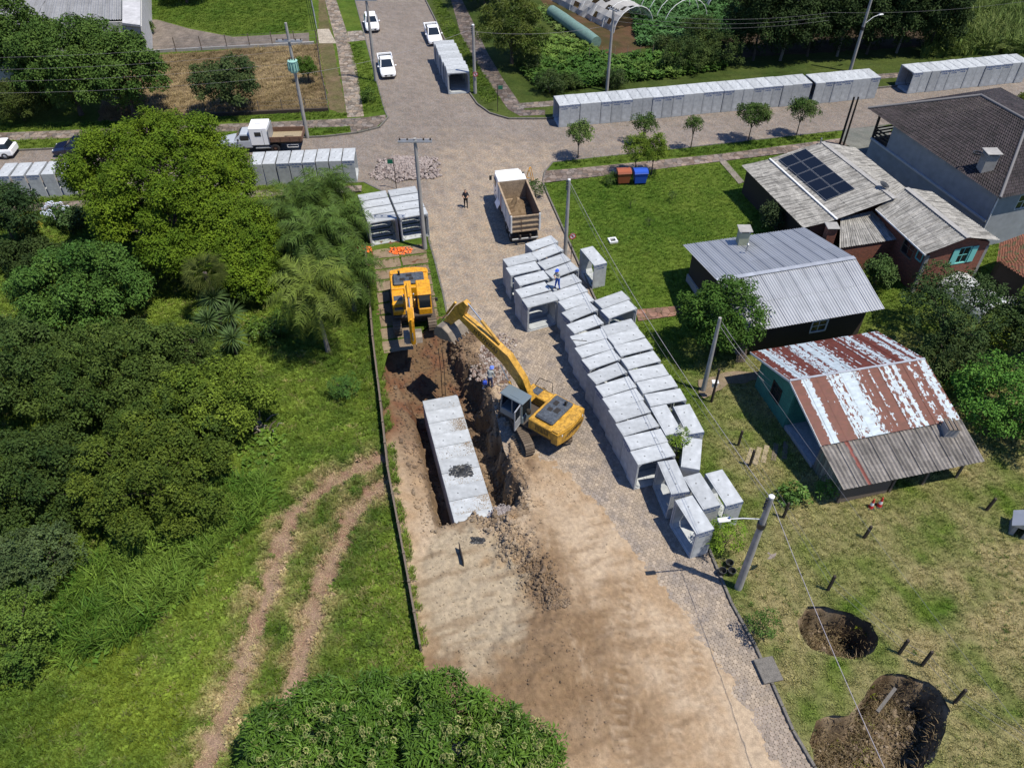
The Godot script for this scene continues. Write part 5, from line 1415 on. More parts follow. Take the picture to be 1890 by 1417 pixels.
# ---------- buildings ----------
# a corrugated sheet over the quad a-b (top edge) d-c (bottom edge); waves across a->b
func corr(a: Vector3, b: Vector3, c: Vector3, d: Vector3, pitch: float, amp: float, rows: int, cf: Callable, per := 4, lap := 0.0) -> MB:
	var st := MB.new()
	var wn := maxi(1, int(round(((b - a).length() + (c - d).length()) / 2 / pitch)))
	var nu := wn * per
	var up := (b - a).cross(d - a).normalized()
	var flip := up.y > 0
	if up.y < 0: up = -up
	var pts := []
	var nrm := []
	var along := (b - a).normalized()
	for i in nu + 1:
		var u := float(i) / nu
		var ph := TAU * i / per
		var h := amp * cos(ph)
		var dx := -amp * TAU / pitch * sin(ph)
		nrm.append((up - along * dx).normalized())
		var col := []
		for j in rows + 1:
			var v := float(j) / rows
			col.append(a.lerp(b, u).lerp(d.lerp(c, u), v) + up * (h - lap * v))
		pts.append(col)
	for i in nu:
		for j in rows:
			st.col = cf.call((i + 0.5) / nu, (j + 0.5) / rows)
			if flip:
				st.tris(pts[i][j], pts[i + 1][j + 1], pts[i][j + 1], nrm[i], nrm[i + 1], nrm[i])
				st.tris(pts[i][j], pts[i + 1][j], pts[i + 1][j + 1], nrm[i], nrm[i + 1], nrm[i + 1])
			else:
				st.tris(pts[i][j], pts[i][j + 1], pts[i + 1][j + 1], nrm[i], nrm[i], nrm[i + 1])
				st.tris(pts[i][j], pts[i + 1][j + 1], pts[i + 1][j], nrm[i], nrm[i + 1], nrm[i + 1])
	return st

# sheets laid side by side and in courses, each one a part
func sheet_roof(h: Node3D, a: Vector3, b: Vector3, c: Vector3, d: Vector3, across: int, courses: int, pitch: float, amp: float, m: Material, cf: Callable, called := "roof_sheet", rows := 1, per := 4) -> void:
	var up := (b - a).cross(d - a).normalized()
	if up.y < 0: up = -up
	for j in courses:
		var v0 := float(j) / courses
		var v1 := minf(1.0, float(j + 1) / courses + (0.012 if j < courses - 1 else 0.0))
		for i in across:
			var u0 := float(i) / across
			var u1 := minf(1.0, float(i + 1) / across + 0.006)
			var q := []
			for w in [[u0, v0], [u1, v0], [u1, v1], [u0, v1]]:
				q.append(a.lerp(b, w[0]).lerp(d.lerp(c, w[0]), w[1]) + up * (0.012 * (courses - j) + 0.006 * (i % 2)) - h.position)
			var fi := func(u, v): return cf.call(lerpf(u0, u1, u), lerpf(v0, v1, v))
			part(called, corr(q[0], q[1], q[2], q[3], pitch, amp, rows, fi, per), h, m)

func slab(h: Node3D, called: String, pts: Array, thick: float, m: Material, col := Color.WHITE) -> MeshInstance3D:   # a flat plate under a polygon given from above
	var st := MB.new()
	st.col = col
	var n := pts.size()
	var q := []
	for p in pts: q.append(p - h.position)
	var up: Vector3 = (q[1] - q[0]).cross(q[2] - q[0]).normalized()
	if up.y < 0:
		q.reverse()
		up = -up
	for k in range(1, n - 1):
		st.tri(q[0], q[k], q[k + 1])
		st.tri(q[0] - up * thick, q[k + 1] - up * thick, q[k] - up * thick)
	for k in n:
		var a: Vector3 = q[k]
		var b: Vector3 = q[(k + 1) % n]
		st.quad(a, a - up * thick, b - up * thick, b)
	return part(called, st, h, m)

# an upright wall from p to q, heights at both ends, with openings [start, end, sill, head]
func wall(h: Node3D, called: String, p: Vector2, q: Vector2, y0: float, hp: float, hq: float, m: Material, col := Color.WHITE, thick := 0.14, open := []) -> MeshInstance3D:
	var st := MB.new()
	st.col = col
	var l := p.distance_to(q)
	var d := (q - p) / l
	var t := Transform3D(Basis(Vector3(d.x, 0, d.y), Vector3.UP, Vector3(-d.y, 0, d.x)), Vector3(p.x, 0, p.y) - h.position)
	var xs := [0.0, l]
	for o in open:
		xs.append(o[0]); xs.append(o[1])
	xs.sort()
	for k in xs.size() - 1:
		var x0: float = xs[k]
		var x1: float = xs[k + 1]
		if x1 - x0 < 0.01: continue
		var spans := [[y0, -1.0]]
		for o in open:
			if o[0] <= x0 + 0.001 and o[1] >= x1 - 0.001: spans = [[y0, o[2]], [o[3], -1.0]]
		for s in spans:
			var a0: float = s[1] if s[1] >= 0.0 else lerpf(hp, hq, x0 / l)
			var a1: float = s[1] if s[1] >= 0.0 else lerpf(hp, hq, x1 / l)
			if a0 - s[0] < 0.01: continue
			st.prism(v2([Vector2(x0, s[0]), Vector2(x1, s[0]), Vector2(x1, a1), Vector2(x0, a0)]), thick, t)
	return part(called, st, h, m)

func window(h: Node3D, p: Vector2, q: Vector2, x: float, y: float, w: float, ht: float, frame: Material, shutters: Material = null, open := false) -> void:
	var d := (q - p).normalized()
	var t := Transform3D(Basis(Vector3(d.x, 0, d.y), Vector3.UP, Vector3(-d.y, 0, d.x)), Vector3(p.x, 0, p.y) - h.position) * T(Vector3(x, y, 0))
	var f := MB.new()
	for s in [-1.0, 1.0]:
		f.box(t * T(Vector3(s * w / 2, 0, 0)), Vector3(0.08, ht + 0.08, 0.2))
		f.box(t * T(Vector3(0, s * ht / 2, 0)), Vector3(w + 0.08, 0.08, 0.2))
	f.box(t, Vector3(0.05, ht, 0.06))
	f.box(t, Vector3(w, 0.05, 0.06))
	var fr := part("window", f, h, frame)
	part("pane", MB.new().box(t, Vector3(w - 0.02, ht - 0.02, 0.03)), fr, M.glass_dark)
	if shutters:
		for s in [-1.0, 1.0]:
			part("shutter", MB.new().box(t * T(Vector3(s * (w * 0.75 + 0.06), 0, 0.12)), Vector3(w * 0.5, ht, 0.05), 0.01), fr, shutters)

func box_chimney(h: Node3D, at: Vector3, s: Vector3, m: Material, cap: Material, col := Color.WHITE) -> void:
	var st := MB.new()
	st.col = col
	st.b(at - h.position, s, 0.02)
	var ch := part("chimney", st, h, m)
	var top := at - h.position + Vector3(0, s.y / 2, 0)
	for x in [-1, 1]:
		for z in [-1, 1]: part("post", MB.new().b(top + Vector3(x * s.x * 0.42, 0.07, z * s.z * 0.42), Vector3(0.1, 0.14, 0.1)), ch, m)
	part("cap", MB.new().b(top + Vector3(0, 0.18, 0), Vector3(s.x + 0.25, 0.07, s.z + 0.25), 0.02), ch, cap)

func xz(v: Vector3) -> Vector2:
	return Vector2(v.x, v.z)

func house_materials() -> void:
	var brick := brick_tex()
	mat("teal", Color(0.055, 0.26, 0.21), 0.8, {"tex": M.fine_tex, "tri": 0.5})
	mat("teal_light", Color(0.13, 0.42, 0.4), 0.7)
	mat("brick", Color(1, 1, 1), 0.9, {"tex": brick, "tri": 0.9})
	mat("roof_rust", Color(1, 1, 1), 0.55, {"vc": true, "spec": 0.4})
	mat("roof_metal", Color(0.3, 0.315, 0.34), 0.5, {"vc": true, "metal": 0.3})
	mat("fibre", Color(1, 1, 1), 0.9, {"vc": true, "tex": M.fine_tex, "tri": 0.55})
	mat("clay_tile", Color(1, 1, 1), 0.85, {"vc": true, "tex": M.fine_tex, "tri": 0.8})
	mat("dark_tile", Color(1, 1, 1), 0.7, {"vc": true, "tex": M.fine_tex, "tri": 0.8, "spec": 0.35})
	mat("solar", Color(0.005, 0.007, 0.012), 0.25, {"spec": 0.35})
	mat("tile_floor", Color(0.45, 0.48, 0.52), 0.4, {"tex": M.fine_tex, "tri": 1.0})
	mat("plank_peel", Color(1, 1, 1), 0.9, {"vc": true, "tex": M.fine_tex, "tri": 1.2})
	mat("film", Color(0.7, 0.74, 0.76), 0.35, {"alpha": 0.55})
	mat("net", Color(0.42, 0.41, 0.39), 0.8, {"alpha": 0.72})

func brick_tex() -> ImageTexture:
	var g := noise_bytes(88, 0.05, 256)
	var r := RandomNumberGenerator.new()
	r.seed = 3
	var tone := []
	for k in 512: tone.append(r.randf())
	return lut_image(256, func(x, y):
		var row: int = y / 16
		var bx: int = (x + (16 if row % 2 else 0)) % 256
		var t: float = tone[(row * 16 + bx / 32) % 512]
		var k := 0.8 + 0.4 * t + (g[y * 256 + x] / 255.0 - 0.5) * 0.3
		if y % 16 < 2 or bx % 32 < 2: return Color(0.42, 0.38, 0.34)
		return Color(0.44 * k, 0.24 * k, 0.18 * k))

func build_houses() -> void:
	house_materials()
	rusty_house()
	metal_house()
	solar_house()
	brick_wing()
	tiled_house()
	clay_hut()
	long_shed()

func rusty_house() -> void:
	var O := Vector3(16.24, 0.1, -37.71)
	var h := thing("rusty_house", "teal wooden house under a peeling white roof streaked with brown rust", "house", O)
	var E1: Vector3 = Vector3(15.4, 2.9, -38.02)
	var E2: Vector3 = Vector3(24.28, 2.9, -40.1)
	var R1: Vector3 = Vector3(16.57, 4.25, -33.91)
	var R2: Vector3 = Vector3(25.35, 4.25, -35.87)
	var L1: Vector3 = Vector3(17.69, 2.85, -29.97)
	var L2: Vector3 = Vector3(26.53, 2.85, -32.07)
	var white := Color(0.36, 0.425, 0.47)
	var rusty := Color(0.105, 0.029, 0.018)
	var bands := FastNoiseLite.new()
	bands.seed = 91
	bands.frequency = 1.0
	var rf := func(side: float):
		return func(u, v):
			var s: float = bands.get_noise_2d(u * 8.0, 40.0) + 0.5 * bands.get_noise_2d(u * 21.0, 70.0 + side * 0.4)
			var e: float = n3.get_noise_2d(u * 16.0, v * 5.0 + side * 9.0) * 0.5 + n3.get_noise_2d(u * 45.0 + 7.0, v * 14.0) * 0.32
			var k := smoothstep(-0.05, 0.03, s + e * 0.62)
			var w := white.lerp(rusty, k)
			var g: float = 0.9 + n2.get_noise_2d(u * 30.0, v * 30.0 + 5.0) * 0.25
			return Color(w.r * g, w.g * g, w.b * g)
	sheet_roof(h, R1, R2, E2, E1, 11, 1, 0.1, 0.012, M.roof_rust, rf.call(1.0), "roof_sheet", 44, 2)
	sheet_roof(h, R1, R2, L2, L1, 11, 1, 0.1, 0.012, M.roof_rust, rf.call(2.0), "roof_sheet", 44, 2)
	var cap := MB.new().bar(R1 - O + Vector3(0, 0.03, 0), R2 - O + Vector3(0, 0.03, 0), 0.14, 0.03)
	part("ridge_cap", cap, h, M.galv)
	for e in [[E1, R1], [R1, L1]]: part("barge_board", MB.new().bar(e[0] - O - Vector3(0, 0.06, 0), e[1] - O - Vector3(0, 0.06, 0), 0.05, 0.14), h, M.white_dull)
	# old grey lean-to in front
	var P1: Vector3 = Vector3(18.43, 2, -27.46)
	var P2: Vector3 = Vector3(27.19, 2, -29.53)
	var fg := func(u, v):
		var g: float = 0.8 + n2.get_noise_2d(u * 20.0, v * 3.0) * 0.5 + n3.get_noise_2d(u * 60.0, v * 8.0) * 0.3
		if absf(u - 0.18) < 0.012 + 0.006 * n3.get_noise_2d(u * 10, v * 20.0): return Color(0.26, 0.09, 0.07)
		return Color(0.3, 0.275, 0.25) * g
	sheet_roof(h, L1 - Vector3(0.05, 0.1, 0.1), L2 + Vector3(0.08, -0.1, -0.1), P2, P1, 9, 1, 0.24, 0.045, M.fibre, fg, "lean_to_sheet", 8, 6)
	# walls
	var A := Vector2(16.24, -37.71)
	var F := Vector2(0.2405, 0.9706)     # towards the front
	var X := Vector2(0.9706, -0.2405)    # along the ridge
	var B := A + F * 7.3
	var W := 8.2
	var ridge_at := A + F * 3.7
	var teal: Material = M.teal
	wall(h, "gable_wall", A, A + F * 3.9, 0.1, 2.85, 4.0, teal, Color.WHITE, 0.1, [[1.75, 2.75, 1.15, 2.3]])
	window(h, A, A + F * 3.9, 2.25, 1.72, 1.0, 1.15, M.wood_dark)
	wall(h, "porch_wall", A + F * 3.9 + X * 1.5, A + F * 7.3 + X * 1.5, 0.1, 3.6, 2.8, teal, Color.WHITE, 0.1, [[2.2, 3.2, 0.4, 2.4]])
	part("door", MB.new().bar(Vector3((A + F * 6.1 + X * 1.5).x, 1.35, (A + F * 6.1 + X * 1.5).y) - O, Vector3((A + F * 7.1 + X * 1.5).x, 1.35, (A + F * 7.1 + X * 1.5).y) - O, 0.06, 2.05), h, mat("door_red", Color(0.12, 0.035, 0.025), 0.6))
	wall(h, "porch_side", A + F * 3.9, A + F * 3.9 + X * 1.5, 0.1, 3.9, 3.9, teal, Color.WHITE, 0.1)
	wall(h, "rear_wall", A, A + X * W, 0.1, 2.85, 2.85, teal)
	wall(h, "right_wall", A + X * W, A + X * W + F * 3.9, 0.1, 2.85, 4.0, teal)
	wall(h, "right_wall", A + X * W + F * 3.9, A + X * W + F * 7.4, 0.1, 4.0, 2.7, teal)
	wall(h, "front_wall", B + X * 1.5, B + X * W, 0.1, 2.75, 2.75, teal)
	var pf := A + F * 3.9
	part("porch_floor", MB.new().prism(v2([Vector2(0, 0), Vector2(3.4, 0), Vector2(3.4, 1.6), Vector2(0, 1.6)]), 0.3, Transform3D(Basis(Vector3(F.x, 0, F.y), Vector3(X.x, 0, X.y), Vector3(0, -1, 0)), Vector3(pf.x, 0.27, pf.y) - O)), h, M.tile_floor)
	# gable underside in shade
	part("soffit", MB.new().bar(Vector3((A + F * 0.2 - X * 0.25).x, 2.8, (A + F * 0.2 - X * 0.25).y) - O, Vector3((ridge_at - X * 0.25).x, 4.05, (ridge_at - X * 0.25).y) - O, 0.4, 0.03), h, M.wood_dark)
	# weathered plank wall of the lean-to: each board a part
	var C := A + F * 7.45 + X * 0.1
	for k in 11:
		var p := C + F * (k * 0.235)
		var st := MB.new()
		var g := rng.randf_range(0.6, 1.3)
		st.col = Color(0.17, 0.22, 0.17).lerp(Color(0.34, 0.32, 0.26), rng.randf()) * g
		var top := 2.5 - k * 0.055
		st.box(Transform3D(Basis(Vector3(F.x, 0, F.y), Vector3.UP, Vector3(-F.y, 0, F.x)), Vector3(p.x, top / 2 + 0.06, p.y) - O), Vector3(0.215, top, 0.03 + rng.randf() * 0.01), 0.006)
		part("plank", st, h, M.plank_peel)
	wall(h, "lean_to_wall", C + F * 2.55, C + F * 2.55 + X * 3.2, 0.1, 1.7, 1.7, M.wood_old)
	for x in [0.05, 3.4, 5.6, 7.9]: part("post", MB.new().b(Vector3((C + F * 2.6 + X * x).x, 1.0, (C + F * 2.6 + X * x).y) - O, Vector3(0.12, 1.85, 0.12)), h, M.wood_old)
	# concrete block chimney at the lean-to's right
	var ch: Vector3 = Vector3(25.59, 2.5, -31.29)
	var cs := MB.new().b(ch - O + Vector3(0, 0.15, 0), Vector3(0.75, 1.1, 0.7), 0.02)
	var cp := part("chimney", cs, h, M.pole)
	for k in 3: part("slat", MB.new().b(ch - O + Vector3(-0.25 + k * 0.25, 0.74, 0), Vector3(0.16, 0.05, 0.95)), cp, M.wood_old)

func metal_house() -> void:
	var O: Vector3 = Vector3(16.67, 0.1, -40.03)
	var h := thing("metal_roof_house", "dark wooden house under a clean grey corrugated metal roof", "house", O)
	var E1: Vector3 = Vector3(12.89, 3, -50.1)
	var E2: Vector3 = Vector3(22.7, 3, -52.49)
	var R1: Vector3 = Vector3(13.94, 4.55, -43.47)
	var R2: Vector3 = Vector3(24.2, 4.55, -46.16)
	var L1: Vector3 = Vector3(15.5, 3.1, -39.7)
	var L2: Vector3 = Vector3(25.43, 3.1, -42.23)
	var mf := func(u, v):
		var g: float = 0.93 + n2.get_noise_2d(u * 14.0, v * 4.0) * 0.16
		return Color(g, g, g)
	var rib := func(u, v):
		var g: float = 0.93 + n2.get_noise_2d(u * 14.0 + 30.0, v * 4.0) * 0.16
		if u < 0.14 and n3.get_noise_2d(u * 90.0, v * 6.0) > 0.25: g *= 0.45
		return Color(g, g, g)
	sheet_roof(h, R1, R2, E2, E1, 10, 1, 0.2, 0.03, M.roof_metal, mf, "roof_sheet", 3, 6)
	sheet_roof(h, R1, R2, L2, L1, 10, 2, 0.2, 0.03, M.roof_metal, rib, "roof_sheet", 6, 6)
	part("ridge_cap", MB.new().bar(R1 - O + Vector3(0, 0.06, 0), R2 - O + Vector3(0, 0.06, 0), 0.35, 0.03), h, M.galv)
	var c1 := xz(L1).lerp(xz(L2), 0.06).lerp(xz(E1).lerp(xz(E2), 0.06), 0.09)
	var c2 := xz(L1).lerp(xz(L2), 0.95).lerp(xz(E1).lerp(xz(E2), 0.95), 0.09)
	var c3 := xz(L1).lerp(xz(L2), 0.95).lerp(xz(E1).lerp(xz(E2), 0.95), 0.93)
	var c4 := xz(L1).lerp(xz(L2), 0.06).lerp(xz(E1).lerp(xz(E2), 0.06), 0.93)
	wall(h, "front_wall", c1, c2, 0.1, 2.95, 2.95, M.wood_dark, Color.WHITE, 0.12, [[5.0, 6.2, 1.2, 2.2]])
	window(h, c1, c2, 5.6, 1.7, 1.2, 1.0, M.white_dull)
	wall(h, "right_wall", c2, c2.lerp(c3, 0.42), 0.1, 2.95, 4.3, M.wood_dark)
	wall(h, "right_wall", c2.lerp(c3, 0.42), c3, 0.1, 4.3, 2.95, M.wood_dark)
	wall(h, "rear_wall", c3, c4, 0.1, 2.95, 2.95, M.wood_dark)
	wall(h, "left_wall", c4, c4.lerp(c1, 0.58), 0.1, 2.95, 4.3, M.wood_dark)
	wall(h, "left_wall", c4.lerp(c1, 0.58), c1, 0.1, 4.3, 2.95, M.wood_dark)
	var base := MB.new()
	wall(h, "plinth", c4 + Vector2(-0.12, 0), c1 + Vector2(-0.12, 0.1), 0.1, 0.75, 0.75, M.pole)
	for k in 3: part("plank", MB.new().bar(Vector3(c1.x - 0.35 + k * 0.22, 0.1, c1.y + 0.7) - O, Vector3(c1.x - 0.25 + k * 0.22, 1.5, c1.y + 0.2) - O, 0.2, 0.04), h, M.wood_old)
	box_chimney(h, Vector3(17.23, 3.9, -49.82), Vector3(0.75, 1.1, 0.75), M.plaster, M.pole, Color(0.62, 0.68, 0.5))
	var vent: Vector3 = Vector3(17.04, 3.9, -47.95)
	part("vent_pipe", MB.new().tube([vent - O, vent - O + Vector3(0.05, 0.6, 0)], 0.06, 8), h, M.steel_grey)
	part("vent_cowl", MB.new().lathe([Vector2(0.0, 0.1), Vector2(0.12, 0.0), Vector2(0.0, 0.0)], 8, T(vent - O + Vector3(0.05, 0.62, 0))), h, M.steel_grey)

func fibre_col(sd: float) -> Callable:
	return func(u, v):
		var g: float = 0.88 + n2.get_noise_2d(u * 9.0 + sd, v * 9.0) * 0.22 + n3.get_noise_2d(u * 30.0 + sd, v * 9.0) * 0.22
		var mould: float = smoothstep(-0.1, 0.35, n3.get_noise_2d(u * 30.0 + sd, v * 0.7) + 0.4 * n2.get_noise_2d(u * 9.0, v * 5.0 + sd))
		return Color(0.47, 0.455, 0.42).lerp(Color(0.15, 0.145, 0.135), mould * 0.7) * g

func solar_house() -> void:
	var R1: Vector3 = Vector3(26.84, 4.6, -63.41)
	var R2: Vector3 = Vector3(29.8, 4.6, -54.06)
	var B1: Vector3 = Vector3(22.32, 3.5, -62.56)
	var B2: Vector3 = Vector3(25.26, 3.5, -52.87)
	var L1: Vector3 = Vector3(20, 2.9, -62.48)
	var L2: Vector3 = Vector3(22.74, 2.9, -52.56)
	var E1: Vector3 = Vector3(30.6, 3.3, -64.92)
	var E2: Vector3 = Vector3(32.55, 3.3, -57.91)
	var O := Vector3((B1.x + B2.x) / 2, 0.1, (B1.z + B2.z) / 2)
	var h := thing("solar_house", "low house with pale fibre-cement roof carrying a dark solar array", "house", O)
	sheet_roof(h, R1, R2, B2, B1, 9, 3, 0.18, 0.025, M.fibre, fibre_col(1.0), "roof_sheet", 5, 6)
	sheet_roof(h, R1, R2, E2, E1, 9, 2, 0.18, 0.02, M.fibre, fibre_col(2.0), "roof_sheet", 5, 6)
	sheet_roof(h, B1 - Vector3(0, 0.08, 0), B2 - Vector3(0, 0.08, 0), L2, L1, 9, 2, 0.18, 0.025, M.fibre, fibre_col(3.0), "roof_sheet", 5, 6)
	part("ridge_cap", MB.new().bar(R1 - O + Vector3(0, 0.05, 0), R2 - O + Vector3(0, 0.05, 0), 0.4, 0.05), h, M.pole)
	part("gutter", MB.new().bar(B1 - O + Vector3(0, 0.02, 0), B2 - O + Vector3(0, 0.02, 0), 0.16, 0.08), h, M.white_dull)
	# low roof at the near end, over the brick store
	var K1: Vector3 = Vector3(25.79, 3.2, -53.48)
	var K2: Vector3 = Vector3(28.59, 3.2, -54.56)
	var K3: Vector3 = Vector3(29.84, 2.7, -51.35)
	var K4: Vector3 = Vector3(24.84, 2.7, -50.11)
	sheet_roof(h, K1, K2, K3, K4, 5, 2, 0.18, 0.03, M.fibre, fibre_col(4.0), "store_roof_sheet", 5, 6)
	# solar array, two rows of five
	var up := (R2 - R1).cross(B1 - R1).normalized()
	if up.y < 0: up = -up
	var sp := [Vector3(24.73, 4.15, -62.96), Vector3(26.44, 4.15, -56.66), Vector3(24.32, 3.72, -55.86), Vector3(22.48, 3.72, -62.3)]
	# corners on the slope: along the ridge and down from it
	var p0 := R1.lerp(R2, 0.03).lerp(B1.lerp(B2, 0.03), 0.42)
	var ax := (R2 - R1).normalized()
	var dn := (B1 - R1)
	dn = (dn - ax * dn.dot(ax)).normalized()
	for i in 5:
		for j in 2:
			var c := p0 + ax * (0.75 + i * 1.42) + dn * (0.35 + j * 1.3) + up * 0.12 - O
			var t := Transform3D(Basis(ax, up, ax.cross(up)), c)
			var pan := part("solar_panel", MB.new().box(t, Vector3(1.36, 0.04, 1.24), 0.005), h, M.solar)
			var fr := MB.new()
			for s in [-1.0, 1.0]:
				fr.box(t * T(Vector3(s * 0.67, 0.004, 0)), Vector3(0.018, 0.05, 1.26))
				fr.box(t * T(Vector3(0, 0.004, s * 0.61)), Vector3(1.36, 0.05, 0.018))
			part("panel_frame", fr, pan, M.steel_grey)
	# walls set in from the eaves
	var w1 := xz(L1).lerp(xz(E1), 0.06)
	var w2 := xz(L2).lerp(xz(E2), 0.06)
	var w3 := xz(L2).lerp(xz(E2), 0.95)
	var w4 := xz(L1).lerp(xz(E1), 0.95)
	wall(h, "left_wall", w1, w2, 0.1, 2.75, 2.75, M.wood_dark)
	wall(h, "end_wall", w2, w3, 0.1, 2.9, 3.3, M.brick)
	wall(h, "rear_wall", w3, w4, 0.1, 3.2, 3.2, M.plaster)
	wall(h, "far_wall", w4, w1, 0.1, 3.2, 2.75, M.plaster)
	wall(h, "store_wall", xz(K4).lerp(xz(K2), 0.05), xz(K3).lerp(xz(K2), 0.05), 0.1, 2.6, 2.6, M.brick)
	wall(h, "store_wall", xz(K3).lerp(xz(K1), 0.04), xz(K2), 0.1, 2.6, 3.1, M.brick)
	# chimneys and fittings
	box_chimney(h, Vector3(24.1, 3.4, -50.84), Vector3(0.7, 1.3, 0.7), M.brick, M.pole)
	var f: Vector3 = Vector3(26.57, 4.3, -63.16)
	part("flue_pipe", MB.new().tube([f - O, f - O + Vector3(0, 0.8, 0)], 0.07, 8), h, M.steel_grey)
	var dish: Vector3 = Vector3(29.3, 4.7, -55.5)
	var dp := part("satellite_dish", MB.new().lathe([Vector2(0.0, 0.02), Vector2(0.25, 0.06), Vector2(0.42, 0.16), Vector2(0.25, 0.08), Vector2(0.0, 0.04)], 14, T(dish - O + Vector3(0, 0.2, 0), Vector3(-0.7, 0, -0.7))), h, M.steel_grey)
	part("mast", MB.new().tube([dish - O - Vector3(0, 0.4, 0), dish - O + Vector3(0, 0.2, 0)], 0.03, 6), dp, M.steel_grey)

func brick_wing() -> void:
	var R1: Vector3 = Vector3(30.99, 4.9, -55.15)
	var R2: Vector3 = Vector3(32.94, 4.9, -48.13)
	var L1: Vector3 = Vector3(28.46, 3.9, -53.74)
	var L2: Vector3 = Vector3(29.97, 3.9, -47.53)
	var E1: Vector3 = Vector3(33.74, 4, -56.12)
	var E2: Vector3 = Vector3(36.11, 4, -49.16)
	var O := Vector3((L1.x + E2.x) / 2, 0.1, (L1.z + E2.z) / 2)
	var h := thing("brick_house", "red brick house with grey fibre-cement gable roof and teal shutters", "house", O)
	sheet_roof(h, R1, R2, L2, L1, 8, 2, 0.18, 0.025, M.fibre, fibre_col(5.0), "roof_sheet", 5, 6)
	sheet_roof(h, R1, R2, E2, E1, 8, 2, 0.18, 0.025, M.fibre, fibre_col(6.0), "roof_sheet", 5, 6)
	part("ridge_cap", MB.new().bar(R1 - O + Vector3(0, 0.05, 0), R2 - O + Vector3(0, 0.05, 0), 0.4, 0.05), h, M.pole)
	part("gutter", MB.new().bar(L1 - O - Vector3(0, 0.05, 0), L2 - O - Vector3(0, 0.05, 0), 0.12, 0.1), h, M.white_dull)
	var w1 := xz(L1).lerp(xz(E1), 0.1)
	var w2 := xz(L2).lerp(xz(E2), 0.1) + (xz(R1) - xz(R2)).normalized() * 0.35
	var w3 := xz(L2).lerp(xz(E2), 0.9) + (xz(R1) - xz(R2)).normalized() * 0.35
	var w4 := xz(L1).lerp(xz(E1), 0.9)
	var l := w1.distance_to(w2)
	wall(h, "side_wall", w1, w2, 0.1, 3.75, 3.75, M.brick, Color.WHITE, 0.16, [[l - 2.6, l - 1.3, 2.2, 3.5]])
	window(h, w1, w2, l - 1.95, 2.85, 1.3, 1.3, M.wood_old)
	window(h, w1 + (w2 - w1).orthogonal().normalized() * -0.05, w2 + (w2 - w1).orthogonal().normalized() * -0.05, l - 0.6, 3.1, 0.6, 0.8, M.teal_light)
	var e := w2.distance_to(w3)
	wall(h, "gable_wall", w2, w2.lerp(w3, 0.5), 0.1, 3.75, 4.7, M.brick)
	wall(h, "gable_wall", w2.lerp(w3, 0.5), w3, 0.1, 4.7, 3.8, M.brick, Color.WHITE, 0.16, [[0.1, 1.1, 2.3, 3.7]])
	window(h, w2.lerp(w3, 0.5), w3, 0.6, 3.0, 1.0, 1.4, M.teal_light, M.teal_light)
	wall(h, "rear_wall", w3, w4, 0.1, 3.8, 3.8, M.brick)
	wall(h, "far_wall", w4, w1, 0.1, 3.9, 3.9, M.brick)
	for k in [w2, w3]: part("corner_post", MB.new().b(Vector3(k.x, 1.8, k.y) - O, Vector3(0.22, 3.4, 0.22)), h, M.pole)

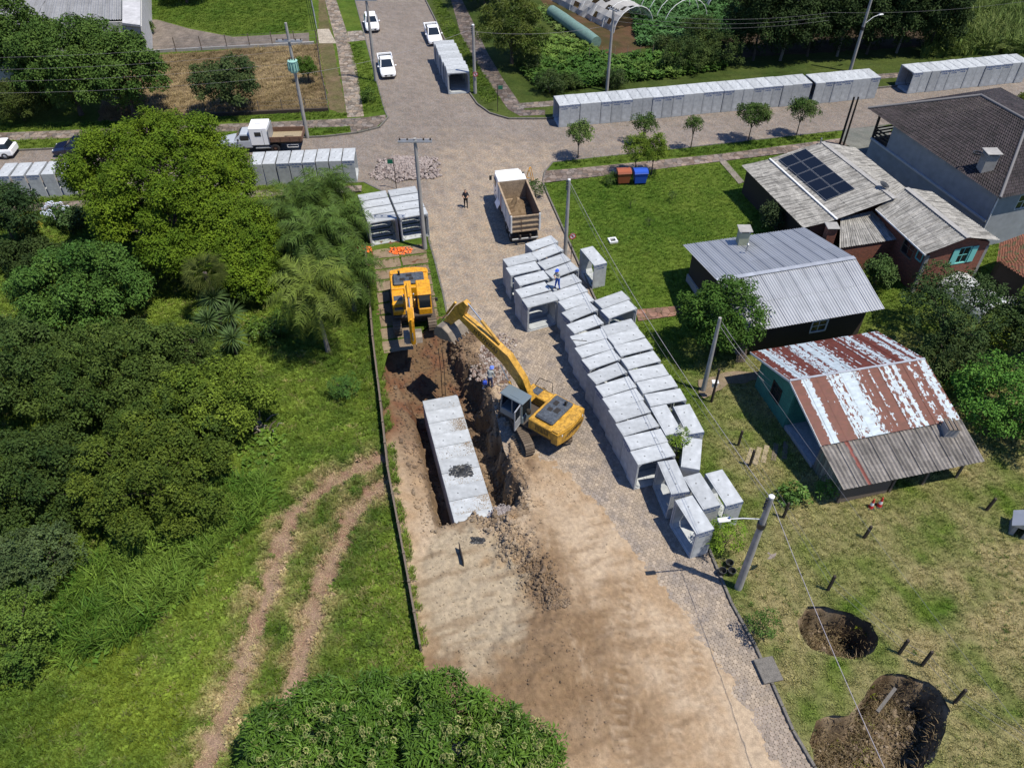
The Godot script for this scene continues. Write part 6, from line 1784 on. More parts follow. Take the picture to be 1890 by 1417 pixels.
func tiled_house() -> void:
	var A: Vector3 = Vector3(32.32, 5.2, -68.77)
	var N: Vector3 = Vector3(37.3, 5.2, -53.12)
	var R1: Vector3 = Vector3(40.67, 7.4, -66.48)
	var R2: Vector3 = Vector3(42.39, 7.4, -61.45)
	var Q := N + (R2 - N) * Vector3(2, 0, 2) * Vector3(1, 0, 0) + Vector3(0, 0, 0)
	var dirx := (xz(N) - xz(A)).normalized().orthogonal()
	if dirx.x < 0: dirx = -dirx
	var Wd := 2.0 * absf((xz(R2) - xz(N)).dot(dirx))
	Q = N + Vector3(dirx.x, 0, dirx.y) * Wd
	var A2 := A + Vector3(dirx.x, 0, dirx.y) * Wd
	var O := Vector3(N.x + 2.0, 0.1, N.z - 3.0)
	var h := thing("tiled_house", "two-storey grey plastered house with dark tiled hip roof and chimney", "house", O)
	var tc := func(u, v):
		var g: float = 0.8 + n3.get_noise_2d(u * 130.0, v * 90.0) * 0.9 + n2.get_noise_2d(u * 10.0, v * 10.0) * 0.35
		return Color(0.052, 0.042, 0.045) * maxf(g, 0.3)
	# left slope: courses of tiles, each course a part
	var course := func(a: Vector3, b: Vector3, c: Vector3, d: Vector3, n: int):
		for j in n:
			var v0 := float(j) / n
			var v1 := float(j + 1) / n + 0.004
			var up := (b - a).cross(d - a).normalized()
			if up.y < 0: up = -up
			var fi := func(u, v): return tc.call(u, lerpf(v0, v1, v))
			var lift := up * 0.035
			part("tile_course", corr(a.lerp(d, v0) - O, b.lerp(c, v0) - O, b.lerp(c, v1) + lift - O, a.lerp(d, v1) + lift - O, 0.21, 0.022, 1, fi, 4), h, M.dark_tile)
	course.call(R1, R2, N, A, 26)
	course.call(R2, R2 + Vector3(0.05, 0, 0), Q, N, 24)
	course.call(R1 + Vector3(0.05, 0, 0), R1, A, A2, 22)
	course.call(R2, R1, A2, Q, 22)
	for e in [[R1, R2], [R2, N], [R1, A], [R2, Q]]: part("hip_tile_line", MB.new().tube([e[0] - O + Vector3(0, 0.05, 0), e[1] - O + Vector3(0, 0.05, 0)], 0.12, 8), h, mat("hip_grey", Color(0.12, 0.115, 0.115), 0.7) if not M.has("hip_grey") else M.hip_grey)
	var along := (xz(N) - xz(A)).normalized()
	var i1 := xz(A) + along * 0.9 + dirx * 0.8
	var i1b := xz(A) + along * 3.0 + dirx * 0.8
	var i2 := xz(N) - along * 0.7 + dirx * 0.7
	var i3 := xz(Q) - along * 0.7 - dirx * 0.7
	var pl := Color(0.56, 0.6, 0.66)
	wall(h, "side_wall", i1b, i2, 0.1, 5.05, 5.05, M.plaster, pl, 0.2)
	wall(h, "lower_wall", i1, i1b, 0.1, 2.6, 2.6, M.plaster, pl, 0.2)
	part("ledge", MB.new().bar(Vector3(i1.x - dirx.x * 0.16, 2.65, i1.y - dirx.y * 0.16) - O, Vector3(i2.x - dirx.x * 0.16, 2.65, i2.y - dirx.y * 0.16) - O, 0.16, 0.16), h, M.plaster)
	wall(h, "front_wall", i2, i3, 0.1, 5.05, 5.05, M.plaster, pl, 0.2, [[2.2, 3.6, 3.3, 4.6]])
	window(h, i2, i3, 2.9, 3.95, 1.4, 1.3, M.white_dull)
	wall(h, "inner_wall", i1b, i1b + dirx * (Wd - 1.4), 0.1, 5.05, 5.05, M.plaster, pl, 0.2)
	wall(h, "right_wall", i3, i1b + dirx * (Wd - 1.4), 0.1, 5.05, 5.05, M.plaster, pl, 0.2)
	# balcony at the far corner
	var bal := MB.new()
	slab(h, "balcony_floor", [Vector3(i1.x, 2.7, i1.y), Vector3(i1b.x, 2.7, i1b.y), Vector3((i1b + dirx * 6).x, 2.7, (i1b + dirx * 6).y), Vector3((i1 + dirx * 6).x, 2.7, (i1 + dirx * 6).y)], 0.15, M.wood_dark)
	for p in [i1, i1 + dirx * 3.0]: part("balcony_post", MB.new().b(Vector3(p.x, 3.9, p.y) - O, Vector3(0.18, 2.5, 0.18)), h, M.wood_dark)
	for y in [3.0, 3.3, 3.6]:
		part("rail", MB.new().bar(Vector3(i1.x, y, i1.y) - O, Vector3(i1b.x, y, i1b.y) - O, 0.05, 0.14), h, M.wood_dark)
		part("rail", MB.new().bar(Vector3(i1.x, y, i1.y) - O, Vector3((i1 + dirx * 3.0).x, y, (i1 + dirx * 3.0).y) - O, 0.05, 0.14), h, M.wood_dark)
	part("downpipe", MB.new().tube([Vector3(i2.x - 0.05, 5.0, i2.y + 0.15) - O, Vector3(i2.x - 0.05, 0.1, i2.y + 0.15) - O], 0.06, 8), h, M.white_dull)
	box_chimney(h, Vector3(37.6, 6.1, -56.9), Vector3(0.95, 1.7, 0.9), M.plaster, M.pole, Color(0.62, 0.6, 0.56))
	for s in [-1, 1]:
		var d: Vector3 = Vector3(37.28, 6.9, -56.93)
		part("chimney_ring", MB.new().lathe([Vector2(0.3, 0.0), Vector2(0.34, 0.12), Vector2(0.26, 0.12), Vector2(0.24, 0.0)], 12, T(d - O + Vector3(s * 0.6, -0.15, -0.3))), h, M.black_plastic)

func clay_hut() -> void:
	var a: Vector3 = Vector3(36.6, 3.2, -49.9)
	var b: Vector3 = Vector3(40.49, 3.4, -51.7)
	var c: Vector3 = Vector3(39.5, 3, -49.28)
	var d: Vector3 = Vector3(35.95, 2.7, -48.31)
	var e: Vector3 = Vector3(38.22, 2.2, -45.88)
	var O := Vector3(d.x + 1.5, 0.1, d.z - 1.0)
	var h := thing("clay_tile_hut", "small building under mossy red clay tiles at the right edge", "building", O)
	var tc := func(u, v):
		var g: float = 0.85 + n3.get_noise_2d(u * 60.0, v * 40.0) * 0.7
		return Color(0.27, 0.1, 0.055).lerp(Color(0.1, 0.11, 0.04), smoothstep(0.0, 0.5, n2.get_noise_2d(u * 8.0, v * 8.0))) * g
	sheet_roof(h, b, a, d, c, 1, 10, 0.24, 0.045, M.clay_tile, tc, "tile_course", 1, 6)
	sheet_roof(h, c, d, d + Vector3(0.3, -0.02, 0.05), e, 1, 8, 0.24, 0.045, M.clay_tile, tc, "tile_course", 1, 6)
	wall(h, "side_wall", xz(a) + Vector2(0.7, -0.1), xz(d) + Vector2(0.7, -0.4), 0.1, 2.9, 2.6, M.wood_dark)
	wall(h, "front_wall", xz(d) + Vector2(0.7, -0.4), xz(e) + Vector2(-0.3, -1.2), 0.1, 2.5, 2.2, M.wood_dark)
	for k in 12: part("fence_picket", MB.new().b(Vector3(d.x + 0.4 + k * 0.22, 0.5, d.z + 1.9) - O, Vector3(0.08, 0.9, 0.04)), h, M.pole)

func long_shed() -> void:
	var a: Vector3 = Vector3(-60.59, 5.2, -112.34)
	var b: Vector3 = Vector3(-51.02, 5.2, -112.34)
	var c: Vector3 = Vector3(-45.22, 4, -94.83)
	var d: Vector3 = Vector3(-55.19, 4, -94.13)
	var O := Vector3(c.x - 4.0, 0.1, c.z - 6.0)
	var h := thing("long_shed", "long grey corrugated shed behind the dark trees, with a flat concrete end", "shed", O)
	var gf := func(u, v):
		var g: float = 0.9 + n2.get_noise_2d(u * 12.0, v * 6.0) * 0.25
		return Color(0.33, 0.34, 0.36) * g
	sheet_roof(h, a, b, c, d, 12, 2, 0.3, 0.05, M.fibre, gf, "roof_sheet", 2, 6)
	var e: Vector3 = Vector3(-69.1, 4.6, -103.54)
	var f: Vector3 = Vector3(-56.75, 4.6, -103.54)
	var g: Vector3 = Vector3(-53.25, 3.3, -83.82)
	var k: Vector3 = Vector3(-59.29, 3.3, -83.24)
	sheet_roof(h, e, f, g, k, 10, 2, 0.3, 0.05, M.fibre, gf, "roof_sheet", 2, 6)
	wall(h, "front_wall", xz(d), xz(c), 0.1, 3.8, 3.8, M.plaster, Color.WHITE, 0.2)
	wall(h, "front_wall", xz(k), xz(g), 0.1, 3.1, 3.1, M.plaster, Color.WHITE, 0.2)
	slab(h, "end_block_roof", [Vector3(-52.16, 4.5, -114.85), Vector3(-49.7, 4.5, -114.85), Vector3(-41.84, 4.5, -91.66), Vector3(-44.09, 4.5, -92.34)], 0.25, M.plaster, Color(0.95, 0.95, 0.97))
	wall(h, "end_wall", xz(Vector3(-44.17, 4.4, -92.63)), xz(Vector3(-42.03, 4.4, -92.12)), 0.1, 4.2, 4.2, M.plaster, Color.WHITE, 0.2)
	wall(h, "side_wall", xz(Vector3(-42.03, 4.4, -92.12)), xz(Vector3(-49.85, 4.4, -115.21)), 0.1, 4.2, 4.2, M.plaster, Color.WHITE, 0.2)

# ---------- machines and vehicles ----------
func machine_materials() -> void:
	mat("yellow_old", Color(0.66, 0.36, 0.04), 0.5, {"tex": M.worn_tex, "tri": 0.6, "coat": 0.15})
	mat("yellow_new", Color(0.85, 0.4, 0.01), 0.4, {"tex": M.fine_tex, "tri": 0.5, "coat": 0.3})
	mat("hood_grey", Color(0.09, 0.105, 0.125), 0.5, {"tex": M.worn_tex, "tri": 0.9})
	mat("cab_grey", Color(0.11, 0.14, 0.16), 0.4)
	mat("track_steel", Color(0.17, 0.13, 0.095), 0.7, {"tex": M.fine_tex, "tri": 2.0, "metal": 0.3})
	mat("bucket_steel", Color(0.3, 0.25, 0.2), 0.6, {"tex": M.fine_tex, "tri": 1.2, "metal": 0.3})
	mat("chrome", Color(0.55, 0.56, 0.58), 0.2, {"metal": 0.9})
	mat("grime", Color(0.045, 0.035, 0.028), 0.8)
	mat("letter_black", Color(0.02, 0.016, 0.01), 0.5)
	mat("silver_paint", Color(0.36, 0.39, 0.43), 0.32, {"coat": 0.5})
	mat("navy_paint", Color(0.008, 0.013, 0.04), 0.2, {"coat": 0.8})
	mat("bed_rust", Color(0.22, 0.12, 0.075), 0.85, {"tex": M.fine_tex, "tri": 0.8})
	mat("bed_dirt", Color(0.44, 0.33, 0.22), 0.9, {"tex": M.fine_tex, "tri": 0.6})
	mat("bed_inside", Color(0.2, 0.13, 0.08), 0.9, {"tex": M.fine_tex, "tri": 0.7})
	mat("lamp_red", Color(0.35, 0.02, 0.015), 0.3)
	mat("lamp_clear", Color(0.6, 0.62, 0.62), 0.15)

func track_part(o: Node3D, z: float, len: float, ht: float, w: float) -> void:
	# the belt outline, with single shoes
	var r := ht / 2
	var st := MB.new()
	st.b(Vector3(0, r, z), Vector3(len - ht, ht * 0.55, w * 0.55))
	for s in [-1, 1]: st.lathe([Vector2(0, -w * 0.3), Vector2(r * 0.8, -w * 0.3), Vector2(r * 0.8, w * 0.3), Vector2(0, w * 0.3)], 14, T(Vector3(s * (len / 2 - r), r, z), Vector3(PI / 2, 0, 0)))
	var t := part("track", st, o, M.grime)
	var shoe := MB.new().b(Vector3.ZERO, Vector3(0.17, 0.035, w), 0.008).b(Vector3(0.05, 0.03, 0), Vector3(0.025, 0.045, w)).mesh(M.track_steel)
	var run := len - ht
	var per := 2 * run + PI * ht
	var n := int(per / 0.19)
	for k in n:
		var s := per * k / n
		var m := part("track_shoe", shoe, t)
		if s < run: m.transform = T(Vector3(-run / 2 + s, ht, z))
		elif s < run + PI * r:
			var a := (s - run) / r
			m.transform = T(Vector3(run / 2 + sin(a) * r, r + cos(a) * r, z), Vector3(0, 0, -a))
		elif s < 2 * run + PI * r: m.transform = T(Vector3(run / 2 - (s - run - PI * r), 0.0, z), Vector3(0, 0, PI))
		else:
			var a := (s - 2 * run - PI * r) / r
			m.transform = T(Vector3(-run / 2 - sin(a) * r, r - cos(a) * r, z), Vector3(0, 0, PI - a))

func beam(pts: Array, hs: Array, w: float) -> MB:    # a plate-sided arm in the xy plane: centre line and depth at each point
	var up := []
	var dn := []
	for k in pts.size():
		var d: Vector2 = (pts[mini(k + 1, pts.size() - 1)] - pts[maxi(k - 1, 0)]).normalized()
		var nn := Vector2(-d.y, d.x)
		up.append(pts[k] + nn * hs[k] / 2)
		dn.append(pts[k] - nn * hs[k] / 2)
	dn.reverse()
	return MB.new().prism(v2(up + dn), w, Transform3D())

func ram(h: Node3D, a: Vector3, b: Vector3, r: float, paint: Material, turn: float) -> void:
	var m := a.lerp(b, 0.58)
	var c := part("hydraulic_cylinder", MB.new().tube([a, m], r, 9), h, paint)
	c.rotation.y = turn
	part("piston_rod", MB.new().tube([m, b], r * 0.5, 8), c, M.chrome)

func bucket_part(o: Node3D, at: Vector2, ang: float, w: float, s: float, turn: float) -> void:
	# profile in its own plane: pivot at the origin, mouth towards +x before turning by ang
	var prof := [Vector2(0.0, 0.0), Vector2(-0.28, -0.3), Vector2(-0.38, -0.75), Vector2(-0.15, -1.15), Vector2(0.35, -1.3), Vector2(0.95, -1.2)]
	var st := MB.new()
	var t := Transform3D(Basis(Vector3.BACK, ang) * s, Vector3(at.x, at.y, 0))
	for k in prof.size() - 1:
		var p: Vector2 = prof[k]
		var q: Vector2 = prof[k + 1]
		var d := (q - p).normalized()
		st.box(t * Transform3D(Basis(Vector3(d.x, d.y, 0), Vector3(-d.y, d.x, 0), Vector3.BACK), Vector3((p.x + q.x) / 2, (p.y + q.y) / 2, 0)), Vector3((q - p).length() + 0.05, 0.06, w / s))
	for z in [-1, 1]: st.prism(v2(prof + [Vector2(0.45, -0.35)]), 0.05, t * T(Vector3(0, 0, z * w / s / 2)))
	for z in [-1, 1]: st.box(t * T(Vector3(0.0, 0.08, z * 0.2)), Vector3(0.4, 0.4, 0.06))
	var b := part("bucket", st, o, M.bucket_steel)
	b.rotation.y = turn
	for k in 5: part("tooth", MB.new().box(t * T(Vector3(1.05, -1.19, (k - 2) * w / s * 0.22)), Vector3(0.26, 0.07, 0.12), 0.02), b, M.bucket_steel)

func excavator(label: String, at: Vector3, chassis: float, house: float, paint: Material, cabm: Material, chain: Dictionary, door_open: bool) -> Node3D:
	var o := thing("excavator", label, "excavator", at, chassis)
	for s in [-1, 1]: track_part(o, s * 1.25, 4.7, 0.95, 0.6)
	var cf := part("car_body", MB.new().b(Vector3(0, 0.75, 0), Vector3(2.6, 0.4, 2.0), 0.05).lathe([Vector2(0, 0.9), Vector2(0.75, 0.9), Vector2(0.75, 1.15), Vector2(0, 1.15)], 18), o, M.grime)
	var turn := house - chassis
	var hp := func(called: String, st: MB, m: Material, p: Node = null) -> MeshInstance3D:
		var x := part(called, st, o if p == null else p, m)
		if p == null: x.rotation.y = turn
		return x
	hp.call("deck", MB.new().b(Vector3(-0.35, 1.22, 0), Vector3(4.2, 0.16, 2.7), 0.03), M.grime)
	var body: MeshInstance3D = hp.call("engine_housing", MB.new().b(Vector3(-1.35, 1.72, 0), Vector3(1.75, 0.86, 2.78), 0.06), paint)
	# louvres on the housing sides
	for s in [-1, 1]:
		for k in 9: part("louvre", MB.new().b(Vector3(-1.95 + k * 0.11, 1.75, s * 1.395), Vector3(0.045, 0.42, 0.02)), body, M.letter_black)
	hp.call("tank_housing", MB.new().b(Vector3(0.35, 1.66, 0.93), Vector3(1.7, 0.74, 0.9), 0.05), paint)
	hp.call("tool_box", MB.new().b(Vector3(1.3, 1.5, 0.93), Vector3(0.55, 0.42, 0.85), 0.05), paint)
	hp.call("tank_mat", MB.new().b(Vector3(0.55, 2.05, 0.93), Vector3(0.55, 0.03, 0.6), 0.01), M.hood_grey)
	hp.call("step_mat", MB.new().b(Vector3(1.3, 1.725, 0.93), Vector3(0.36, 0.03, 0.6), 0.01), M.hood_grey)
	var hood: MeshInstance3D = hp.call("engine_hood", MB.new().b(Vector3(-1.4, 2.26, 0.05), Vector3(1.3, 0.26, 2.25), 0.09), M.hood_grey)
	for v in [[-1.2, 0.5, 0.3, 0.36], [-1.62, 0.0, 0.34, 0.42], [-1.2, -0.15, 0.3, 0.3]]: part("vent", MB.new().b(Vector3(v[0], 2.395, v[1]), Vector3(v[2], 0.02, v[3])), hood, M.letter_black)
	part("exhaust", MB.new().tube([Vector3(-1.75, 2.35, 0.7), Vector3(-1.75, 2.62, 0.7), Vector3(-1.85, 2.7, 0.7)], 0.08, 8), hood, M.letter_black)
	# counterweight, rounded behind
	var cw := []
	for k in 11:
		var a := lerpf(-1.0, 1.0, k / 10.0)
		cw.append(Vector2(-2.62 - 0.34 * cos(a * 1.35), a * 1.42))
	cw.append(Vector2(-2.24, 1.42)); cw.append(Vector2(-2.24, -1.42))
	var c := hp.call("counterweight", MB.new().prism(v2(cw), 0.9, Transform3D(Basis(Vector3.RIGHT, PI / 2), Vector3(0, 1.62, 0))), paint) as MeshInstance3D
	part("lip", MB.new().prism(v2(cw), 0.12, Transform3D(Basis(Vector3.RIGHT, PI / 2).scaled(Vector3(0.97, 1, 0.95)), Vector3(-0.06, 2.12, 0))), c, paint)
	var lt := part("lettering", text_mesh("HYUNDAI", 0.3, 1.5, M.letter_black), c)
	lt.transform = Transform3D(Basis(Vector3.UP, -PI / 2), Vector3(-2.975, 1.75, 0))
	for s in [-1, 1]: part("reflector", MB.new().b(Vector3(-2.8, 1.85, s * 1.05), Vector3(0.02, 0.16, 0.12)), c, M.lamp_clear)
	# cab on the left
	var cz := -0.92
	var fr := MB.new()
	fr.b(Vector3(0.85, 1.55, cz), Vector3(1.75, 0.55, 0.95), 0.05)
	for x in [0.05, 1.65]:
		for z in [cz - 0.44, cz + 0.44]: fr.bar(Vector3(x, 1.8, z), Vector3(x - (0.12 if x > 1 else -0.02), 2.95, z), 0.09, 0.09)
	fr.bar(Vector3(0.75, 1.8, cz - 0.44), Vector3(0.75, 2.95, cz - 0.44), 0.08, 0.07)
	var cab: MeshInstance3D = hp.call("cab", fr, cabm)
	part("cab_roof", MB.new().b(Vector3(0.82, 3.0, cz), Vector3(1.75, 0.12, 1.0), 0.05), cab, cabm)
	part("roof_hatch", MB.new().b(Vector3(0.7, 3.07, cz), Vector3(0.7, 0.03, 0.6), 0.01), cab, cabm)
	part("cab_glass", MB.new().b(Vector3(0.84, 2.4, cz + 0.44), Vector3(1.55, 1.1, 0.02)).bar(Vector3(1.66, 1.85, cz), Vector3(1.54, 2.93, cz), 0.84, 0.02, Vector3.RIGHT).b(Vector3(0.06, 2.4, cz), Vector3(0.02, 1.1, 0.84)), cab, M.glass_dark)
	part("seat", MB.new().b(Vector3(0.55, 1.9, cz), Vector3(0.5, 0.16, 0.5), 0.04).b(Vector3(0.32, 2.25, cz), Vector3(0.14, 0.65, 0.48), 0.04), cab, M.black_plastic)
	if door_open:
		var dt := T(Vector3(0.1, 0, cz - 0.5), Vector3(0, 1.75, 0))
		var dm := MB.new()
		for x in [0.0, 0.72]: dm.box(dt * T(Vector3(x, 2.15, 0)), Vector3(0.06, 1.6, 0.06))
		for y in [1.37, 2.0, 2.93]: dm.box(dt * T(Vector3(0.36, y, 0)), Vector3(0.76, 0.07, 0.06))
		dm.box(dt * T(Vector3(0.36, 1.68, 0)), Vector3(0.7, 0.62, 0.04))
		var dr := part("door", dm, cab, M.galv)
		part("pane", MB.new().box(dt * T(Vector3(0.36, 2.45, 0)), Vector3(0.66, 0.85, 0.015)), dr, M.glass_dark)
	else: part("door", MB.new().b(Vector3(0.4, 2.35, cz - 0.47), Vector3(0.66, 1.1, 0.03)).b(Vector3(0.4, 1.55, cz - 0.48), Vector3(0.66, 0.5, 0.03)), cab, cabm)
	part("mirror", MB.new().tube([Vector3(1.55, 2.5, cz - 0.5), Vector3(1.75, 2.6, cz - 0.75)], 0.02, 5).b(Vector3(1.75, 2.55, cz - 0.82), Vector3(0.06, 0.32, 0.2), 0.02), cab, M.black_plastic)
	hp.call("hand_rail", MB.new().tube([Vector3(-0.3, 2.1, 1.35), Vector3(-0.3, 2.9, 1.35), Vector3(0.7, 2.75, 1.35), Vector3(1.0, 2.05, 1.35)], 0.025, 6), M.letter_black)
	hp.call("filter_drum", MB.new().lathe([Vector2(0, 2.1), Vector2(0.14, 2.1), Vector2(0.16, 2.32), Vector2(0.12, 2.42), Vector2(0, 2.42)], 12, T(Vector3(-0.25, 0.03, -1.05))), M.letter_black)
	# boom, stick, bucket in the middle plane
	var bz := 0.15
	var bo: MeshInstance3D = hp.call("boom", beam(chain.boom, chain.boom_h, 0.46), paint)
	bo.position = Basis(Vector3.UP, turn) * Vector3(0, 0, bz)
	for s in [-1, 1]:
		var n: int = chain.boom.size()
		var p: Vector2 = chain.boom[n - 2].lerp(chain.boom[n - 3], 0.15)
		var d: Vector2 = (chain.boom[n - 2] - chain.boom[n - 3]).normalized()
		var tx := part("lettering", text_mesh("HYUNDAI", 0.3, 1.9, M.letter_black), bo)
		var bx := Vector3(d.x, d.y, 0) * float(s)
		tx.transform = Transform3D(Basis(bx, Vector3(-d.y, d.x, 0) * 1.0, Vector3.BACK * s), Vector3(p.x, p.y, s * 0.235))
	for k in chain.boom.size() - 1:
		var a: Vector2 = chain.boom[k]
		var b: Vector2 = chain.boom[k + 1]
		var nn := (b - a).normalized().orthogonal() * -0.5
		for z in [-0.12, -0.04, 0.04, 0.12]: part("hose", MB.new().tube([Vector3(a.x - nn.x * chain.boom_h[k] * 1.1, a.y - nn.y * chain.boom_h[k] * 1.1, z), Vector3(b.x - nn.x * chain.boom_h[k + 1] * 1.1, b.y - nn.y * chain.boom_h[k + 1] * 1.1, z)], 0.022, 5), bo, M.letter_black)
	var sk: MeshInstance3D = hp.call("stick", beam(chain.stick, chain.stick_h, 0.36), paint)
	sk.position = bo.position
	var off := Vector3(0, 0, bz)
	for s in [-1, 1]: ram(o, off + Vector3(1.05, 1.5, s * 0.34), off + Vector3(chain.lift.x, chain.lift.y, s * 0.34), 0.09, paint, turn)
	ram(o, off + Vector3(chain.ram[0].x, chain.ram[0].y, 0), off + Vector3(chain.ram[1].x, chain.ram[1].y, 0), 0.1, paint, turn)
	ram(o, off + Vector3(chain.curl[0].x, chain.curl[0].y, 0), off + Vector3(chain.curl[1].x, chain.curl[1].y, 0), 0.08, paint, turn)
	var before := o.get_child_count()
	bucket_part(o, chain.bucket, chain.bucket_a, chain.bucket_w, chain.bucket_s, turn)
	o.get_child(before).position = bo.position
	return o

func wheel(o: Node3D, p: Vector3, r: float, w: float, rimm: Material) -> void:
	var t := part("wheel", MB.new().lathe([Vector2(r * 0.55, -w / 2), Vector2(r * 0.95, -w / 2), Vector2(r, -w / 3), Vector2(r, w / 3), Vector2(r * 0.95, w / 2), Vector2(r * 0.55, w / 2)], 18, T(p, Vector3(PI / 2, 0, 0))), o, M.rubber)
	part("rim", MB.new().lathe([Vector2(0, -w * 0.42), Vector2(r * 0.2, -w * 0.42), Vector2(r * 0.57, -w * 0.3), Vector2(r * 0.57, w * 0.3), Vector2(r * 0.2, w * 0.42), Vector2(0, w * 0.42)], 14, T(p, Vector3(PI / 2, 0, 0))), t, rimm)

# a body lofted through cross-sections: [x, half width low, half width high, y low, y shoulder, y top]
func loft(sec: Array) -> MB:
	var st := MB.new()
	var rings := []
	for s in sec:
		rings.append([Vector3(s[0], s[3], -s[1] * 0.93), Vector3(s[0], s[3] + 0.1, -s[1]), Vector3(s[0], s[4], -s[1]), Vector3(s[0], s[5] - 0.03, -s[2]), Vector3(s[0], s[5], -s[2] + 0.07), Vector3(s[0], s[5], s[2] - 0.07), Vector3(s[0], s[5] - 0.03, s[2]), Vector3(s[0], s[4], s[1]), Vector3(s[0], s[3] + 0.1, s[1]), Vector3(s[0], s[3], s[1] * 0.93)])
	for k in rings.size() - 1:
		for i in 10:
			var j := (i + 1) % 10
			st.quad(rings[k][i], rings[k + 1][i], rings[k + 1][j], rings[k][j])
	for i in range(1, 9):
		st.tri(rings[0][0], rings[0][i], rings[0][i + 1])
		st.tri(rings[-1][0], rings[-1][i + 1], rings[-1][i])
	return st

func car(label: String, at: Vector3, turn: float, paint: Material, kind: String, group := "") -> Node3D:
	var o := thing("parked_car" if kind != "pickup" else "pickup_truck", label, "car" if kind != "pickup" else "pickup", at, turn, group)
	var L := 2.1 if kind != "pickup" else 2.5
	var body := [[-L, 0.72, 0.7, 0.45, 0.75, 0.95], [-L + 0.12, 0.84, 0.8, 0.32, 0.8, 1.0], [-L * 0.5, 0.87, 0.82, 0.28, 0.8, 1.0], [0.3, 0.87, 0.82, 0.28, 0.8, 0.98], [L * 0.45, 0.87, 0.8, 0.28, 0.78, 0.96], [L - 0.35, 0.85, 0.72, 0.3, 0.7, 0.86], [L - 0.05, 0.76, 0.62, 0.34, 0.6, 0.72], [L, 0.7, 0.58, 0.4, 0.55, 0.62]]
	part("body", loft(body), o, paint)
	var x0 := -L + 0.25 if kind == "hatch" else -L + 0.7
	var x1 := L * 0.42
	if kind == "pickup": x0 = -0.75; x1 = 1.25
	var roof := 1.5 if kind != "pickup" else 1.62
	part("glasshouse", loft([[x0, 0.78, 0.62, 0.95, 1.0, 1.02], [x0 + 0.3, 0.78, 0.6, 0.9, 1.0, roof - 0.02], [x1 - 0.75, 0.78, 0.58, 0.9, 1.0, roof - 0.02], [x1, 0.76, 0.66, 0.9, 0.97, 0.99]]), o, M.glass_dark)
	part("roof", loft([[x0 + 0.26, 0.62, 0.58, roof - 0.1, roof - 0.06, roof - 0.03], [x0 + 0.4, 0.64, 0.58, roof - 0.12, roof - 0.06, roof + 0.01], [x1 - 0.85, 0.64, 0.57, roof - 0.12, roof - 0.06, roof + 0.01], [x1 - 0.7, 0.61, 0.56, roof - 0.1, roof - 0.07, roof - 0.03]]), o, paint)
	for s in [-1, 1]:
		part("pillar", MB.new().bar(Vector3(x1 - 0.02, 0.97, s * 0.71), Vector3(x1 - 0.74, roof - 0.05, s * 0.58), 0.07, 0.05).bar(Vector3((x0 + x1) / 2 - 0.2, 0.97, s * 0.75), Vector3((x0 + x1) / 2 - 0.2, roof - 0.06, s * 0.6), 0.09, 0.04), o, paint)
		part("mirror", MB.new().b(Vector3(x1 - 0.2, 1.02, s * 0.98), Vector3(0.12, 0.15, 0.2), 0.04), o, paint)
		part("headlight", MB.new().b(Vector3(L - 0.14, 0.68, s * 0.58), Vector3(0.2, 0.14, 0.26), 0.04), o, M.lamp_clear)
		part("tail_light", MB.new().b(Vector3(-L + 0.05, 0.82, s * 0.66), Vector3(0.08, 0.22, 0.16), 0.02), o, M.lamp_red)
		for x in [-L * 0.62, L * 0.62]: wheel(o, Vector3(x, 0.32, s * 0.78), 0.32, 0.2, M.galv)
	part("grille", MB.new().b(Vector3(L - 0.01, 0.5, 0), Vector3(0.06, 0.16, 0.9), 0.02), o, M.black_plastic)
	part("number_plate", MB.new().b(Vector3(L + 0.03, 0.46, 0), Vector3(0.02, 0.1, 0.36)), o, M.lamp_clear)
	if kind == "pickup":
		var bed := MB.new().b(Vector3(-1.55, 1.02, 0), Vector3(1.55, 0.03, 1.4))
		part("bed", bed, o, M.black_plastic)
		for s in [-1, 1]: part("bed_side", MB.new().b(Vector3(-1.6, 1.1, s * 0.79), Vector3(1.75, 0.22, 0.1), 0.03), o, paint)
		part("tailgate", MB.new().b(Vector3(-2.44, 1.08, 0), Vector3(0.08, 0.26, 1.5), 0.03), o, paint)
	return o

func rock_mesh(sd: int, flat := 0.8) -> ArrayMesh:
	var r := RandomNumberGenerator.new()
	r.seed = sd
	var st := MB.new()
	var pts := PackedVector3Array()
	for k in 12: pts.append(rdir(r) * Vector3(1, flat, 1) * r.randf_range(0.75, 1.05))
	# an icosahedron with pushed corners
	var g := (1.0 + sqrt(5.0)) / 2.0
	var ico := [Vector3(-1, g, 0), Vector3(1, g, 0), Vector3(-1, -g, 0), Vector3(1, -g, 0), Vector3(0, -1, g), Vector3(0, 1, g), Vector3(0, -1, -g), Vector3(0, 1, -g), Vector3(g, 0, -1), Vector3(g, 0, 1), Vector3(-g, 0, -1), Vector3(-g, 0, 1)]
	for k in 12: ico[k] = ico[k].normalized() * Vector3(1, flat, 1) * r.randf_range(0.7, 1.15)
	for f in [[0, 11, 5], [0, 5, 1], [0, 1, 7], [0, 7, 10], [0, 10, 11], [1, 5, 9], [5, 11, 4], [11, 10, 2], [10, 7, 6], [7, 1, 8], [3, 9, 4], [3, 4, 2], [3, 2, 6], [3, 6, 8], [3, 8, 9], [4, 9, 5], [2, 4, 11], [6, 2, 10], [8, 6, 7], [9, 8, 1]]: st.tri(ico[f[0]], ico[f[1]], ico[f[2]])
	return st.mesh(M.stone)

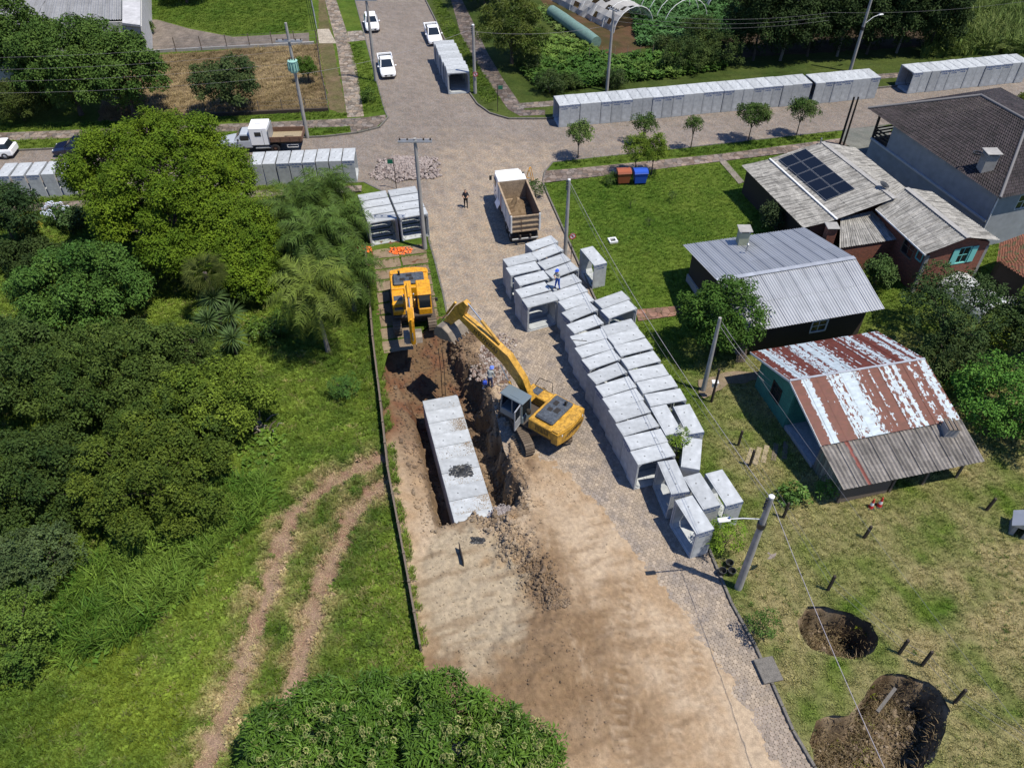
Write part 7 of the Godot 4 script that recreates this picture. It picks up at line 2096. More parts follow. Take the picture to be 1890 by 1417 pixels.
func build_machines() -> void:
	machine_materials()
	var V := func(a: Array): return a
	var big := {"boom": [Vector2(0.45, 1.95), Vector2(1.25, 3.3), Vector2(2.35, 4.4), Vector2(4.1, 5.2), Vector2(6.0, 6.05)], "boom_h": [0.4, 0.75, 0.95, 0.75, 0.4], "stick": [Vector2(5.4, 7.2), Vector2(5.95, 6.35), Vector2(6.8, 5.2), Vector2(7.65, 4.0)], "stick_h": [0.35, 0.8, 0.55, 0.32], "lift": Vector2(2.6, 3.95), "ram": [Vector2(2.9, 5.25), Vector2(5.35, 7.15)], "curl": [Vector2(6.35, 6.75), Vector2(7.75, 4.55)], "bucket": Vector2(7.65, 4.0), "bucket_a": -2.35, "bucket_w": 1.5, "bucket_s": 1.0}
	excavator("weathered yellow excavator with open cab door, boom raised over the trench", Vector3(1.45, 0.03, -34.2), 1.934, deg_to_rad(142.0), M.yellow_old, M.cab_grey, big, true)
	var small := {"boom": [Vector2(0.45, 1.95), Vector2(1.1, 3.1), Vector2(2.1, 4.1), Vector2(3.6, 4.1), Vector2(5.0, 3.55)], "boom_h": [0.4, 0.7, 0.85, 0.7, 0.38], "stick": [Vector2(4.8, 4.4), Vector2(5.02, 3.6), Vector2(5.08, 2.5), Vector2(5.1, 1.6)], "stick_h": [0.3, 0.65, 0.45, 0.3], "lift": Vector2(2.4, 3.7), "ram": [Vector2(2.5, 4.65), Vector2(4.75, 4.35)], "curl": [Vector2(5.4, 3.9), Vector2(5.35, 2.0)], "bucket": Vector2(5.1, 1.6), "bucket_a": -1.9, "bucket_w": 1.2, "bucket_s": 0.85}
	excavator("bright orange-yellow excavator facing the dig with its boom lowered", Vector3(-7.3, 0.13, -45.3), deg_to_rad(-79.0), deg_to_rad(-81.0), M.yellow_new, M.yellow_new, small, false)
	dump_truck()
	crew_truck()
	var up := deg_to_rad(-78.0)
	car("white pickup with black bumper parked on the upper street's left side", Vector3(-14.35, 0.01, -89.9), up, M.white_paint, "pickup")
	car("white hatchback parked further up the upper street's left side", Vector3(-17.85, 0.01, -103.6), up, M.white_paint, "hatch")
	car("white pickup parked behind the culvert file on the upper street", Vector3(-9.75, 0.01, -99.7), up, M.white_paint, "pickup")
	car("white car cut by the left picture edge on the left street", Vector3(-49.75, 0.01, -69.75), PI + 0.1, M.white_paint, "hatch")
	car("dark navy car half hidden by the yellow-green tree", Vector3(-41.95, 0.01, -70.35), PI + 0.1, M.navy_paint, "sedan")

func dump_truck() -> void:
	var f := Vector2(-0.204, -0.979)
	var o := thing("dump_truck", "white dump truck with dirty open tipper bed and some soil inside", "truck", Vector3(0.32, 0.01, -58.3), atan2(-f.y, f.x))
	# forward is +x; rear end at about -3.95, nose at +3.95
	for s in [-1, 1]: part("frame_rail", MB.new().b(Vector3(-0.3, 0.85, s * 0.42), Vector3(7.2, 0.24, 0.12)), o, M.grime)
	for x in [-2.9, -1.65, 2.75]:
		for s in [-1, 1]:
			wheel(o, Vector3(x, 0.5, s * 1.0), 0.5, 0.3, M.white_dull)
			if x < 0: wheel(o, Vector3(x, 0.5, s * 0.68), 0.5, 0.28, M.white_dull)
	part("axle", MB.new().tube([Vector3(-2.9, 0.5, -1), Vector3(-2.9, 0.5, 1)], 0.1, 8), o, M.grime)
	part("rear_bumper", MB.new().b(Vector3(-3.75, 0.6, 0), Vector3(0.1, 0.16, 2.2), 0.02), o, M.steel_grey)
	# cab
	var cb := part("cab", loft([[1.75, 1.2, 1.13, 0.75, 1.7, 2.75], [1.9, 1.22, 1.15, 0.7, 1.7, 2.85], [3.35, 1.22, 1.13, 0.6, 1.6, 2.86], [3.75, 1.2, 1.1, 0.55, 1.45, 2.62], [3.95, 1.17, 1.12, 0.55, 1.3, 1.75]]), o, M.white_paint)
	part("windscreen", MB.new().bar(Vector3(3.97, 1.75, 0), Vector3(3.74, 2.58, 0), 2.0, 0.05, Vector3.RIGHT), cb, M.glass_dark)
	for s in [-1, 1]:
		part("side_window", MB.new().b(Vector3(3.1, 2.1, s * 1.2), Vector3(0.85, 0.65, 0.05), 0.02), cb, M.glass_dark)
		part("mirror", MB.new().tube([Vector3(3.7, 2.4, s * 1.15), Vector3(3.8, 2.35, s * 1.42)], 0.025, 5).b(Vector3(3.8, 2.15, s * 1.45), Vector3(0.1, 0.45, 0.22), 0.03), cb, M.black_plastic)
		part("door_handle", MB.new().b(Vector3(2.7, 1.5, s * 1.235), Vector3(0.2, 0.05, 0.03)), cb, M.black_plastic)
		part("headlight", MB.new().b(Vector3(3.96, 0.85, s * 0.9), Vector3(0.06, 0.2, 0.35), 0.02), cb, M.lamp_clear)
		part("mudguard", MB.new().b(Vector3(2.75, 1.08, s * 1.05), Vector3(1.25, 0.1, 0.36), 0.03), cb, M.black_plastic)
	part("roof_visor", MB.new().b(Vector3(3.7, 2.72, 0), Vector3(0.35, 0.06, 2.1), 0.02), cb, M.white_dull)
	# tipper bed: floor, sides, headboard, tailgate
	var z := 1.22
	part("bed_floor", MB.new().b(Vector3(-1.15, 1.3, 0), Vector3(5.0, 0.1, 2.35)), o, M.bed_dirt)
	for s in [-1, 1]:
		var sd := part("bed_side", MB.new().b(Vector3(-1.15, 2.1, s * z), Vector3(5.05, 1.6, 0.07), 0.015), o, M.white_dull)
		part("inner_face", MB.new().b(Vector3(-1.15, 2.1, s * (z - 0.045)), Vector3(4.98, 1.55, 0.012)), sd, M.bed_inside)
		part("top_rail", MB.new().b(Vector3(-1.15, 2.93, s * z), Vector3(5.1, 0.1, 0.16), 0.02), sd, M.bed_dirt)
		for k in 4: part("stake", MB.new().b(Vector3(-3.5 + k * 1.55, 2.1, s * (z + 0.06)), Vector3(0.12, 1.6, 0.08), 0.01), sd, M.white_dull)
		part("side_marker", MB.new().b(Vector3(0.0, 2.0, s * (z + 0.06)), Vector3(0.05, 1.3, 0.04)), sd, M.lamp_red)
	var hb := part("headboard", MB.new().b(Vector3(1.4, 2.15, 0), Vector3(0.08, 1.75, 2.44), 0.015), o, M.bed_dirt)
	part("cab_guard", MB.new().b(Vector3(1.85, 3.05, 0), Vector3(0.95, 0.06, 2.44), 0.015), hb, M.white_dull)
	var tg := part("tailgate", MB.new().b(Vector3(-3.7, 2.02, 0), Vector3(0.07, 1.45, 2.44), 0.01), o, M.bed_dirt)
	for y in [1.35, 1.78, 2.22, 2.7]: part("rib", MB.new().b(Vector3(-3.76, y, 0), Vector3(0.08, 0.13, 2.44), 0.02), tg, M.bed_dirt)
	for s in [-1, 1]: part("gate_post", MB.new().b(Vector3(-3.77, 2.05, s * 1.17), Vector3(0.1, 1.6, 0.14), 0.02), tg, M.white_dull)
	part("gate_dirt_rod", MB.new().tube([Vector3(-3.81, 1.4, -0.3), Vector3(-3.81, 2.5, -0.35)], 0.02, 5), tg, M.bed_rust)
	# soil heap in the bed
	var hs := MB.new()
	for i in 18:
		for j in 10:
			var q := []
			for w in [[0, 0], [0, 1], [1, 1], [1, 0]]:
				var x: float = -1.6 + (i + w[0]) / 18.0 * 2.7
				var zz: float = -1.15 + (j + w[1]) / 10.0 * 2.3
				var h: float = 1.36 + 0.75 * exp(-pow((x + 0.1) / 0.75, 2) - pow(zz / 0.8, 2)) * (1.0 + 0.5 * n3.get_noise_2d(x * 2.0, zz * 2.0)) + 0.06 * n3.get_noise_2d(x * 4.0, zz * 4.0)
				q.append(Vector3(x, h, zz))
			hs.col = Color(0.19, 0.13, 0.08).lerp(Color(0.3, 0.22, 0.14), rng.randf())
			hs.quad(q[0], q[1], q[2], q[3])
	var heap := single("soil_load", hs, M.clod, "brown soil heap lying in the dump truck's bed", "soil")
	heap.transform = o.transform
	for s in [-1, 1]: part("fuel_tank", MB.new().b(Vector3(0.9, 0.7, s * 0.95), Vector3(1.0, 0.5, 0.45), 0.08), o, M.steel_grey if s > 0 else M.black_plastic)
	part("loose_flap", MB.new().box(T(Vector3(1.0, 1.35, -1.35), Vector3(0.5, 0, 0)), Vector3(1.1, 0.7, 0.03)), o, M.white_paint)

func crew_truck() -> void:
	var o := thing("work_truck", "silver and white crew truck with a small rusty tipping bed", "truck", Vector3(-24.3, 0.01, -71.35), PI + 0.07)
	part("bonnet", loft([[1.7, 0.95, 0.88, 0.5, 1.1, 1.3], [2.6, 0.95, 0.85, 0.5, 1.05, 1.22], [3.6, 0.92, 0.75, 0.5, 0.95, 1.08], [4.05, 0.82, 0.66, 0.55, 0.85, 0.92]]), o, M.silver_paint)
	var cb := part("front_cab", loft([[0.75, 0.97, 0.8, 0.5, 1.2, 1.85], [1.2, 0.97, 0.8, 0.5, 1.2, 1.88], [1.75, 0.97, 0.78, 0.5, 1.2, 1.86], [2.4, 0.95, 0.88, 0.5, 1.15, 1.28]]), o, M.silver_paint)
	part("windscreen", MB.new().bar(Vector3(2.36, 1.3, 0), Vector3(1.82, 1.85, 0), 1.5, 0.05, Vector3.RIGHT), cb, M.glass_dark)
	for s in [-1, 1]:
		part("side_window", MB.new().b(Vector3(1.35, 1.5, s * 0.9), Vector3(0.8, 0.5, 0.1), 0.02), cb, M.glass_dark)
		part("mirror", MB.new().b(Vector3(1.95, 1.4, s * 1.08), Vector3(0.14, 0.22, 0.16), 0.03), cb, M.black_plastic)
		wheel(o, Vector3(3.0, 0.42, s * 0.85), 0.42, 0.26, M.galv)
		wheel(o, Vector3(-1.4, 0.42, s * 0.85), 0.42, 0.4, M.bed_rust)
	var bx := part("crew_box", MB.new().b(Vector3(-0.05, 1.65, 0), Vector3(1.75, 1.75, 2.0), 0.06), o, M.white_paint)
	part("roof_hatch", MB.new().b(Vector3(0.0, 2.56, 0.1), Vector3(0.6, 0.08, 0.5), 0.02), bx, M.white_dull)
	for s in [-1, 1]:
		part("window", MB.new().b(Vector3(0.0, 1.9, s * 1.0), Vector3(0.6, 0.42, 0.04), 0.015), bx, M.glass_dark)
		part("door_seam", MB.new().b(Vector3(-0.45, 1.55, s * 1.005), Vector3(0.02, 1.4, 0.012)), bx, M.black_plastic)
	part("frame_rail", MB.new().b(Vector3(-1.4, 0.75, 0), Vector3(5.0, 0.2, 1.0)), o, M.grime)
	part("bed_floor", MB.new().b(Vector3(-2.55, 1.1, 0), Vector3(3.0, 0.08, 2.1)), o, M.wood_pale)
	for s in [-1, 1]:
		var sd := part("bed_side", MB.new().b(Vector3(-2.55, 1.36, s * 1.06), Vector3(3.05, 0.5, 0.06), 0.01), o, M.bed_rust)
		for k in 4: part("hinge_post", MB.new().b(Vector3(-3.9 + k * 0.9, 1.36, s * 1.11), Vector3(0.07, 0.5, 0.05)), sd, M.bed_rust)
	part("tailgate", MB.new().b(Vector3(-4.07, 1.36, 0), Vector3(0.06, 0.5, 2.1), 0.01), o, M.bed_rust)
	part("headboard", MB.new().b(Vector3(-1.0, 1.7, 0), Vector3(0.06, 1.25, 2.1), 0.01), o, M.galv)
	for s in [-1, 1]: part("side_guard", MB.new().b(Vector3(-3.1, 0.75, s * 1.0), Vector3(1.1, 0.06, 0.05)).b(Vector3(-3.1, 0.5, s * 1.0), Vector3(1.1, 0.06, 0.05)).b(Vector3(-3.62, 0.62, s * 1.0), Vector3(0.06, 0.3, 0.05)).b(Vector3(-2.58, 0.62, s * 1.0), Vector3(0.06, 0.3, 0.05)), o, M.white_dull)
	part("step_bar", MB.new().b(Vector3(-0.3, 0.5, 0), Vector3(1.5, 0.08, 2.0)), o, M.galv)
	part("beacon", MB.new().lathe([Vector2(0, 0), Vector2(0.07, 0), Vector2(0.06, 0.12), Vector2(0, 0.14)], 10, T(Vector3(0.95, 1.9, 0.3))), o, M.lamp_red)
	single("timber_scrap", MB.new().bar(Vector3(0, 0, 0), Vector3(0.9, 0.15, 0.3), 0.12, 0.05), M.wood_pale, "pale timber scrap lying in the crew truck's bed", "timber", Vector3(-22.0, 1.22, -71.5))

# ---------- people: one smooth surface from tapered capsules ----------
func body_mesh(bones: Array, cell: float, m: Material, extra: MB) -> ArrayMesh:
	# bones: [a, b, ra, rb, colour]
	var lo := Vector3(9, 9, 9)
	var hi := -lo
	for b in bones:
		for k in 2:
			lo = lo.min(b[k] - Vector3.ONE * (b[2 + k] + 2 * cell))
			hi = hi.max(b[k] + Vector3.ONE * (b[2 + k] + 2 * cell))
	var nx := int((hi.x - lo.x) / cell) + 2
	var ny := int((hi.y - lo.y) / cell) + 2
	var nz := int((hi.z - lo.z) / cell) + 2
	var f := PackedFloat32Array()
	f.resize(nx * ny * nz)
	f.fill(1.0)
	var kk := 0.05
	for b in bones:
		var a: Vector3 = b[0]
		var d: Vector3 = b[1] - a
		var l2 := maxf(d.length_squared(), 1e-6)
		var rm := maxf(b[2], b[3]) + 0.12
		var l: Vector3 = (a.min(b[1]) - Vector3.ONE * rm - lo) / cell
		var h: Vector3 = (a.max(b[1]) + Vector3.ONE * rm - lo) / cell
		for z in range(maxi(0, int(l.z)), mini(nz, int(h.z) + 2)):
			for y in range(maxi(0, int(l.y)), mini(ny, int(h.y) + 2)):
				for x in range(maxi(0, int(l.x)), mini(nx, int(h.x) + 2)):
					var p := lo + Vector3(x, y, z) * cell
					var t := clampf((p - a).dot(d) / l2, 0.0, 1.0)
					var dist := (p - a - d * t).length() - lerpf(b[2], b[3], t)
					var i := (z * ny + y) * nx + x
					var o := f[i]
					var w := clampf(0.5 + 0.5 * (o - dist) / kk, 0.0, 1.0)
					f[i] = lerpf(o, dist, w) - kk * w * (1.0 - w)
	var at := {}
	var V := PackedVector3Array()
	var C := PackedColorArray()
	var corner := [Vector3i(0, 0, 0), Vector3i(1, 0, 0), Vector3i(0, 1, 0), Vector3i(1, 1, 0), Vector3i(0, 0, 1), Vector3i(1, 0, 1), Vector3i(0, 1, 1), Vector3i(1, 1, 1)]
	var edges := [[0, 1], [2, 3], [4, 5], [6, 7], [0, 2], [1, 3], [4, 6], [5, 7], [0, 4], [1, 5], [2, 6], [3, 7]]
	for z in nz - 1:
		for y in ny - 1:
			for x in nx - 1:
				var vals := []
				var neg := 0
				for c in corner:
					var v := f[((z + c.z) * ny + y + c.y) * nx + x + c.x]
					vals.append(v)
					if v < 0.0: neg += 1
				if neg == 0 or neg == 8: continue
				var s := Vector3.ZERO
				var n := 0
				for e in edges:
					var v0: float = vals[e[0]]
					var v1: float = vals[e[1]]
					if (v0 < 0.0) != (v1 < 0.0):
						s += Vector3(corner[e[0]]).lerp(Vector3(corner[e[1]]), v0 / (v0 - v1))
						n += 1
				var p := lo + (Vector3(x, y, z) + s / n) * cell
				at[(z * ny + y) * nx + x] = V.size()
				V.append(p)
				var best := 9.0
				var col := Color.WHITE
				for b in bones:
					var dd: Vector3 = b[1] - b[0]
					var t := clampf((p - b[0]).dot(dd) / maxf(dd.length_squared(), 1e-6), 0.0, 1.0)
					var q: float = (p - b[0] - dd * t).length() - lerpf(b[2], b[3], t)
					if q < best:
						best = q; col = b[4]
				C.append(col)
	var st := extra
	var step := [1, nx, nx * ny]
	for z in range(1, nz - 1):
		for y in range(1, ny - 1):
			for x in range(1, nx - 1):
				var i := (z * ny + y) * nx + x
				for ax in 3:
					var v0 := f[i]
					var v1 := f[i + step[ax]]
					if (v0 < 0.0) == (v1 < 0.0): continue
					var s1: int = step[(ax + 1) % 3]
					var s2: int = step[(ax + 2) % 3]
					var q := [i - s1 - s2, i - s2, i, i - s1]
					if v0 >= 0.0: q.reverse()
					if not (at.has(q[0]) and at.has(q[1]) and at.has(q[2]) and at.has(q[3])): continue
					st.col = C[at[q[0]]]
					st.quad(V[at[q[0]]], V[at[q[1]]], V[at[q[2]]], V[at[q[3]]])
	return st.mesh(m)

# pose: joints by name, in metres, standing at the origin and facing +z
func person(label: String, at: Vector3, turn: float, j: Dictionary, shirt: Color, trousers: Color, shoe: Color, hair: Color, helmet: Color, sleeves: bool) -> Node3D:
	var skin := Color(0.42, 0.24, 0.16)
	var o := thing("person", label, "person", at, turn)
	var b := []
	var add := func(a: String, c: String, ra: float, rb: float, col: Color): b.append([j[a], j[c], ra, rb, col])
	add.call("pelvis", "chest", 0.135, 0.15, shirt)
	add.call("chest", "neck", 0.15, 0.06, shirt)
	b.append([j.chest + Vector3(-0.1, 0.08, 0), j.chest + Vector3(0.1, 0.08, 0), 0.1, 0.1, shirt])
	b.append([j.neck, j.head, 0.055, 0.06, skin])
	b.append([j.head + Vector3(0, 0.0, 0.01), j.head + Vector3(0, 0.09, -0.005), 0.082, 0.09, skin])
	b.append([j.head + Vector3(0, 0.0, 0.085), j.head + Vector3(0, -0.025, 0.105), 0.016, 0.02, skin])
	b.append([j.head + Vector3(0, 0.08, -0.03), j.head + Vector3(0, 0.11, -0.02), 0.088, 0.088, hair])
	for s in ["l", "r"]:
		var sx := -1.0 if s == "l" else 1.0
		b.append([j.head + Vector3(sx * 0.085, 0.03, -0.005), j.head + Vector3(sx * 0.09, 0.05, -0.01), 0.016, 0.018, skin])
		b.append([j.chest + Vector3(sx * 0.17, 0.1, 0), j["elbow_" + s], 0.065, 0.05, shirt])
		b.append([j["elbow_" + s], j["hand_" + s], 0.045, 0.032, shirt if sleeves else skin])
		b.append([j["hand_" + s], j["hand_" + s] + (j["hand_" + s] - j["elbow_" + s]).normalized() * 0.08, 0.036, 0.03, skin])
		b.append([j.pelvis + Vector3(sx * 0.09, -0.02, 0), j["knee_" + s], 0.1, 0.068, trousers])
		b.append([j["knee_" + s], j["foot_" + s] + Vector3(0, 0.08, 0), 0.065, 0.045, trousers])
		b.append([j["foot_" + s] + Vector3(0, 0.05, -0.04), j["foot_" + s] + Vector3(0, 0.035, 0.16), 0.05, 0.04, shoe])
	b.append([j.pelvis, j.pelvis + Vector3(0, -0.06, 0), 0.14, 0.13, trousers])
	var fingers := MB.new()
	fingers.col = skin
	for s in ["l", "r"]:
		var d: Vector3 = (j["hand_" + s] - j["elbow_" + s]).normalized()
		var x := d.cross(Vector3.UP).normalized()
		for k in 5:
			var p: Vector3 = j["hand_" + s] + d * (0.03 if k == 4 else 0.09) + x * ((k - 1.5) * 0.017 if k < 4 else -0.04)
			var l: float = [0.06, 0.072, 0.066, 0.05, 0.045][k]
			var q := p + (d + (x * -0.7 if k == 4 else Vector3.ZERO)).normalized() * l * 0.6
			fingers.tube([p, q, q + (d * 0.5 + Vector3.DOWN * 0.8).normalized() * l * 0.5], [0.009, 0.0085, 0.007], 5)
	part("body", body_mesh(b, 0.026, M.cloth, fingers), o)
	var eyes := MB.new()
	eyes.col = Color(0.02, 0.02, 0.02)
	for sx in [-1, 1]: eyes.ball(j.head + Vector3(sx * 0.032, 0.035, 0.08), Vector3(0.012, 0.009, 0.008), 4)
	eyes.col = Color(0.25, 0.08, 0.07)
	eyes.b(j.head + Vector3(0, -0.045, 0.085), Vector3(0.045, 0.01, 0.012))
	part("face", eyes, o, M.cloth)
	if helmet.a > 0.0:
		var hm := MB.new()
		hm.col = helmet
		var t := T(j.head + Vector3(0, 0.1, -0.005))
		hm.lathe([Vector2(0.15, -0.01), Vector2(0.125, 0.0), Vector2(0.12, 0.06), Vector2(0.085, 0.11), Vector2(0.0, 0.125)], 14, t)
		hm.b(j.head + Vector3(0, 0.1, 0.14), Vector3(0.16, 0.015, 0.1))
		part("helmet", hm, o, M.helmet)
	return o

func build_people() -> void:
	mat("cloth", Color(1, 1, 1), 0.85, {"vc": true})
	mat("helmet", Color(1, 1, 1), 0.35, {"vc": true})
	var none := Color(0, 0, 0, 0)
	var stand := {"pelvis": Vector3(0, 0.93, 0), "chest": Vector3(0, 1.28, 0), "neck": Vector3(0, 1.46, 0.01), "head": Vector3(0, 1.53, 0.05), "elbow_l": Vector3(-0.27, 1.12, 0.06), "hand_l": Vector3(-0.12, 1.1, 0.27), "elbow_r": Vector3(0.27, 1.12, 0.06), "hand_r": Vector3(0.1, 1.1, 0.28), "knee_l": Vector3(-0.11, 0.5, 0.03), "knee_r": Vector3(0.11, 0.5, 0.03), "foot_l": Vector3(-0.12, 0, 0), "foot_r": Vector3(0.13, 0, 0.03)}
	person("person in dark clothes holding a small device on the cobbled crossing", Vector3(-4.04, 0, -60.48), 0.1, stand, Color(0.012, 0.012, 0.02), Color(0.014, 0.015, 0.014), Color(0.02, 0.02, 0.02), Color(0.02, 0.015, 0.012), none, false)
	var dev := single("handheld_controller", MB.new().b(Vector3.ZERO, Vector3(0.16, 0.03, 0.1), 0.01), M.black_plastic, "small dark device in the hands of the person on the crossing", "controller")
	dev.position = Vector3(-4.04, 0, -60.48) + Vector3(0.03, 1.12, 0.37)
	var phone := {"pelvis": Vector3(0, 0.93, 0), "chest": Vector3(0, 1.27, 0.03), "neck": Vector3(0, 1.44, 0.06), "head": Vector3(0, 1.51, 0.11), "elbow_l": Vector3(-0.24, 1.1, 0.14), "hand_l": Vector3(0.02, 1.14, 0.3), "elbow_r": Vector3(0.24, 1.1, 0.14), "hand_r": Vector3(0.0, 1.2, 0.3), "knee_l": Vector3(-0.12, 0.5, 0.06), "knee_r": Vector3(0.12, 0.5, 0.0), "foot_l": Vector3(-0.15, 0, 0.12), "foot_r": Vector3(0.14, 0, -0.06)}
	person("worker with blue helmet, grey shirt and blue trousers standing on a culvert", Vector3(3.28, 2.3, -45.61), -0.9, phone, Color(0.3, 0.3, 0.27), Color(0.015, 0.07, 0.33), Color(0.06, 0.055, 0.05), Color(0.02, 0.015, 0.012), Color(0.05, 0.12, 0.6), true)
	var bend := {"pelvis": Vector3(0, 0.92, -0.03), "chest": Vector3(0, 1.24, 0.1), "neck": Vector3(0, 1.4, 0.17), "head": Vector3(0, 1.45, 0.24), "elbow_l": Vector3(-0.26, 1.0, 0.16), "hand_l": Vector3(-0.2, 0.8, 0.26), "elbow_r": Vector3(0.26, 1.02, 0.12), "hand_r": Vector3(0.24, 0.78, 0.22), "knee_l": Vector3(-0.11, 0.5, 0.05), "knee_r": Vector3(0.11, 0.5, 0.02), "foot_l": Vector3(-0.13, 0, 0.04), "foot_r": Vector3(0.12, 0, -0.02)}
	person("worker with blue helmet and grey shirt at the trench edge below the boom", Vector3(-1.45, 0.22, -37.55), 2.6, bend, Color(0.24, 0.26, 0.26), Color(0.02, 0.035, 0.1), Color(0.05, 0.04, 0.035), Color(0.02, 0.015, 0.012), Color(0.12, 0.2, 0.65), true)
	single("tool_bag", MB.new().b(Vector3(0, 0.15, 0), Vector3(0.28, 0.3, 0.2), 0.05).tube([Vector3(-0.1, 0.28, 0), Vector3(-0.05, 0.42, 0), Vector3(0.05, 0.42, 0), Vector3(0.1, 0.28, 0)], 0.015, 6), mat("blue_cloth", Color(0.02, 0.06, 0.4), 0.8), "bright blue bag hanging at the trench worker's side", "bag", Vector3(-1.78, 0.62, -37.4))

# ---------- poles, wires, fences, small things ----------
func pole(label: String, at: Vector3, h: float, r0: float, r1: float, m: Material, o := {}) -> Node3D:
	var p := thing("utility_pole", label, "pole", at)
	part("shaft", MB.new().tube([Vector3(0, -0.3, 0), Vector3(0, h * 0.5, 0), Vector3(0, h, 0)], [r0, (r0 + r1) / 2, r1], 12), p, m)
	var dir: Vector3 = o.get("dir", Vector3(1, 0, 0))
	for y in o.get("arms", []):
		var w: float = o.get("arm", 1.1)
		for s in [-1, 1]:
			var a := part("crossarm", MB.new().bar(Vector3(0, y, 0) - dir * w + dir.cross(Vector3.UP) * 0.15 * s, Vector3(0, y, 0) + dir * w + dir.cross(Vector3.UP) * 0.15 * s, 0.09, 0.11), p, o.get("arm_mat", M.galv))
			if s < 0: continue
			for k in [-0.9, -0.45, 0.5, 0.9]: part("insulator", MB.new().lathe([Vector2(0, 0), Vector2(0.05, 0), Vector2(0.07, 0.08), Vector2(0.04, 0.1), Vector2(0.05, 0.16), Vector2(0, 0.18)], 8, T(Vector3(0, y + 0.06, 0) + dir * w * k)), a, M.wood_dark)
	if o.has("rack"):
		for k in 4: part("insulator", MB.new().lathe([Vector2(0, -0.05), Vector2(0.07, -0.05), Vector2(0.05, 0), Vector2(0.07, 0.05), Vector2(0, 0.05)], 8, T(Vector3(-r1 - 0.06, h - 0.15 - k * 0.22, 0.05))), p, M.black_plastic)
		part("pole_cap", MB.new().lathe([Vector2(r1 * 1.05, -0.1), Vector2(r1 * 1.1, 0.0), Vector2(0, 0.06)], 10, T(Vector3(0, h, 0))), p, M.white_dull)
	if o.has("lamp"):
		var e: Vector3 = o.lamp
		var y: float = o.get("lamp_y", h * 0.75)
		var am := part("lamp_arm", MB.new().tube([Vector3(0, y, 0), Vector3(e.x * 0.6, y + (e.y - y) * 0.8, e.z * 0.6), e], 0.035, 7), p, M.galv)
		var hd := MB.new().box(Transform3D(Basis(Vector3.UP, atan2(-e.z, e.x)), e + Vector3(e.x, 0, e.z).normalized() * 0.25), Vector3(0.6, 0.1, 0.26), 0.03)
		var lh := part("lamp_head", hd, am, M.white_dull)
		part("photocell", MB.new().lathe([Vector2(0, 0), Vector2(0.05, 0), Vector2(0.05, 0.09), Vector2(0, 0.1)], 8, T(e + Vector3(0, 0.06, 0))), lh, M.stencil)
		part("clamp", MB.new().lathe([Vector2(r0 * 0.95, -0.1), Vector2(r0 * 1.02, -0.1), Vector2(r0 * 1.02, 0.25), Vector2(r0 * 0.9, 0.25)], 10, T(Vector3(0, y - 0.5, 0))), p, M.black_plastic)
	return p

func cable(label: String, a: Vector3, b: Vector3, sag: float, r: float, m: Material) -> void:
	var pts := []
	for k in 15:
		var t := k / 14.0
		pts.append(a.lerp(b, t) - Vector3.UP * sag * 4.0 * t * (1.0 - t) - a)
	single("overhead_cable", MB.new().tube(pts, r, 5, false), m, label, "cable", a, 0.0, "overhead cables")

func round_sign(label: String, at: Vector3, h: float, post: bool, turn := 0.0) -> void:
	var o := thing("round_sign", label, "sign", at, turn)
	if post: part("post", MB.new().tube([Vector3(0, -0.2, 0), Vector3(0, h + 0.2, 0)], 0.03, 8), o, M.wood_dark)
	var d := part("sign_plate", MB.new().lathe([Vector2(0, 0.0), Vector2(0.26, 0.0), Vector2(0.26, 0.015), Vector2(0, 0.015)], 22, T(Vector3(0, h, 0.05), Vector3(PI / 2, 0, 0))), o, M.white_dull)
	part("red_ring", MB.new().lathe([Vector2(0.2, 0.018), Vector2(0.26, 0.018), Vector2(0.265, 0.026), Vector2(0.2, 0.026), Vector2(0.2, 0.018)], 22, T(Vector3(0, h, 0.05), Vector3(PI / 2, 0, 0))), d, M.sign_red)
	part("bar", MB.new().box(T(Vector3(0, h, 0.075), Vector3(0, 0, -0.8)), Vector3(0.42, 0.045, 0.01)), d, M.sign_red)
	var e := part("letter", text_mesh("E", 0.2, 0.17, M.letter_black), d)
	e.position = Vector3(0, h, 0.07)

func street_sign(label: String, at: Vector3, turn: float) -> void:
	var o := thing("street_sign", label, "sign", at, turn)
	part("post", MB.new().tube([Vector3(0, -0.2, 0), Vector3(0, 2.9, 0)], 0.035, 8).bar(Vector3(-0.02, 2.88, 0), Vector3(-0.55, 2.88, 0), 0.04, 0.04), o, M.wood_dark)
	part("plate", MB.new().b(Vector3(-0.3, 2.58, 0), Vector3(0.48, 0.42, 0.02), 0.006), o, mat("sign_green", Color(0.01, 0.13, 0.075), 0.5))

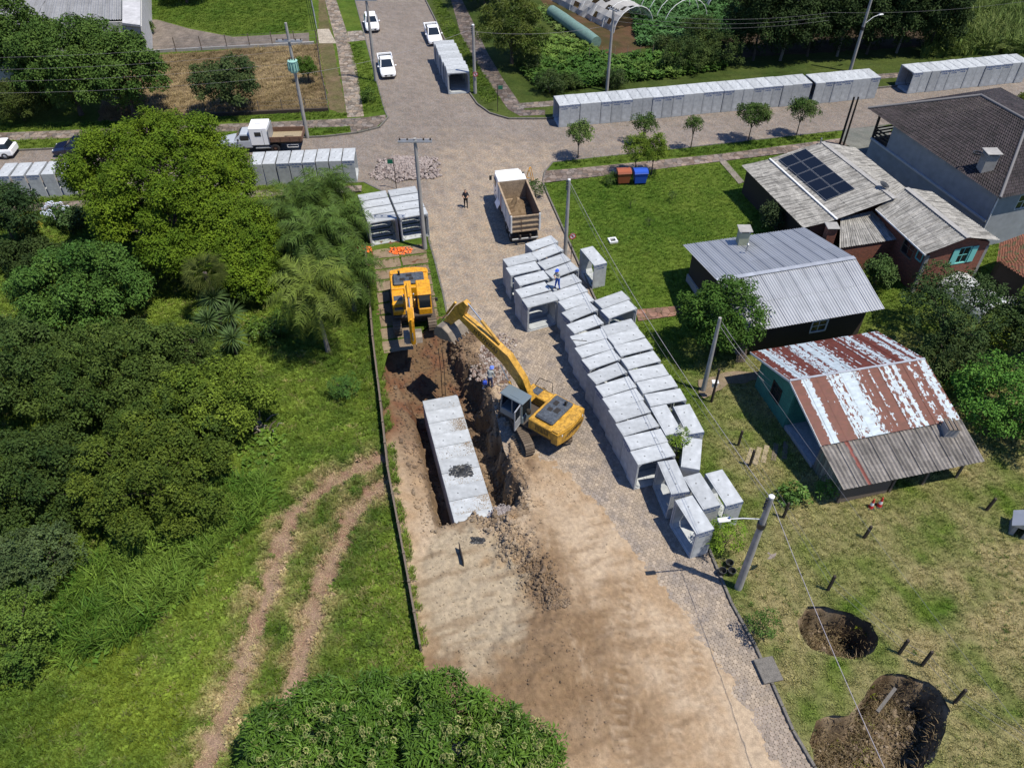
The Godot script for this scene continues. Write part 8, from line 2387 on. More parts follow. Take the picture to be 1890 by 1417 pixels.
func stone_heap(called: String, label: String, c: Vector2, ra: Vector2, h: float, n: int, sz: float, ca: Color, cb: Color, sd: int) -> void:
	var o := thing(called, label, "stones", Vector3(c.x, 0.0, c.y))
	var st := MB.new()
	var k := 14
	for i in k:
		for j in 4:
			var q := []
			for w in [[0, 0], [1, 0], [1, 1], [0, 1]]:
				var a: float = TAU * (i + w[0]) / k
				var t: float = (j + w[1]) / 4.0
				t *= 0.85 + 0.3 * n2.get_noise_2d(cos(a) * 2.0 + sd, sin(a) * 2.0)
				q.append(Vector3(cos(a) * ra.x * t, 0.02 + h * (1.0 - t * t), sin(a) * ra.y * t))
			st.col = ca * 0.7
			st.quad(q[0], q[1], q[2], q[3])
	part("heap", st, o, M.clod)
	var r := RandomNumberGenerator.new()
	r.seed = sd
	var xf := []
	var cols := PackedColorArray()
	for i in n:
		var a := r.randf() * TAU
		var t := pow(r.randf(), 0.6) * (1.08 + 0.35 * n2.get_noise_2d(cos(a) * 3.0 + sd, sin(a) * 3.0))
		var s := sz * r.randf_range(0.6, 1.5)
		xf.append(Transform3D(Basis.from_euler(Vector3(r.randf() * 6, r.randf() * 6, r.randf() * 6)) * s, Vector3(cos(a) * ra.x * t, maxf(0.02, h * (1.0 - t * t)) + s * 0.3, sin(a) * ra.y * t)))
		cols.append(tint(ca, cb, r.randf(), r.randf_range(0.75, 1.2)))
	many("loose_stones", rocks[sd % 3], xf, cols, o)

var rocks := []

func fence_line(called: String, label: String, cat: String, pts: Array, gap: float, h: float, boards: Array, m: Material, post: Vector3, bw := 0.02, bh := 0.16, group := "") -> void:
	var o := thing(called, label, cat, Vector3(pts[0].x, 0.05, pts[0].y), 0.0, group)
	for k in pts.size() - 1:
		var a: Vector2 = pts[k]
		var b: Vector2 = pts[k + 1]
		var n := maxi(1, int(round(a.distance_to(b) / gap)))
		for i in n:
			var p: Vector2 = a.lerp(b, float(i) / n) - pts[0]
			var q: Vector2 = a.lerp(b, float(i + 1) / n) - pts[0]
			part("post", MB.new().b(Vector3(p.x, h / 2, p.y) + Vector3(0, rng.randf_range(-0.05, 0.05), 0), post, 0.01), o, m)
			for y in boards:
				var w := rng.randf_range(-0.015, 0.015)
				if bw < 0.012: part("wire", MB.new().tube([Vector3(p.x, y, p.y), Vector3(q.x, y, q.y)], bw, 4, false), o, M.wire)
				else: part("board", MB.new().bar(Vector3(p.x, y + w, p.y), Vector3(q.x, y - w, q.y), bw, bh), o, m)

func crumple(called: String, label: String, cat: String, at: Vector3, ra: Vector2, h: float, m: Material, sd: int) -> void:
	var st := MB.new()
	var n := 16
	var pts := []
	for i in n + 1:
		var row := []
		for j in n + 1:
			var u := i / float(n) * 2.0 - 1.0
			var v := j / float(n) * 2.0 - 1.0
			var d := 1.0 + 0.35 * n2.get_noise_2d(atan2(v, u) * 1.5 + sd, sd)
			row.append(Vector3(u * ra.x * d, 0.01 + h * absf(n3.get_noise_2d(u * 2.2 + sd, v * 2.2)) * 2.0 * clampf(1.2 - Vector2(u, v).length(), 0.1, 1.0), v * ra.y * d))
		pts.append(row)
	for i in n:
		for j in n:
			if Vector2((i + 0.5) / n * 2 - 1, (j + 0.5) / n * 2 - 1).length() > 1.0 + 0.3 * n3.get_noise_2d(i * 0.4 + sd, j * 0.4) or (m == M.orange_net and n3.get_noise_2d(i * 0.3 + sd, j * 0.3) > 0.12): continue
			st.quad(pts[i][j + 1], pts[i + 1][j + 1], pts[i + 1][j], pts[i][j])
	single(called, st, m, label, cat, at)

func bin(label: String, at: Vector3, turn: float, m: Material) -> void:
	var o := thing("wheeled_bin", label, "bin", at, turn, "wheeled waste bins")
	var st := MB.new()
	var a := [Vector3(-0.5, 0.2, -0.36), Vector3(0.5, 0.2, -0.36), Vector3(0.5, 0.2, 0.36), Vector3(-0.5, 0.2, 0.36)]
	var b := [Vector3(-0.6, 1.15, -0.45), Vector3(0.6, 1.15, -0.45), Vector3(0.6, 1.15, 0.45), Vector3(-0.6, 1.15, 0.45)]
	for k in 4:
		var n := (k + 1) % 4
		st.quad(a[n], a[k], b[k], b[n])
	st.quad(a[0], a[1], a[2], a[3])
	part("body", st, o, m)
	part("rim", MB.new().b(Vector3(0, 1.17, 0), Vector3(1.28, 0.08, 0.98), 0.02), o, m)
	part("lid", MB.new().prism(v2([Vector2(-0.48, 0), Vector2(0.48, 0), Vector2(0.4, 0.14), Vector2(0.0, 0.22), Vector2(-0.4, 0.14)]), 1.26, Transform3D(Basis(Vector3.UP, PI / 2), Vector3(0, 1.22, 0))), o, m)
	for x in [-0.42, 0.42]:
		for z in [-0.3, 0.3]: part("castor", MB.new().lathe([Vector2(0, -0.03), Vector2(0.1, -0.03), Vector2(0.1, 0.03), Vector2(0, 0.03)], 10, T(Vector3(x, 0.1, z), Vector3(PI / 2, 0, 0))), o, M.rubber)

func hoops(called: String, label: String, at: Vector3, dir: Vector3, len: float, n: int, r: float, cover: Material, ragged: bool) -> void:
	var o := thing(called, label, "tunnel", at)
	var side := dir.cross(Vector3.UP).normalized()
	for k in n:
		var c := dir * len * k / (n - 1.0)
		var pts := []
		for i in 11:
			var a := PI * i / 10.0
			pts.append(c + side * cos(a) * r + Vector3.UP * sin(a) * r * 0.85)
		part("hoop", MB.new().tube(pts, 0.05, 6, false), o, M.white_dull)
	if cover == null: return
	var st := MB.new()
	var nu := 30
	var nv := 12
	for i in nu:
		for j in nv:
			var q := []
			var hole := false
			for w in [[0, 0], [0, 1], [1, 1], [1, 0]]:
				var u: float = (i + w[0]) / float(nu)
				var a: float = PI * (j + w[1]) / nv
				var f: float = 1.015 + (0.07 * n3.get_noise_2d(u * 14.0, a * 2.0) - 0.05 * absf(sin(u * PI * (n - 1)))) * (1.0 if ragged else 0.3)
				q.append(dir * len * u * 1.02 + side * cos(a) * r * f + Vector3.UP * sin(a) * r * 0.85 * f)
			if ragged and n2.get_noise_2d(i * 0.5 + 3.0, j * 0.7) > 0.33: continue
			st.quad(q[0], q[1], q[2], q[3])
	part("cover", st, o, cover)

func build_street() -> void:
	mat("sign_red", Color(0.45, 0.02, 0.02), 0.5)
	mat("orange_net", Color(0.75, 0.14, 0.02), 0.7)
	for k in 3: rocks.append(rock_mesh(60 + k, 0.75))
	# poles
	pole("transformer pole with green transformer and crossarm by the mown lot", Vector3(-20.4, 0.12, -73.53), 10.9, 0.2, 0.12, M.pole, {"arms": [9.3], "arm": 1.2})
	var tp: Vector3 = Vector3(-20.4, 0.12, -73.53)
	var tr := thing("transformer", "pale green pole transformer with bushings on top", "transformer", tp + Vector3(0.05, 6.6, 0.35))
	part("tank", MB.new().lathe([Vector2(0, 0), Vector2(0.36, 0), Vector2(0.42, 0.2), Vector2(0.42, 0.95), Vector2(0.46, 1.0), Vector2(0.46, 1.06), Vector2(0, 1.12)], 16), tr, mat("mint", Color(0.22, 0.4, 0.35), 0.6))
	for k in 6: part("cooling_fin", MB.new().box(Transform3D(Basis(Vector3.UP, k * 0.5 - 2.8), Vector3.ZERO) * T(Vector3(0.46, 0.55, 0)), Vector3(0.14, 0.75, 0.04)), tr, M.mint)
	for x in [-0.22, 0.0, 0.22]: part("bushing", MB.new().lathe([Vector2(0, 1.05), Vector2(0.06, 1.05), Vector2(0.04, 1.2), Vector2(0.06, 1.25), Vector2(0, 1.38)], 8, T(Vector3(x, 0.03, 0))), tr, M.wood_dark)
	pole("pole with a broad double crossarm beside the block of culverts", Vector3(-7.11, 0.12, -53.86), 9.6, 0.2, 0.12, M.pole, {"arms": [9.4], "arm": 1.25, "arm_mat": M.galv})
	pole("slender concrete pole between the dump truck and the lawn", Vector3(4.28, 0.12, -52.94), 6.8, 0.17, 0.11, M.pole, {"rack": 1})
	pole("leaning-looking concrete pole left of the rusty house", Vector3(12.68, 0.12, -37.29), 6.2, 0.17, 0.1, M.pole)
	pole("lamp pole of grey concrete on the near right verge", Vector3(11.92, 0.12, -22.42), 7.75, 0.21, 0.13, M.pole, {"rack": 1, "lamp": Vector3(-1.75, 6.35, 0.25), "lamp_y": 6.0})
	pole("garden lamp pole behind the long row of culverts", Vector3(10.38, 0.12, -84.24), 8.75, 0.18, 0.12, M.pole, {"arms": [8.5], "arm": 0.7, "dir": Vector3(0.6, 0, 0.8)})
	pole("tall tilted pole before the dark wood", Vector3(38.64, 0.12, -89.51), 9.8, 0.19, 0.13, M.pole, {"lamp": Vector3(1.6, 6.0, -0.6), "lamp_y": 5.2})
	pole("left of the twin dark service poles by the gravel yard", Vector3(32.11, 0.15, -71.76), 4.8, 0.11, 0.09, M.wood_dark)
	pole("right of the twin dark service poles by the gravel yard", Vector3(32.41, 0.15, -71.53), 4.9, 0.1, 0.08, M.wood_dark)
	pole("pole beside the parked cars on the upper street's left", Vector3(-15.21, 0.12, -86.82), 8.9, 0.2, 0.13, M.pole, {"arms": [8.6]})
	pole("pole at the kerb beside the culvert file", Vector3(-4.01, 0.12, -83.69), 7.2, 0.19, 0.13, M.pole, {"rack": 1})
	pole("short dark meter post beside the rusty house path", Vector3(13.03, 0.12, -36.22), 2.9, 0.09, 0.07, M.wood_dark)
	single("meter_box", MB.new().b(Vector3(0, 0, 0), Vector3(0.3, 0.4, 0.22), 0.02).b(Vector3(0, 0.23, 0), Vector3(0.42, 0.05, 0.34)), M.white_dull, "white meter box on the short dark post", "box", Vector3(13.09, 1.4, -36.56))
	# cables
	var C: Vector3 = Vector3(3.51, 6.7, -43.36)
	var D: Vector3 = Vector3(10.6, 6.1, -31.16)
	var E: Vector3 = Vector3(9.47, 7.6, -17.81)
	C.x = 4.31; C.z = -53.08; D.x = 12.75; D.z = -37.41; E.x = 11.96; E.z = -22.49
	cable("pale cable from the slender pole to the lamp pole past the culverts", C, E, 0.9, 0.014, M.wire_pale)
	cable("thin dark cable from the slender pole to the lamp pole", C - Vector3(0, 0.3, 0), E + Vector3(0, -0.3, 0), 1.2, 0.009, M.wire)
	cable("pinkish cable running from the lamp pole to the bottom edge over the pits", E, Vector3(14.2, 7.2, -5.0), 0.5, 0.016, M.wire_pale)
	cable("thin cable from the rusty house pole to the bottom edge", D, Vector3(20.5, 6.0, -10.0), 0.5, 0.008, M.wire)
	cable("service line to the teal gable window", D, Vector3(16.2, 2.6, -35.6), 0.3, 0.012, M.wire_pale)
	cable("second service line to the teal gable window", D - Vector3(0, 0.4, 0), Vector3(16.2, 2.4, -35.2), 0.3, 0.012, M.wire_pale)
	var A := Vector3(-20.47, 9.3, -73.77)
	for k in 4: cable("%s of four lines from the transformer pole to the left edge" % nth(k), A + Vector3(0, 0.2 - k * 1.05, (k - 1.5) * 0.3), Vector3(-62, 8.6 - k * 0.9, -71.5 + (k - 1.5) * 0.4), 0.8, 0.006, M.wire_pale)
	cable("light-barred cable across the upper street above the white pickup", Vector3(-20.4, 6.2, -73.8), Vector3(-4.6, 6.6, -84.0), 0.5, 0.011, M.wire_pale)
	cable("cable from the culvert file's pole to the garden lamp pole", Vector3(-4.6, 6.6, -84.0), Vector3(10.4, 7.0, -84.6), 0.6, 0.01, M.wire_pale)
	for k in 3: cable("%s of three lines before the dark wood" % nth(k), Vector3(10.4, 8.4 - k * 0.5, -84.6), Vector3(34.2, 7.0 - k * 0.4, -88.2), 0.8, 0.01, M.wire)
	cable("line leaving the tilted pole to the right edge", Vector3(34.2, 7.0, -88.2), Vector3(66, 7.2, -95), 0.8, 0.01, M.wire)
	# signs
	round_sign("round no-parking sign on its own post by the stand of culverts", Vector3(4.72, 0.12, -52.24), 2.3, true, 0.2)
	round_sign("round no-parking sign fixed to the pole beside the culvert file", Vector3(-3.9, 0.12, -83.69) + Vector3(0, 0, 0.2), 2.2, false, 0.0)
	street_sign("green street name sign before the stone heap", Vector3(-10.47, 0.12, -63.59), 0.0)
	street_sign("green street name sign on the pavement corner above the crossing", Vector3(-1.49, 0.12, -79.15), PI)
	# stone heaps
	stone_heap("stone_heap", "heap of pinkish broken paving stones on the crossing", Vector2(-9.92, -67.21), Vector2(3.0, 2.3), 0.55, 1500, 0.13, Color(0.36, 0.29, 0.27), Color(0.5, 0.43, 0.4), 61)
	stone_heap("stone_heap", "spread of white and reddish stones behind the raised boom", Vector2(-1.2, -40.2), Vector2(1.5, 2.9), 0.3, 900, 0.1, Color(0.28, 0.18, 0.14), Color(0.55, 0.49, 0.44), 62)
	stone_heap("stone_heap", "small pale gravel patch beside the laid culvert", Vector2(-0.62, -27.14), Vector2(0.7, 0.8), 0.06, 420, 0.05, Color(0.38, 0.33, 0.32), Color(0.5, 0.45, 0.43), 63)
	# loose clods round the trench, rubble in the pits
	var r := RandomNumberGenerator.new()
	r.seed = 71
	var xf := []
	var cols := PackedColorArray()
	for k in 15000:
		var s := r.randf_range(-7.0, 25.0)
		var t := r.randf_range(-3.2, 10.0)
		if k < 2600:
			s = r.randf_range(-6.5, 12.0)
			t = r.randf_range(1.3, 4.2)
		var p := TR_O + TR_S * s + TR_T * t
		if k % 6 == 5:      # clods along the broken step below the culverts
			s = r.randf_range(10.5, 17.5)
			t = 1.0 + (s - 11.0) * 0.28 + r.randfn() * 0.5
			p = TR_O + TR_S * s + TR_T * t
		if poly_dist(p, soil_area) > -0.3: continue
		if absf(t) < 1.25 and s > -0.2 and s < 10.4: continue
		var sz := r.randf_range(0.02, 0.085) * (1.9 if r.randf() < 0.12 else 1.0) * (0.5 if t > 3.5 else 1.15)
		if s > 11.0: sz *= r.randf_range(0.25, 0.6) if k % 6 < 5 else r.randf_range(0.5, 1.1)
		xf.append(Transform3D(Basis.from_euler(Vector3(r.randf() * 6, r.randf() * 6, r.randf() * 6)) * sz, Vector3(p.x, soil_height(p) + sz * 0.3, p.y)))
		var c := soil_colour(p)
		var g := r.randf_range(0.7, 1.15)
		cols.append(Color(c.r * g, c.g * g, c.b * g))
	meta(many("soil_clods", rocks[0], xf, cols, self), "loose clods of earth round the trench", "soil")
	xf = []
	cols = PackedColorArray()
	for k in 7000:
		var pit: PackedVector2Array = pit_small if k < 2200 else pit_large
		var p := Vector2(r.randf_range(13.0, 21.5), r.randf_range(-21.5, -10.0))
		if poly_dist(p, pit) > -0.25: continue
		var sz := r.randf_range(0.04, 0.15) * (1.7 if r.randf() < 0.08 else 1.0)
		xf.append(Transform3D(Basis.from_euler(Vector3(r.randf() * 6, r.randf() * 6, r.randf() * 6)) * sz, Vector3(p.x, soil_height(p) + sz * 0.2, p.y)))
		cols.append(tint(Color(0.16, 0.11, 0.07), Color(0.42, 0.33, 0.23), r.randf(), 1.0))
	meta(many("pit_rubble", rocks[1], xf, cols, self), "broken earth and rubble lying in the two pits", "rubble")
	sprigs["pit_weed"] = sprigs["herb"]
	for a in [[pit_small, 301], [pit_large, 302]]:
		scatter("pit_weeds", a[0], 14.0, "weed", func(p): return mixn(p, Color(0.12, 0.17, 0.02), Color(0.3, 0.33, 0.03), 1.4), 0.3, 0.8, soil_height, func(p): return clampf(n1.get_noise_2d(p.x * 4.0, p.y * 4.0) * 3.0, 0.0, 1.0), a[1], "yellow-green weeds growing in the pits", "weeds")
		scatter("pit_roots", a[0], 40.0, "straw", func(p): return mixn(p, Color(0.05, 0.037, 0.022), Color(0.2, 0.15, 0.09), 1.4), 1.0, 2.2, soil_height, func(p): return 0.95 if poly_dist(p, a[0]) > -1.0 else 0.55, a[1] + 5, "dry roots hanging on the pit rims", "roots")
	single("concrete_beam", MB.new().bar(Vector3(-0.6, 0.1, 0.5), Vector3(0.5, 0.45, -0.5), 0.16, 0.16, Vector3.UP, 0.01), M.kerb, "broken concrete post lying in the large pit", "post", Vector3(Vector2(18, -16.69).x, -0.75, Vector2(18, -16.69).y))
	# site fence and lot fences
	fence_line("board_fence", "low weathered board fence between the meadow and the dug street", "fence", [Vector2(-11.81, -53.19), Vector2(-9.75, -41.85), Vector2(-8.42, -35.45), Vector2(-7.35, -30.04), Vector2(-5.79, -24), Vector2(-4.47, -18.78)], 1.9, 1.0, [0.3, 0.58, 0.86], M.wood_old, Vector3(0.14, 1.1, 0.14), 0.1, 0.2)
	fence_line("wire_fence", "wire fence with thin posts along the driveway edge of the mown lot", "fence", [Vector2(-43.13, -94.92), Vector2(-34.3, -96.26), Vector2(-23.76, -97.98)], 2.6, 1.7, [0.4, 0.8, 1.2, 1.6], M.wood_old, Vector3(0.09, 1.8, 0.09), 0.008)
	fence_line("wire_fence", "leaning wire fence along the mown lot's right side", "fence", [Vector2(-23.76, -97.98), Vector2(-21.27, -87.11), Vector2(-19.27, -79.54)], 2.4, 1.6, [0.4, 0.8, 1.2], M.wood_old, Vector3(0.12, 1.7, 0.12), 0.008)
	fence_line("wire_fence", "wire fence along the verge side of the mown lot", "fence", [Vector2(-34.48, -77.63), Vector2(-26.3, -78.64), Vector2(-19.27, -79.54)], 2.8, 1.5, [0.5, 0.9, 1.3], M.wood_old, Vector3(0.08, 1.6, 0.08), 0.008)
	single("low_wall", MB.new().bar(Vector3.ZERO, Vector3(Vector2(-19.23, -79.28).x - Vector2(-36.12, -77.51).x, 0, Vector2(-19.23, -79.28).y - Vector2(-36.12, -77.51).y), 0.2, 0.45), M.wood_dark, "low dark wall at the foot of the lot's verge-side fence", "wall", Vector3(Vector2(-36.12, -77.51).x, 0.25, Vector2(-36.12, -77.51).y))
	single("lot_wall", MB.new().bar(Vector3.ZERO, Vector3(Vector2(-24.13, -97.8).x - Vector2(-43.06, -95.08).x, 0, Vector2(-24.13, -97.8).y - Vector2(-43.06, -95.08).y), 0.25, 0.35), M.pole, "low stone edging between driveway and mown lot", "wall", Vector3(Vector2(-43.06, -95.08).x, 0.25, Vector2(-43.06, -95.08).y))
	fence_line("gate_frame", "pale pipe gate frame at the top of the mown lot's right fence", "gate", [Vector2(-28.15, -116.18), Vector2(-24.47, -101.92)], 3.0, 2.0, [0.4, 1.1, 1.9], M.steel_grey, Vector3(0.1, 2.1, 0.1), 0.06, 0.06)
	fence_line("yard_fence", "sparse dark posts with wire along the street side yard", "fence", [Vector2(13.99, -32.41), Vector2(14.35, -30.8), Vector2(15.42, -26.95), Vector2(16.59, -22.27), Vector2(19.08, -18.74), Vector2(19.97, -18.12), Vector2(20.79, -16.26), Vector2(23.06, -14.03)], 4.0, 1.4, [0.6, 1.1], M.wood_dark, Vector3(0.13, 1.5, 0.13), 0.01)
	for a in [["short dark post with a fallen shadow in the dry yard", Vector3(19.54, 0.12, -25.56)], ["dark post near the grey kennel at the right edge", Vector3(27.18, 0.12, -27.47)]]:
		single("yard_post", MB.new().bar(Vector3(0, -0.1, 0), Vector3(0.1, 1.1, 0), 0.13, 0.13), M.wood_dark, a[0], "post", a[1])
	# bins, barrier, cones, kennel
	bin("brown-red wheeled bin under the yellow-green trees", Vector3(10.11, 0.12, -64.38), 0.1, mat("bin_brown", Color(0.26, 0.07, 0.03), 0.5))
	bin("blue wheeled bin right of the brown-red one", Vector3(11.61, 0.12, -64.38), 0.1, mat("bin_blue", Color(0.015, 0.07, 0.4), 0.45))
	var yb := thing("yellow_trestle", "yellow A-shaped trestle standing beside the dump truck", "trestle", Vector3(1.6, 0.02, -64.92), -0.2)
	for s in [-1, 1]:
		for z in [-1, 1]: part("leg", MB.new().bar(Vector3(s * 0.35, 0, z * 0.3), Vector3(s * 0.06, 1.25, z * 0.3), 0.05, 0.05), yb, M.yellow_new)
	part("rail", MB.new().bar(Vector3(0, 1.25, -0.35), Vector3(0, 1.25, 0.35), 0.06, 0.06), yb, M.yellow_new)
	part("cross_bar", MB.new().bar(Vector3(-0.22, 0.5, 0.3), Vector3(0.22, 0.5, 0.3), 0.05, 0.05), yb, M.yellow_new)
	for a in [["left traffic cone beside the leafy bush at the rusty house", Vector3(20.62, 0.12, -27.68)], ["right traffic cone beside the leafy bush at the rusty house", Vector3(21.15, 0.12, -27.79)]]:
		var o := thing("traffic_cone", a[0], "cone", a[1], 0.0, "traffic cones")
		part("base", MB.new().b(Vector3(0, 0.02, 0), Vector3(0.38, 0.04, 0.38), 0.01), o, M.black_plastic)
		part("lower_cone", MB.new().lathe([Vector2(0.15, 0.04), Vector2(0.115, 0.26), Vector2(0, 0.26)], 12), o, M.sign_red)
		part("white_band", MB.new().lathe([Vector2(0.117, 0.26), Vector2(0.082, 0.48), Vector2(0, 0.48)], 12), o, M.white_dull)
		part("tip", MB.new().lathe([Vector2(0.082, 0.48), Vector2(0.04, 0.75), Vector2(0, 0.76)], 12), o, M.sign_red)
	var kn := thing("kennel", "grey kennel with a dark round opening at the right edge", "kennel", Vector3(28.33, 0.12, -26.1), -0.5)
	part("walls", MB.new().b(Vector3(0, 0.4, -0.5), Vector3(0.8, 0.8, 0.05)).b(Vector3(-0.4, 0.4, 0), Vector3(0.05, 0.8, 1.0)).b(Vector3(0.4, 0.4, 0), Vector3(0.05, 0.8, 1.0)).b(Vector3(-0.3, 0.4, 0.5), Vector3(0.2, 0.8, 0.05)).b(Vector3(0.3, 0.4, 0.5), Vector3(0.2, 0.8, 0.05)), kn, M.pole)
	part("roof", MB.new().prism(v2([Vector2(-0.55, 0), Vector2(0.55, 0), Vector2(0, 0.4)]), 1.2, T(Vector3(0, 0.8, 0))), kn, M.galv)
	for a in [["left black bucket under the lamp pole", Vector3(11.21, 0.12, -23.28)], ["rear black bucket under the lamp pole", Vector3(11.69, 0.12, -23.77)], ["right black bucket under the lamp pole", Vector3(11.71, 0.12, -23.26)]]:
		single("bucket", MB.new().lathe([Vector2(0, 0.01), Vector2(0.15, 0.0), Vector2(0.2, 0.34), Vector2(0.22, 0.36), Vector2(0.19, 0.36), Vector2(0.14, 0.04), Vector2(0, 0.04)], 16), M.black_plastic, a[0], "bucket", a[1], 0.0, "black buckets")
	# boards on the yard path
	for k in 5:
		var p: Vector3 = [Vector3(14.49, 0.15, -31.51), Vector3(14.98, 0.15, -31.57), Vector3(15.49, 0.15, -31.72), Vector3(16.13, 0.15, -31.88), Vector3(16.8, 0.15, -32.04)][k]
		single("path_board", MB.new().b(Vector3.ZERO, Vector3(0.3, 0.05, 1.5), 0.01), M.wood_pale if k < 3 else M.wood_old, "%s board from the left of the plank path to the teal porch" % nth(k), "board", p, -0.45 + k * 0.03, "plank path boards")
	# storm drain slab, inspection box
	single("drain_slab", MB.new().b(Vector3.ZERO, Vector3(1.0, 0.1, 1.25), 0.02), M.kerb, "grey concrete slab over the kerb drain at lower right", "slab", Vector3(12.41, 0.2, -17.87), 0.2)
	var mb := thing("inspection_box", "small square concrete box with open hole on the lawn", "drain", Vector3(8.31, 0.12, -54.91), 0.25)
	for s in [-1, 1]:
		part("rim", MB.new().b(Vector3(s * 0.28, 0.1, 0), Vector3(0.14, 0.2, 0.7), 0.01), mb, M.white_dull)
		part("rim", MB.new().b(Vector3(0, 0.1, s * 0.28), Vector3(0.42, 0.2, 0.14), 0.01), mb, M.white_dull)
	part("hole", MB.new().b(Vector3(0, 0.03, 0), Vector3(0.42, 0.02, 0.42)), mb, M.dark)
	# nets, film, rods
	crumple("orange_net", "crumpled orange safety net at the culvert block's left foot", "net", Vector3(-12.07, 0.17, -53.63), Vector2(0.75, 0.55), 0.35, M.orange_net, 3)
	crumple("orange_net", "crumpled orange safety net at the foot of the crossarm pole", "net", Vector3(-9.1, 0.17, -53.48), Vector2(0.9, 0.55), 0.3, M.orange_net, 8)
	xf = []
	cols = PackedColorArray()
	for k in 5200:
		var q: Array = [[2.6, 0.8, 0.55, 1.3], [4.2, 0.95, 0.4, 1.2], [10.2, 0.1, 1.1, 0.55], [8.6, 0.9, 0.5, 1.0], [6.5, -0.2, 1.2, 2.5]][[0, 0, 1, 2, 2, 3, 4][k % 7]]
		var ss: float = q[0] + r.randfn() * q[3] * 0.55
		var tt: float = q[1] + r.randfn() * q[2] * 0.55
		if absf(tt) > 1.17 or ss < 0.05 or ss > 10.8: continue
		var p := TR_O + TR_S * ss + TR_T * tt
		var sz := r.randf_range(0.01, 0.03)
		xf.append(Transform3D(Basis(Vector3.UP, r.randf() * 6).scaled(Vector3(sz, sz * 0.45, sz)), Vector3(p.x, -0.512, p.y)))
		cols.append(tint(Color(0.2, 0.135, 0.085), Color(0.42, 0.32, 0.21), r.randf() + (0.5 if ss > 6.0 else 0.0), 1.0))
	meta(many("soil_crumbs", rocks[2], xf, cols, self), "soil crumbs strewn over the laid culverts", "soil")
	crumple("black_film", "sheet of shiny black film on the laid culverts", "film", Vector3(-3.11, -0.5, -30.92), Vector2(0.75, 0.5), 0.12, M.black_plastic, 5)
	crumple("black_film", "scrap of black film on the soil below the laid culverts", "film", Vector3(-1.92, 0.1, -25.4), Vector2(0.6, 0.25), 0.1, M.black_plastic, 12)
	single("steel_rod", MB.new().tube([Vector3(-0.45, 0, -0.05), Vector3(0.5, 0, 0.05)], 0.02, 6), M.wood_dark, "thin steel rod lying on a culvert top", "rod", Vector3(4.49, 2.33, -39.83))
	for k in 2:
		var b: Vector3 = Vector3(-4.62 - k * 0.22, 2.5, -38.9 + k * 0.1)
		single("lifting_chain", MB.new().tube([b, b + Vector3(0.05, -2.2, 0), b + Vector3(0.0, -4.4, 0.1)], 0.025, 6), M.grime, "%s lifting chain hanging from the raised bucket" % ["left", "right"][k], "chain", Vector3.ZERO, 0.0, "lifting chains")
	single("standing_board", MB.new().box(T(Vector3(0, 0.3, 0)), Vector3(0.05, 0.7, 1.1)), M.wood_dark, "dark board stuck upright in the soil below the culverts", "board", Vector3(-2.75, 0, -24.34), 0.25)
	# garden tunnels and the rolled net
	hoops("net_tunnel", "garden tunnel under torn grey net", Vector3(15.38, 0.12, -103.02), (Vector3(9.37, 0.12, -112.72) - Vector3(15.38, 0.12, -103.02)).normalized(), 17.0, 8, 3.1, M.net, true)
	hoops("bare_tunnel", "bare white tunnel hoops over leafy greens", Vector3(22.41, 0.12, -105.52), (Vector3(19.27, 0.12, -112.72) - Vector3(22.41, 0.12, -105.52)).normalized(), 14.0, 8, 3.2, null, false)
	hoops("net_tunnel", "garden tunnel with torn net at the top edge left of the wood", Vector3(28.54, 0.12, -111.01), (Vector3(27.42, 0.12, -114.47) - Vector3(28.54, 0.12, -111.01)).normalized(), 8.0, 4, 2.6, M.net, true)
	var g0: Vector3 = Vector3(5.17, 0.75, -107.44)
	var g1: Vector3 = Vector3(10.14, 0.75, -96.58)
	single("rolled_net", MB.new().tube([Vector3.ZERO, (g1 - g0) * 0.25, (g1 - g0) * 0.5, (g1 - g0) * 0.75, g1 - g0], [0.72, 0.78, 0.74, 0.78, 0.7], 16), mat("green_net", Color(0.19, 0.31, 0.26), 0.6, {"tex": M.fine_tex, "tri": 0.6}), "long rolled tube of green shade net in the garden", "net roll", g0)
	hoops("film_tunnel", "small arched plastic-film tunnel behind the open dark tree", Vector3(35.41, 0.12, -45.03), (Vector3(34.14, 0.12, -48.08) - Vector3(35.41, 0.12, -45.03)).normalized(), 5.5, 5, 1.5, M.film, false)
	# kerb-side stakes in the garden
	for k in 9: single("garden_stake", MB.new().tube([Vector3(0, 0, 0), Vector3(0, 1.6, 0)], 0.03, 5), M.wood_pale, "%s pale stake from the left of the garden trellis" % nth(k), "stake", Vector3(9.0 + k * 1.5, 0.12, -92.5 - k * 0.15), 0.0, "trellis stakes")
	# a dove gliding low over the verge
	var bd := thing("dove", "grey-brown dove gliding low over the near verge", "bird", Vector3(13.58, 1.6, -23.41), 0.6)
	part("body", MB.new().ball(Vector3.ZERO, Vector3(0.055, 0.05, 0.14), 6).ball(Vector3(0, 0.02, 0.15), Vector3(0.035, 0.035, 0.04), 5), bd, mat("feather", Color(0.17, 0.14, 0.12), 0.8))
	for s in [-1, 1]: part("wing", MB.new().prism(v2([Vector2(0, 0.09), Vector2(s * 0.16, 0.1), Vector2(s * 0.32, -0.06), Vector2(s * 0.14, -0.05), Vector2(0, -0.08)]), 0.012, T(Vector3(s * 0.03, 0.02, 0), Vector3(PI / 2, 0, s * 0.2))), bd, M.feather)
	part("tail", MB.new().prism(v2([Vector2(-0.03, 0), Vector2(0.03, 0), Vector2(0.06, -0.16), Vector2(-0.06, -0.16)]), 0.01, T(Vector3(0, 0.0, -0.1), Vector3(PI / 2, 0, 0))), bd, M.feather)
	paving()

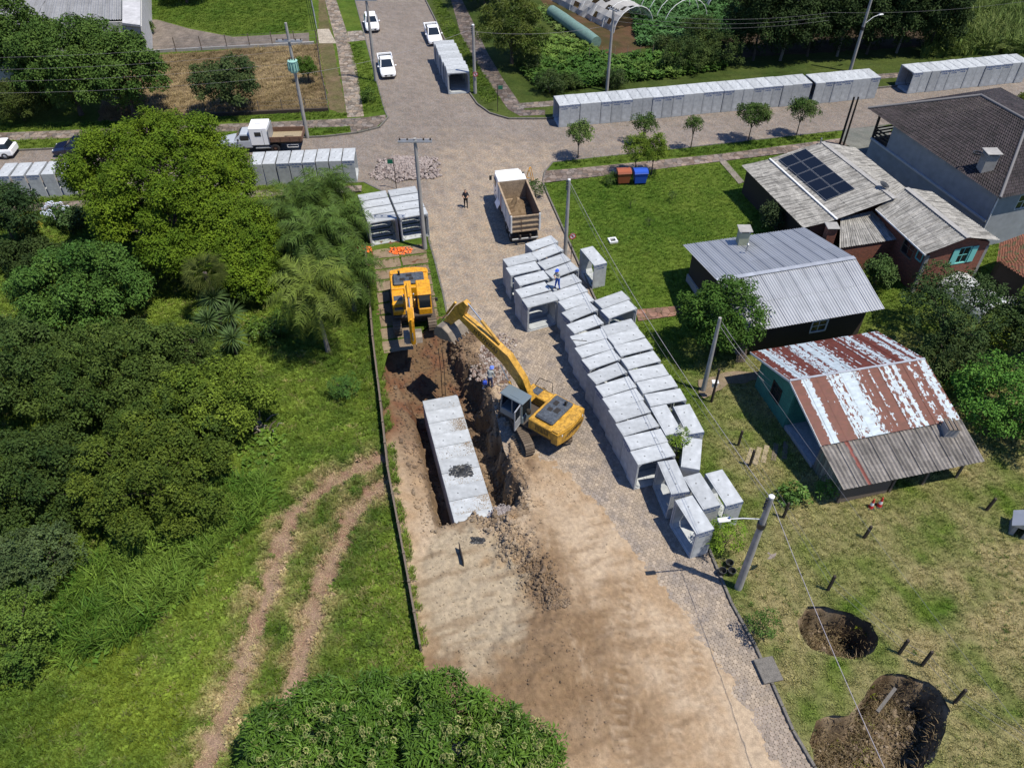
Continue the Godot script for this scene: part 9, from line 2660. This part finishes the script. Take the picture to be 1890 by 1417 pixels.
# hexagonal paving near the camera: the nearest stones singly, the others as one
func paving() -> void:
	var hexm := MB.new().lathe([Vector2(0.128, -0.02), Vector2(0.128, 0.028), Vector2(0.116, 0.036), Vector2(0.0, 0.037)], 6).mesh(M.paver)
	var area := v2([Vector2(-3.78, -44.87), Vector2(-3.0, -46.0), Vector2(5.0, -50.0), Vector2(10.2, -28.3), Vector2(11.28, -21.63), Vector2(12.02, -19.27), Vector2(12.42, -17.18), Vector2(12.82, -15.02), Vector2(13.32, -13.4), Vector2(13.75, -12.21), Vector2(4.35, -12.21), Vector2(1.56, -22.01), Vector2(-0.49, -30.04)])
	var list := []
	for i in range(-60, 90):
		for j in range(-20, 230):
			var u := (i + (0.5 if j % 2 else 0.0)) * 0.232
			var v := j * 0.201
			var p := Vector2(0, -8.0) + Vector2(0.978, -0.21) * u + Vector2(-0.21, -0.978) * v
			if p.x < -5.0 or p.x > 16.0: continue
			if not Geometry2D.is_point_in_polygon(p, area): continue
			if soil_height(p) > 0.05: continue
			var q := p - TR_O
			if q.dot(TR_T) < 3.3 and q.dot(TR_S) < 14.0 and q.dot(TR_S) > -8.0: continue
			list.append(p)
	list.sort_custom(func(a, b): return a.y > b.y)
	var st: Node3D = get_node("cobbled_street")
	var xf := []
	var cols := PackedColorArray()
	var yaw := Basis(Vector3.UP, 0.212)
	for k in list.size():
		var p: Vector2 = list[k]
		var t := Transform3D(yaw * Basis.from_euler(Vector3(rng.randf_range(-0.02, 0.02), 0, rng.randf_range(-0.02, 0.02))), Vector3(p.x, rng.randf_range(-0.006, 0.006), p.y))
		if k < 300:
			var o := part("paving_stone", paver_kinds(hexm, k), st)
			o.transform = t
		else:
			xf.append(t)
			var c := street_colour(p)
			var g := rng.randf_range(0.82, 1.15)
			cols.append(Color(c.r * g, c.g * g, c.b * g))
	many("paving_stones", hexm, xf, cols, st)

var paver_cache := []
func paver_kinds(_m: Mesh, k: int) -> Mesh:
	if paver_cache.is_empty():
		for i in 6:
			var st := MB.new()
			st.col = Color(0.38, 0.31, 0.25) * [0.8, 0.88, 0.95, 1.0, 1.06, 1.14][i]
			paver_cache.append(st.lathe([Vector2(0.128, -0.02), Vector2(0.128, 0.028), Vector2(0.116, 0.036), Vector2(0.0, 0.037)], 6).mesh(M.paver))
	return paver_cache[(k * 7 + k / 5) % 6]

func _ready() -> void:
	rng.seed = 4242
	var cam := Camera3D.new()
	cam.name = "camera"
	cam.position = Vector3(0, 36.5, 0)
	cam.rotation_degrees = Vector3(-43.8, 0, 0)
	cam.fov = 52.082
	cam.far = 2000.0
	add_child(cam)
	cam.current = true
	var env := Environment.new()
	env.background_mode = Environment.BG_SKY
	var sky := Sky.new()
	var sm := ProceduralSkyMaterial.new()
	sm.sky_top_color = Color(0.3, 0.47, 0.76)
	sm.sky_horizon_color = Color(0.72, 0.8, 0.88)
	sm.sky_curve = 0.2
	sm.ground_horizon_color = Color(0.6, 0.64, 0.66)
	sm.ground_bottom_color = Color(0.2, 0.2, 0.18)
	sky.sky_material = sm
	env.sky = sky
	env.background_energy_multiplier = 0.88
	env.tonemap_mode = Environment.TONE_MAPPER_LINEAR
	env.tonemap_exposure = 1.33
	env.sdfgi_enabled = true
	env.ssao_enabled = true
	env.ssil_enabled = true
	var we := WorldEnvironment.new()
	we.name = "environment"
	we.environment = env
	add_child(we)
	var sun := DirectionalLight3D.new()
	sun.name = "sun"
	sun.light_color = Color(1.0, 0.97, 0.91)
	sun.light_energy = 1.6
	sun.light_angular_distance = 0.5
	sun.shadow_enabled = true
	add_child(sun)
	sun.look_at_from_position(Vector3.ZERO, -SUN_TO, Vector3.UP)
	make_noises()
	make_materials()
	print("materials ", Time.get_ticks_msec())
	build_ground()
	print("ground ", Time.get_ticks_msec())
	build_culverts()
	build_houses()
	print("houses ", Time.get_ticks_msec())
	build_machines()
	build_people()
	print("machines ", Time.get_ticks_msec())
	build_plants()
	print("plants ", Time.get_ticks_msec())
	build_street()
	print("done ", Time.get_ticks_msec())
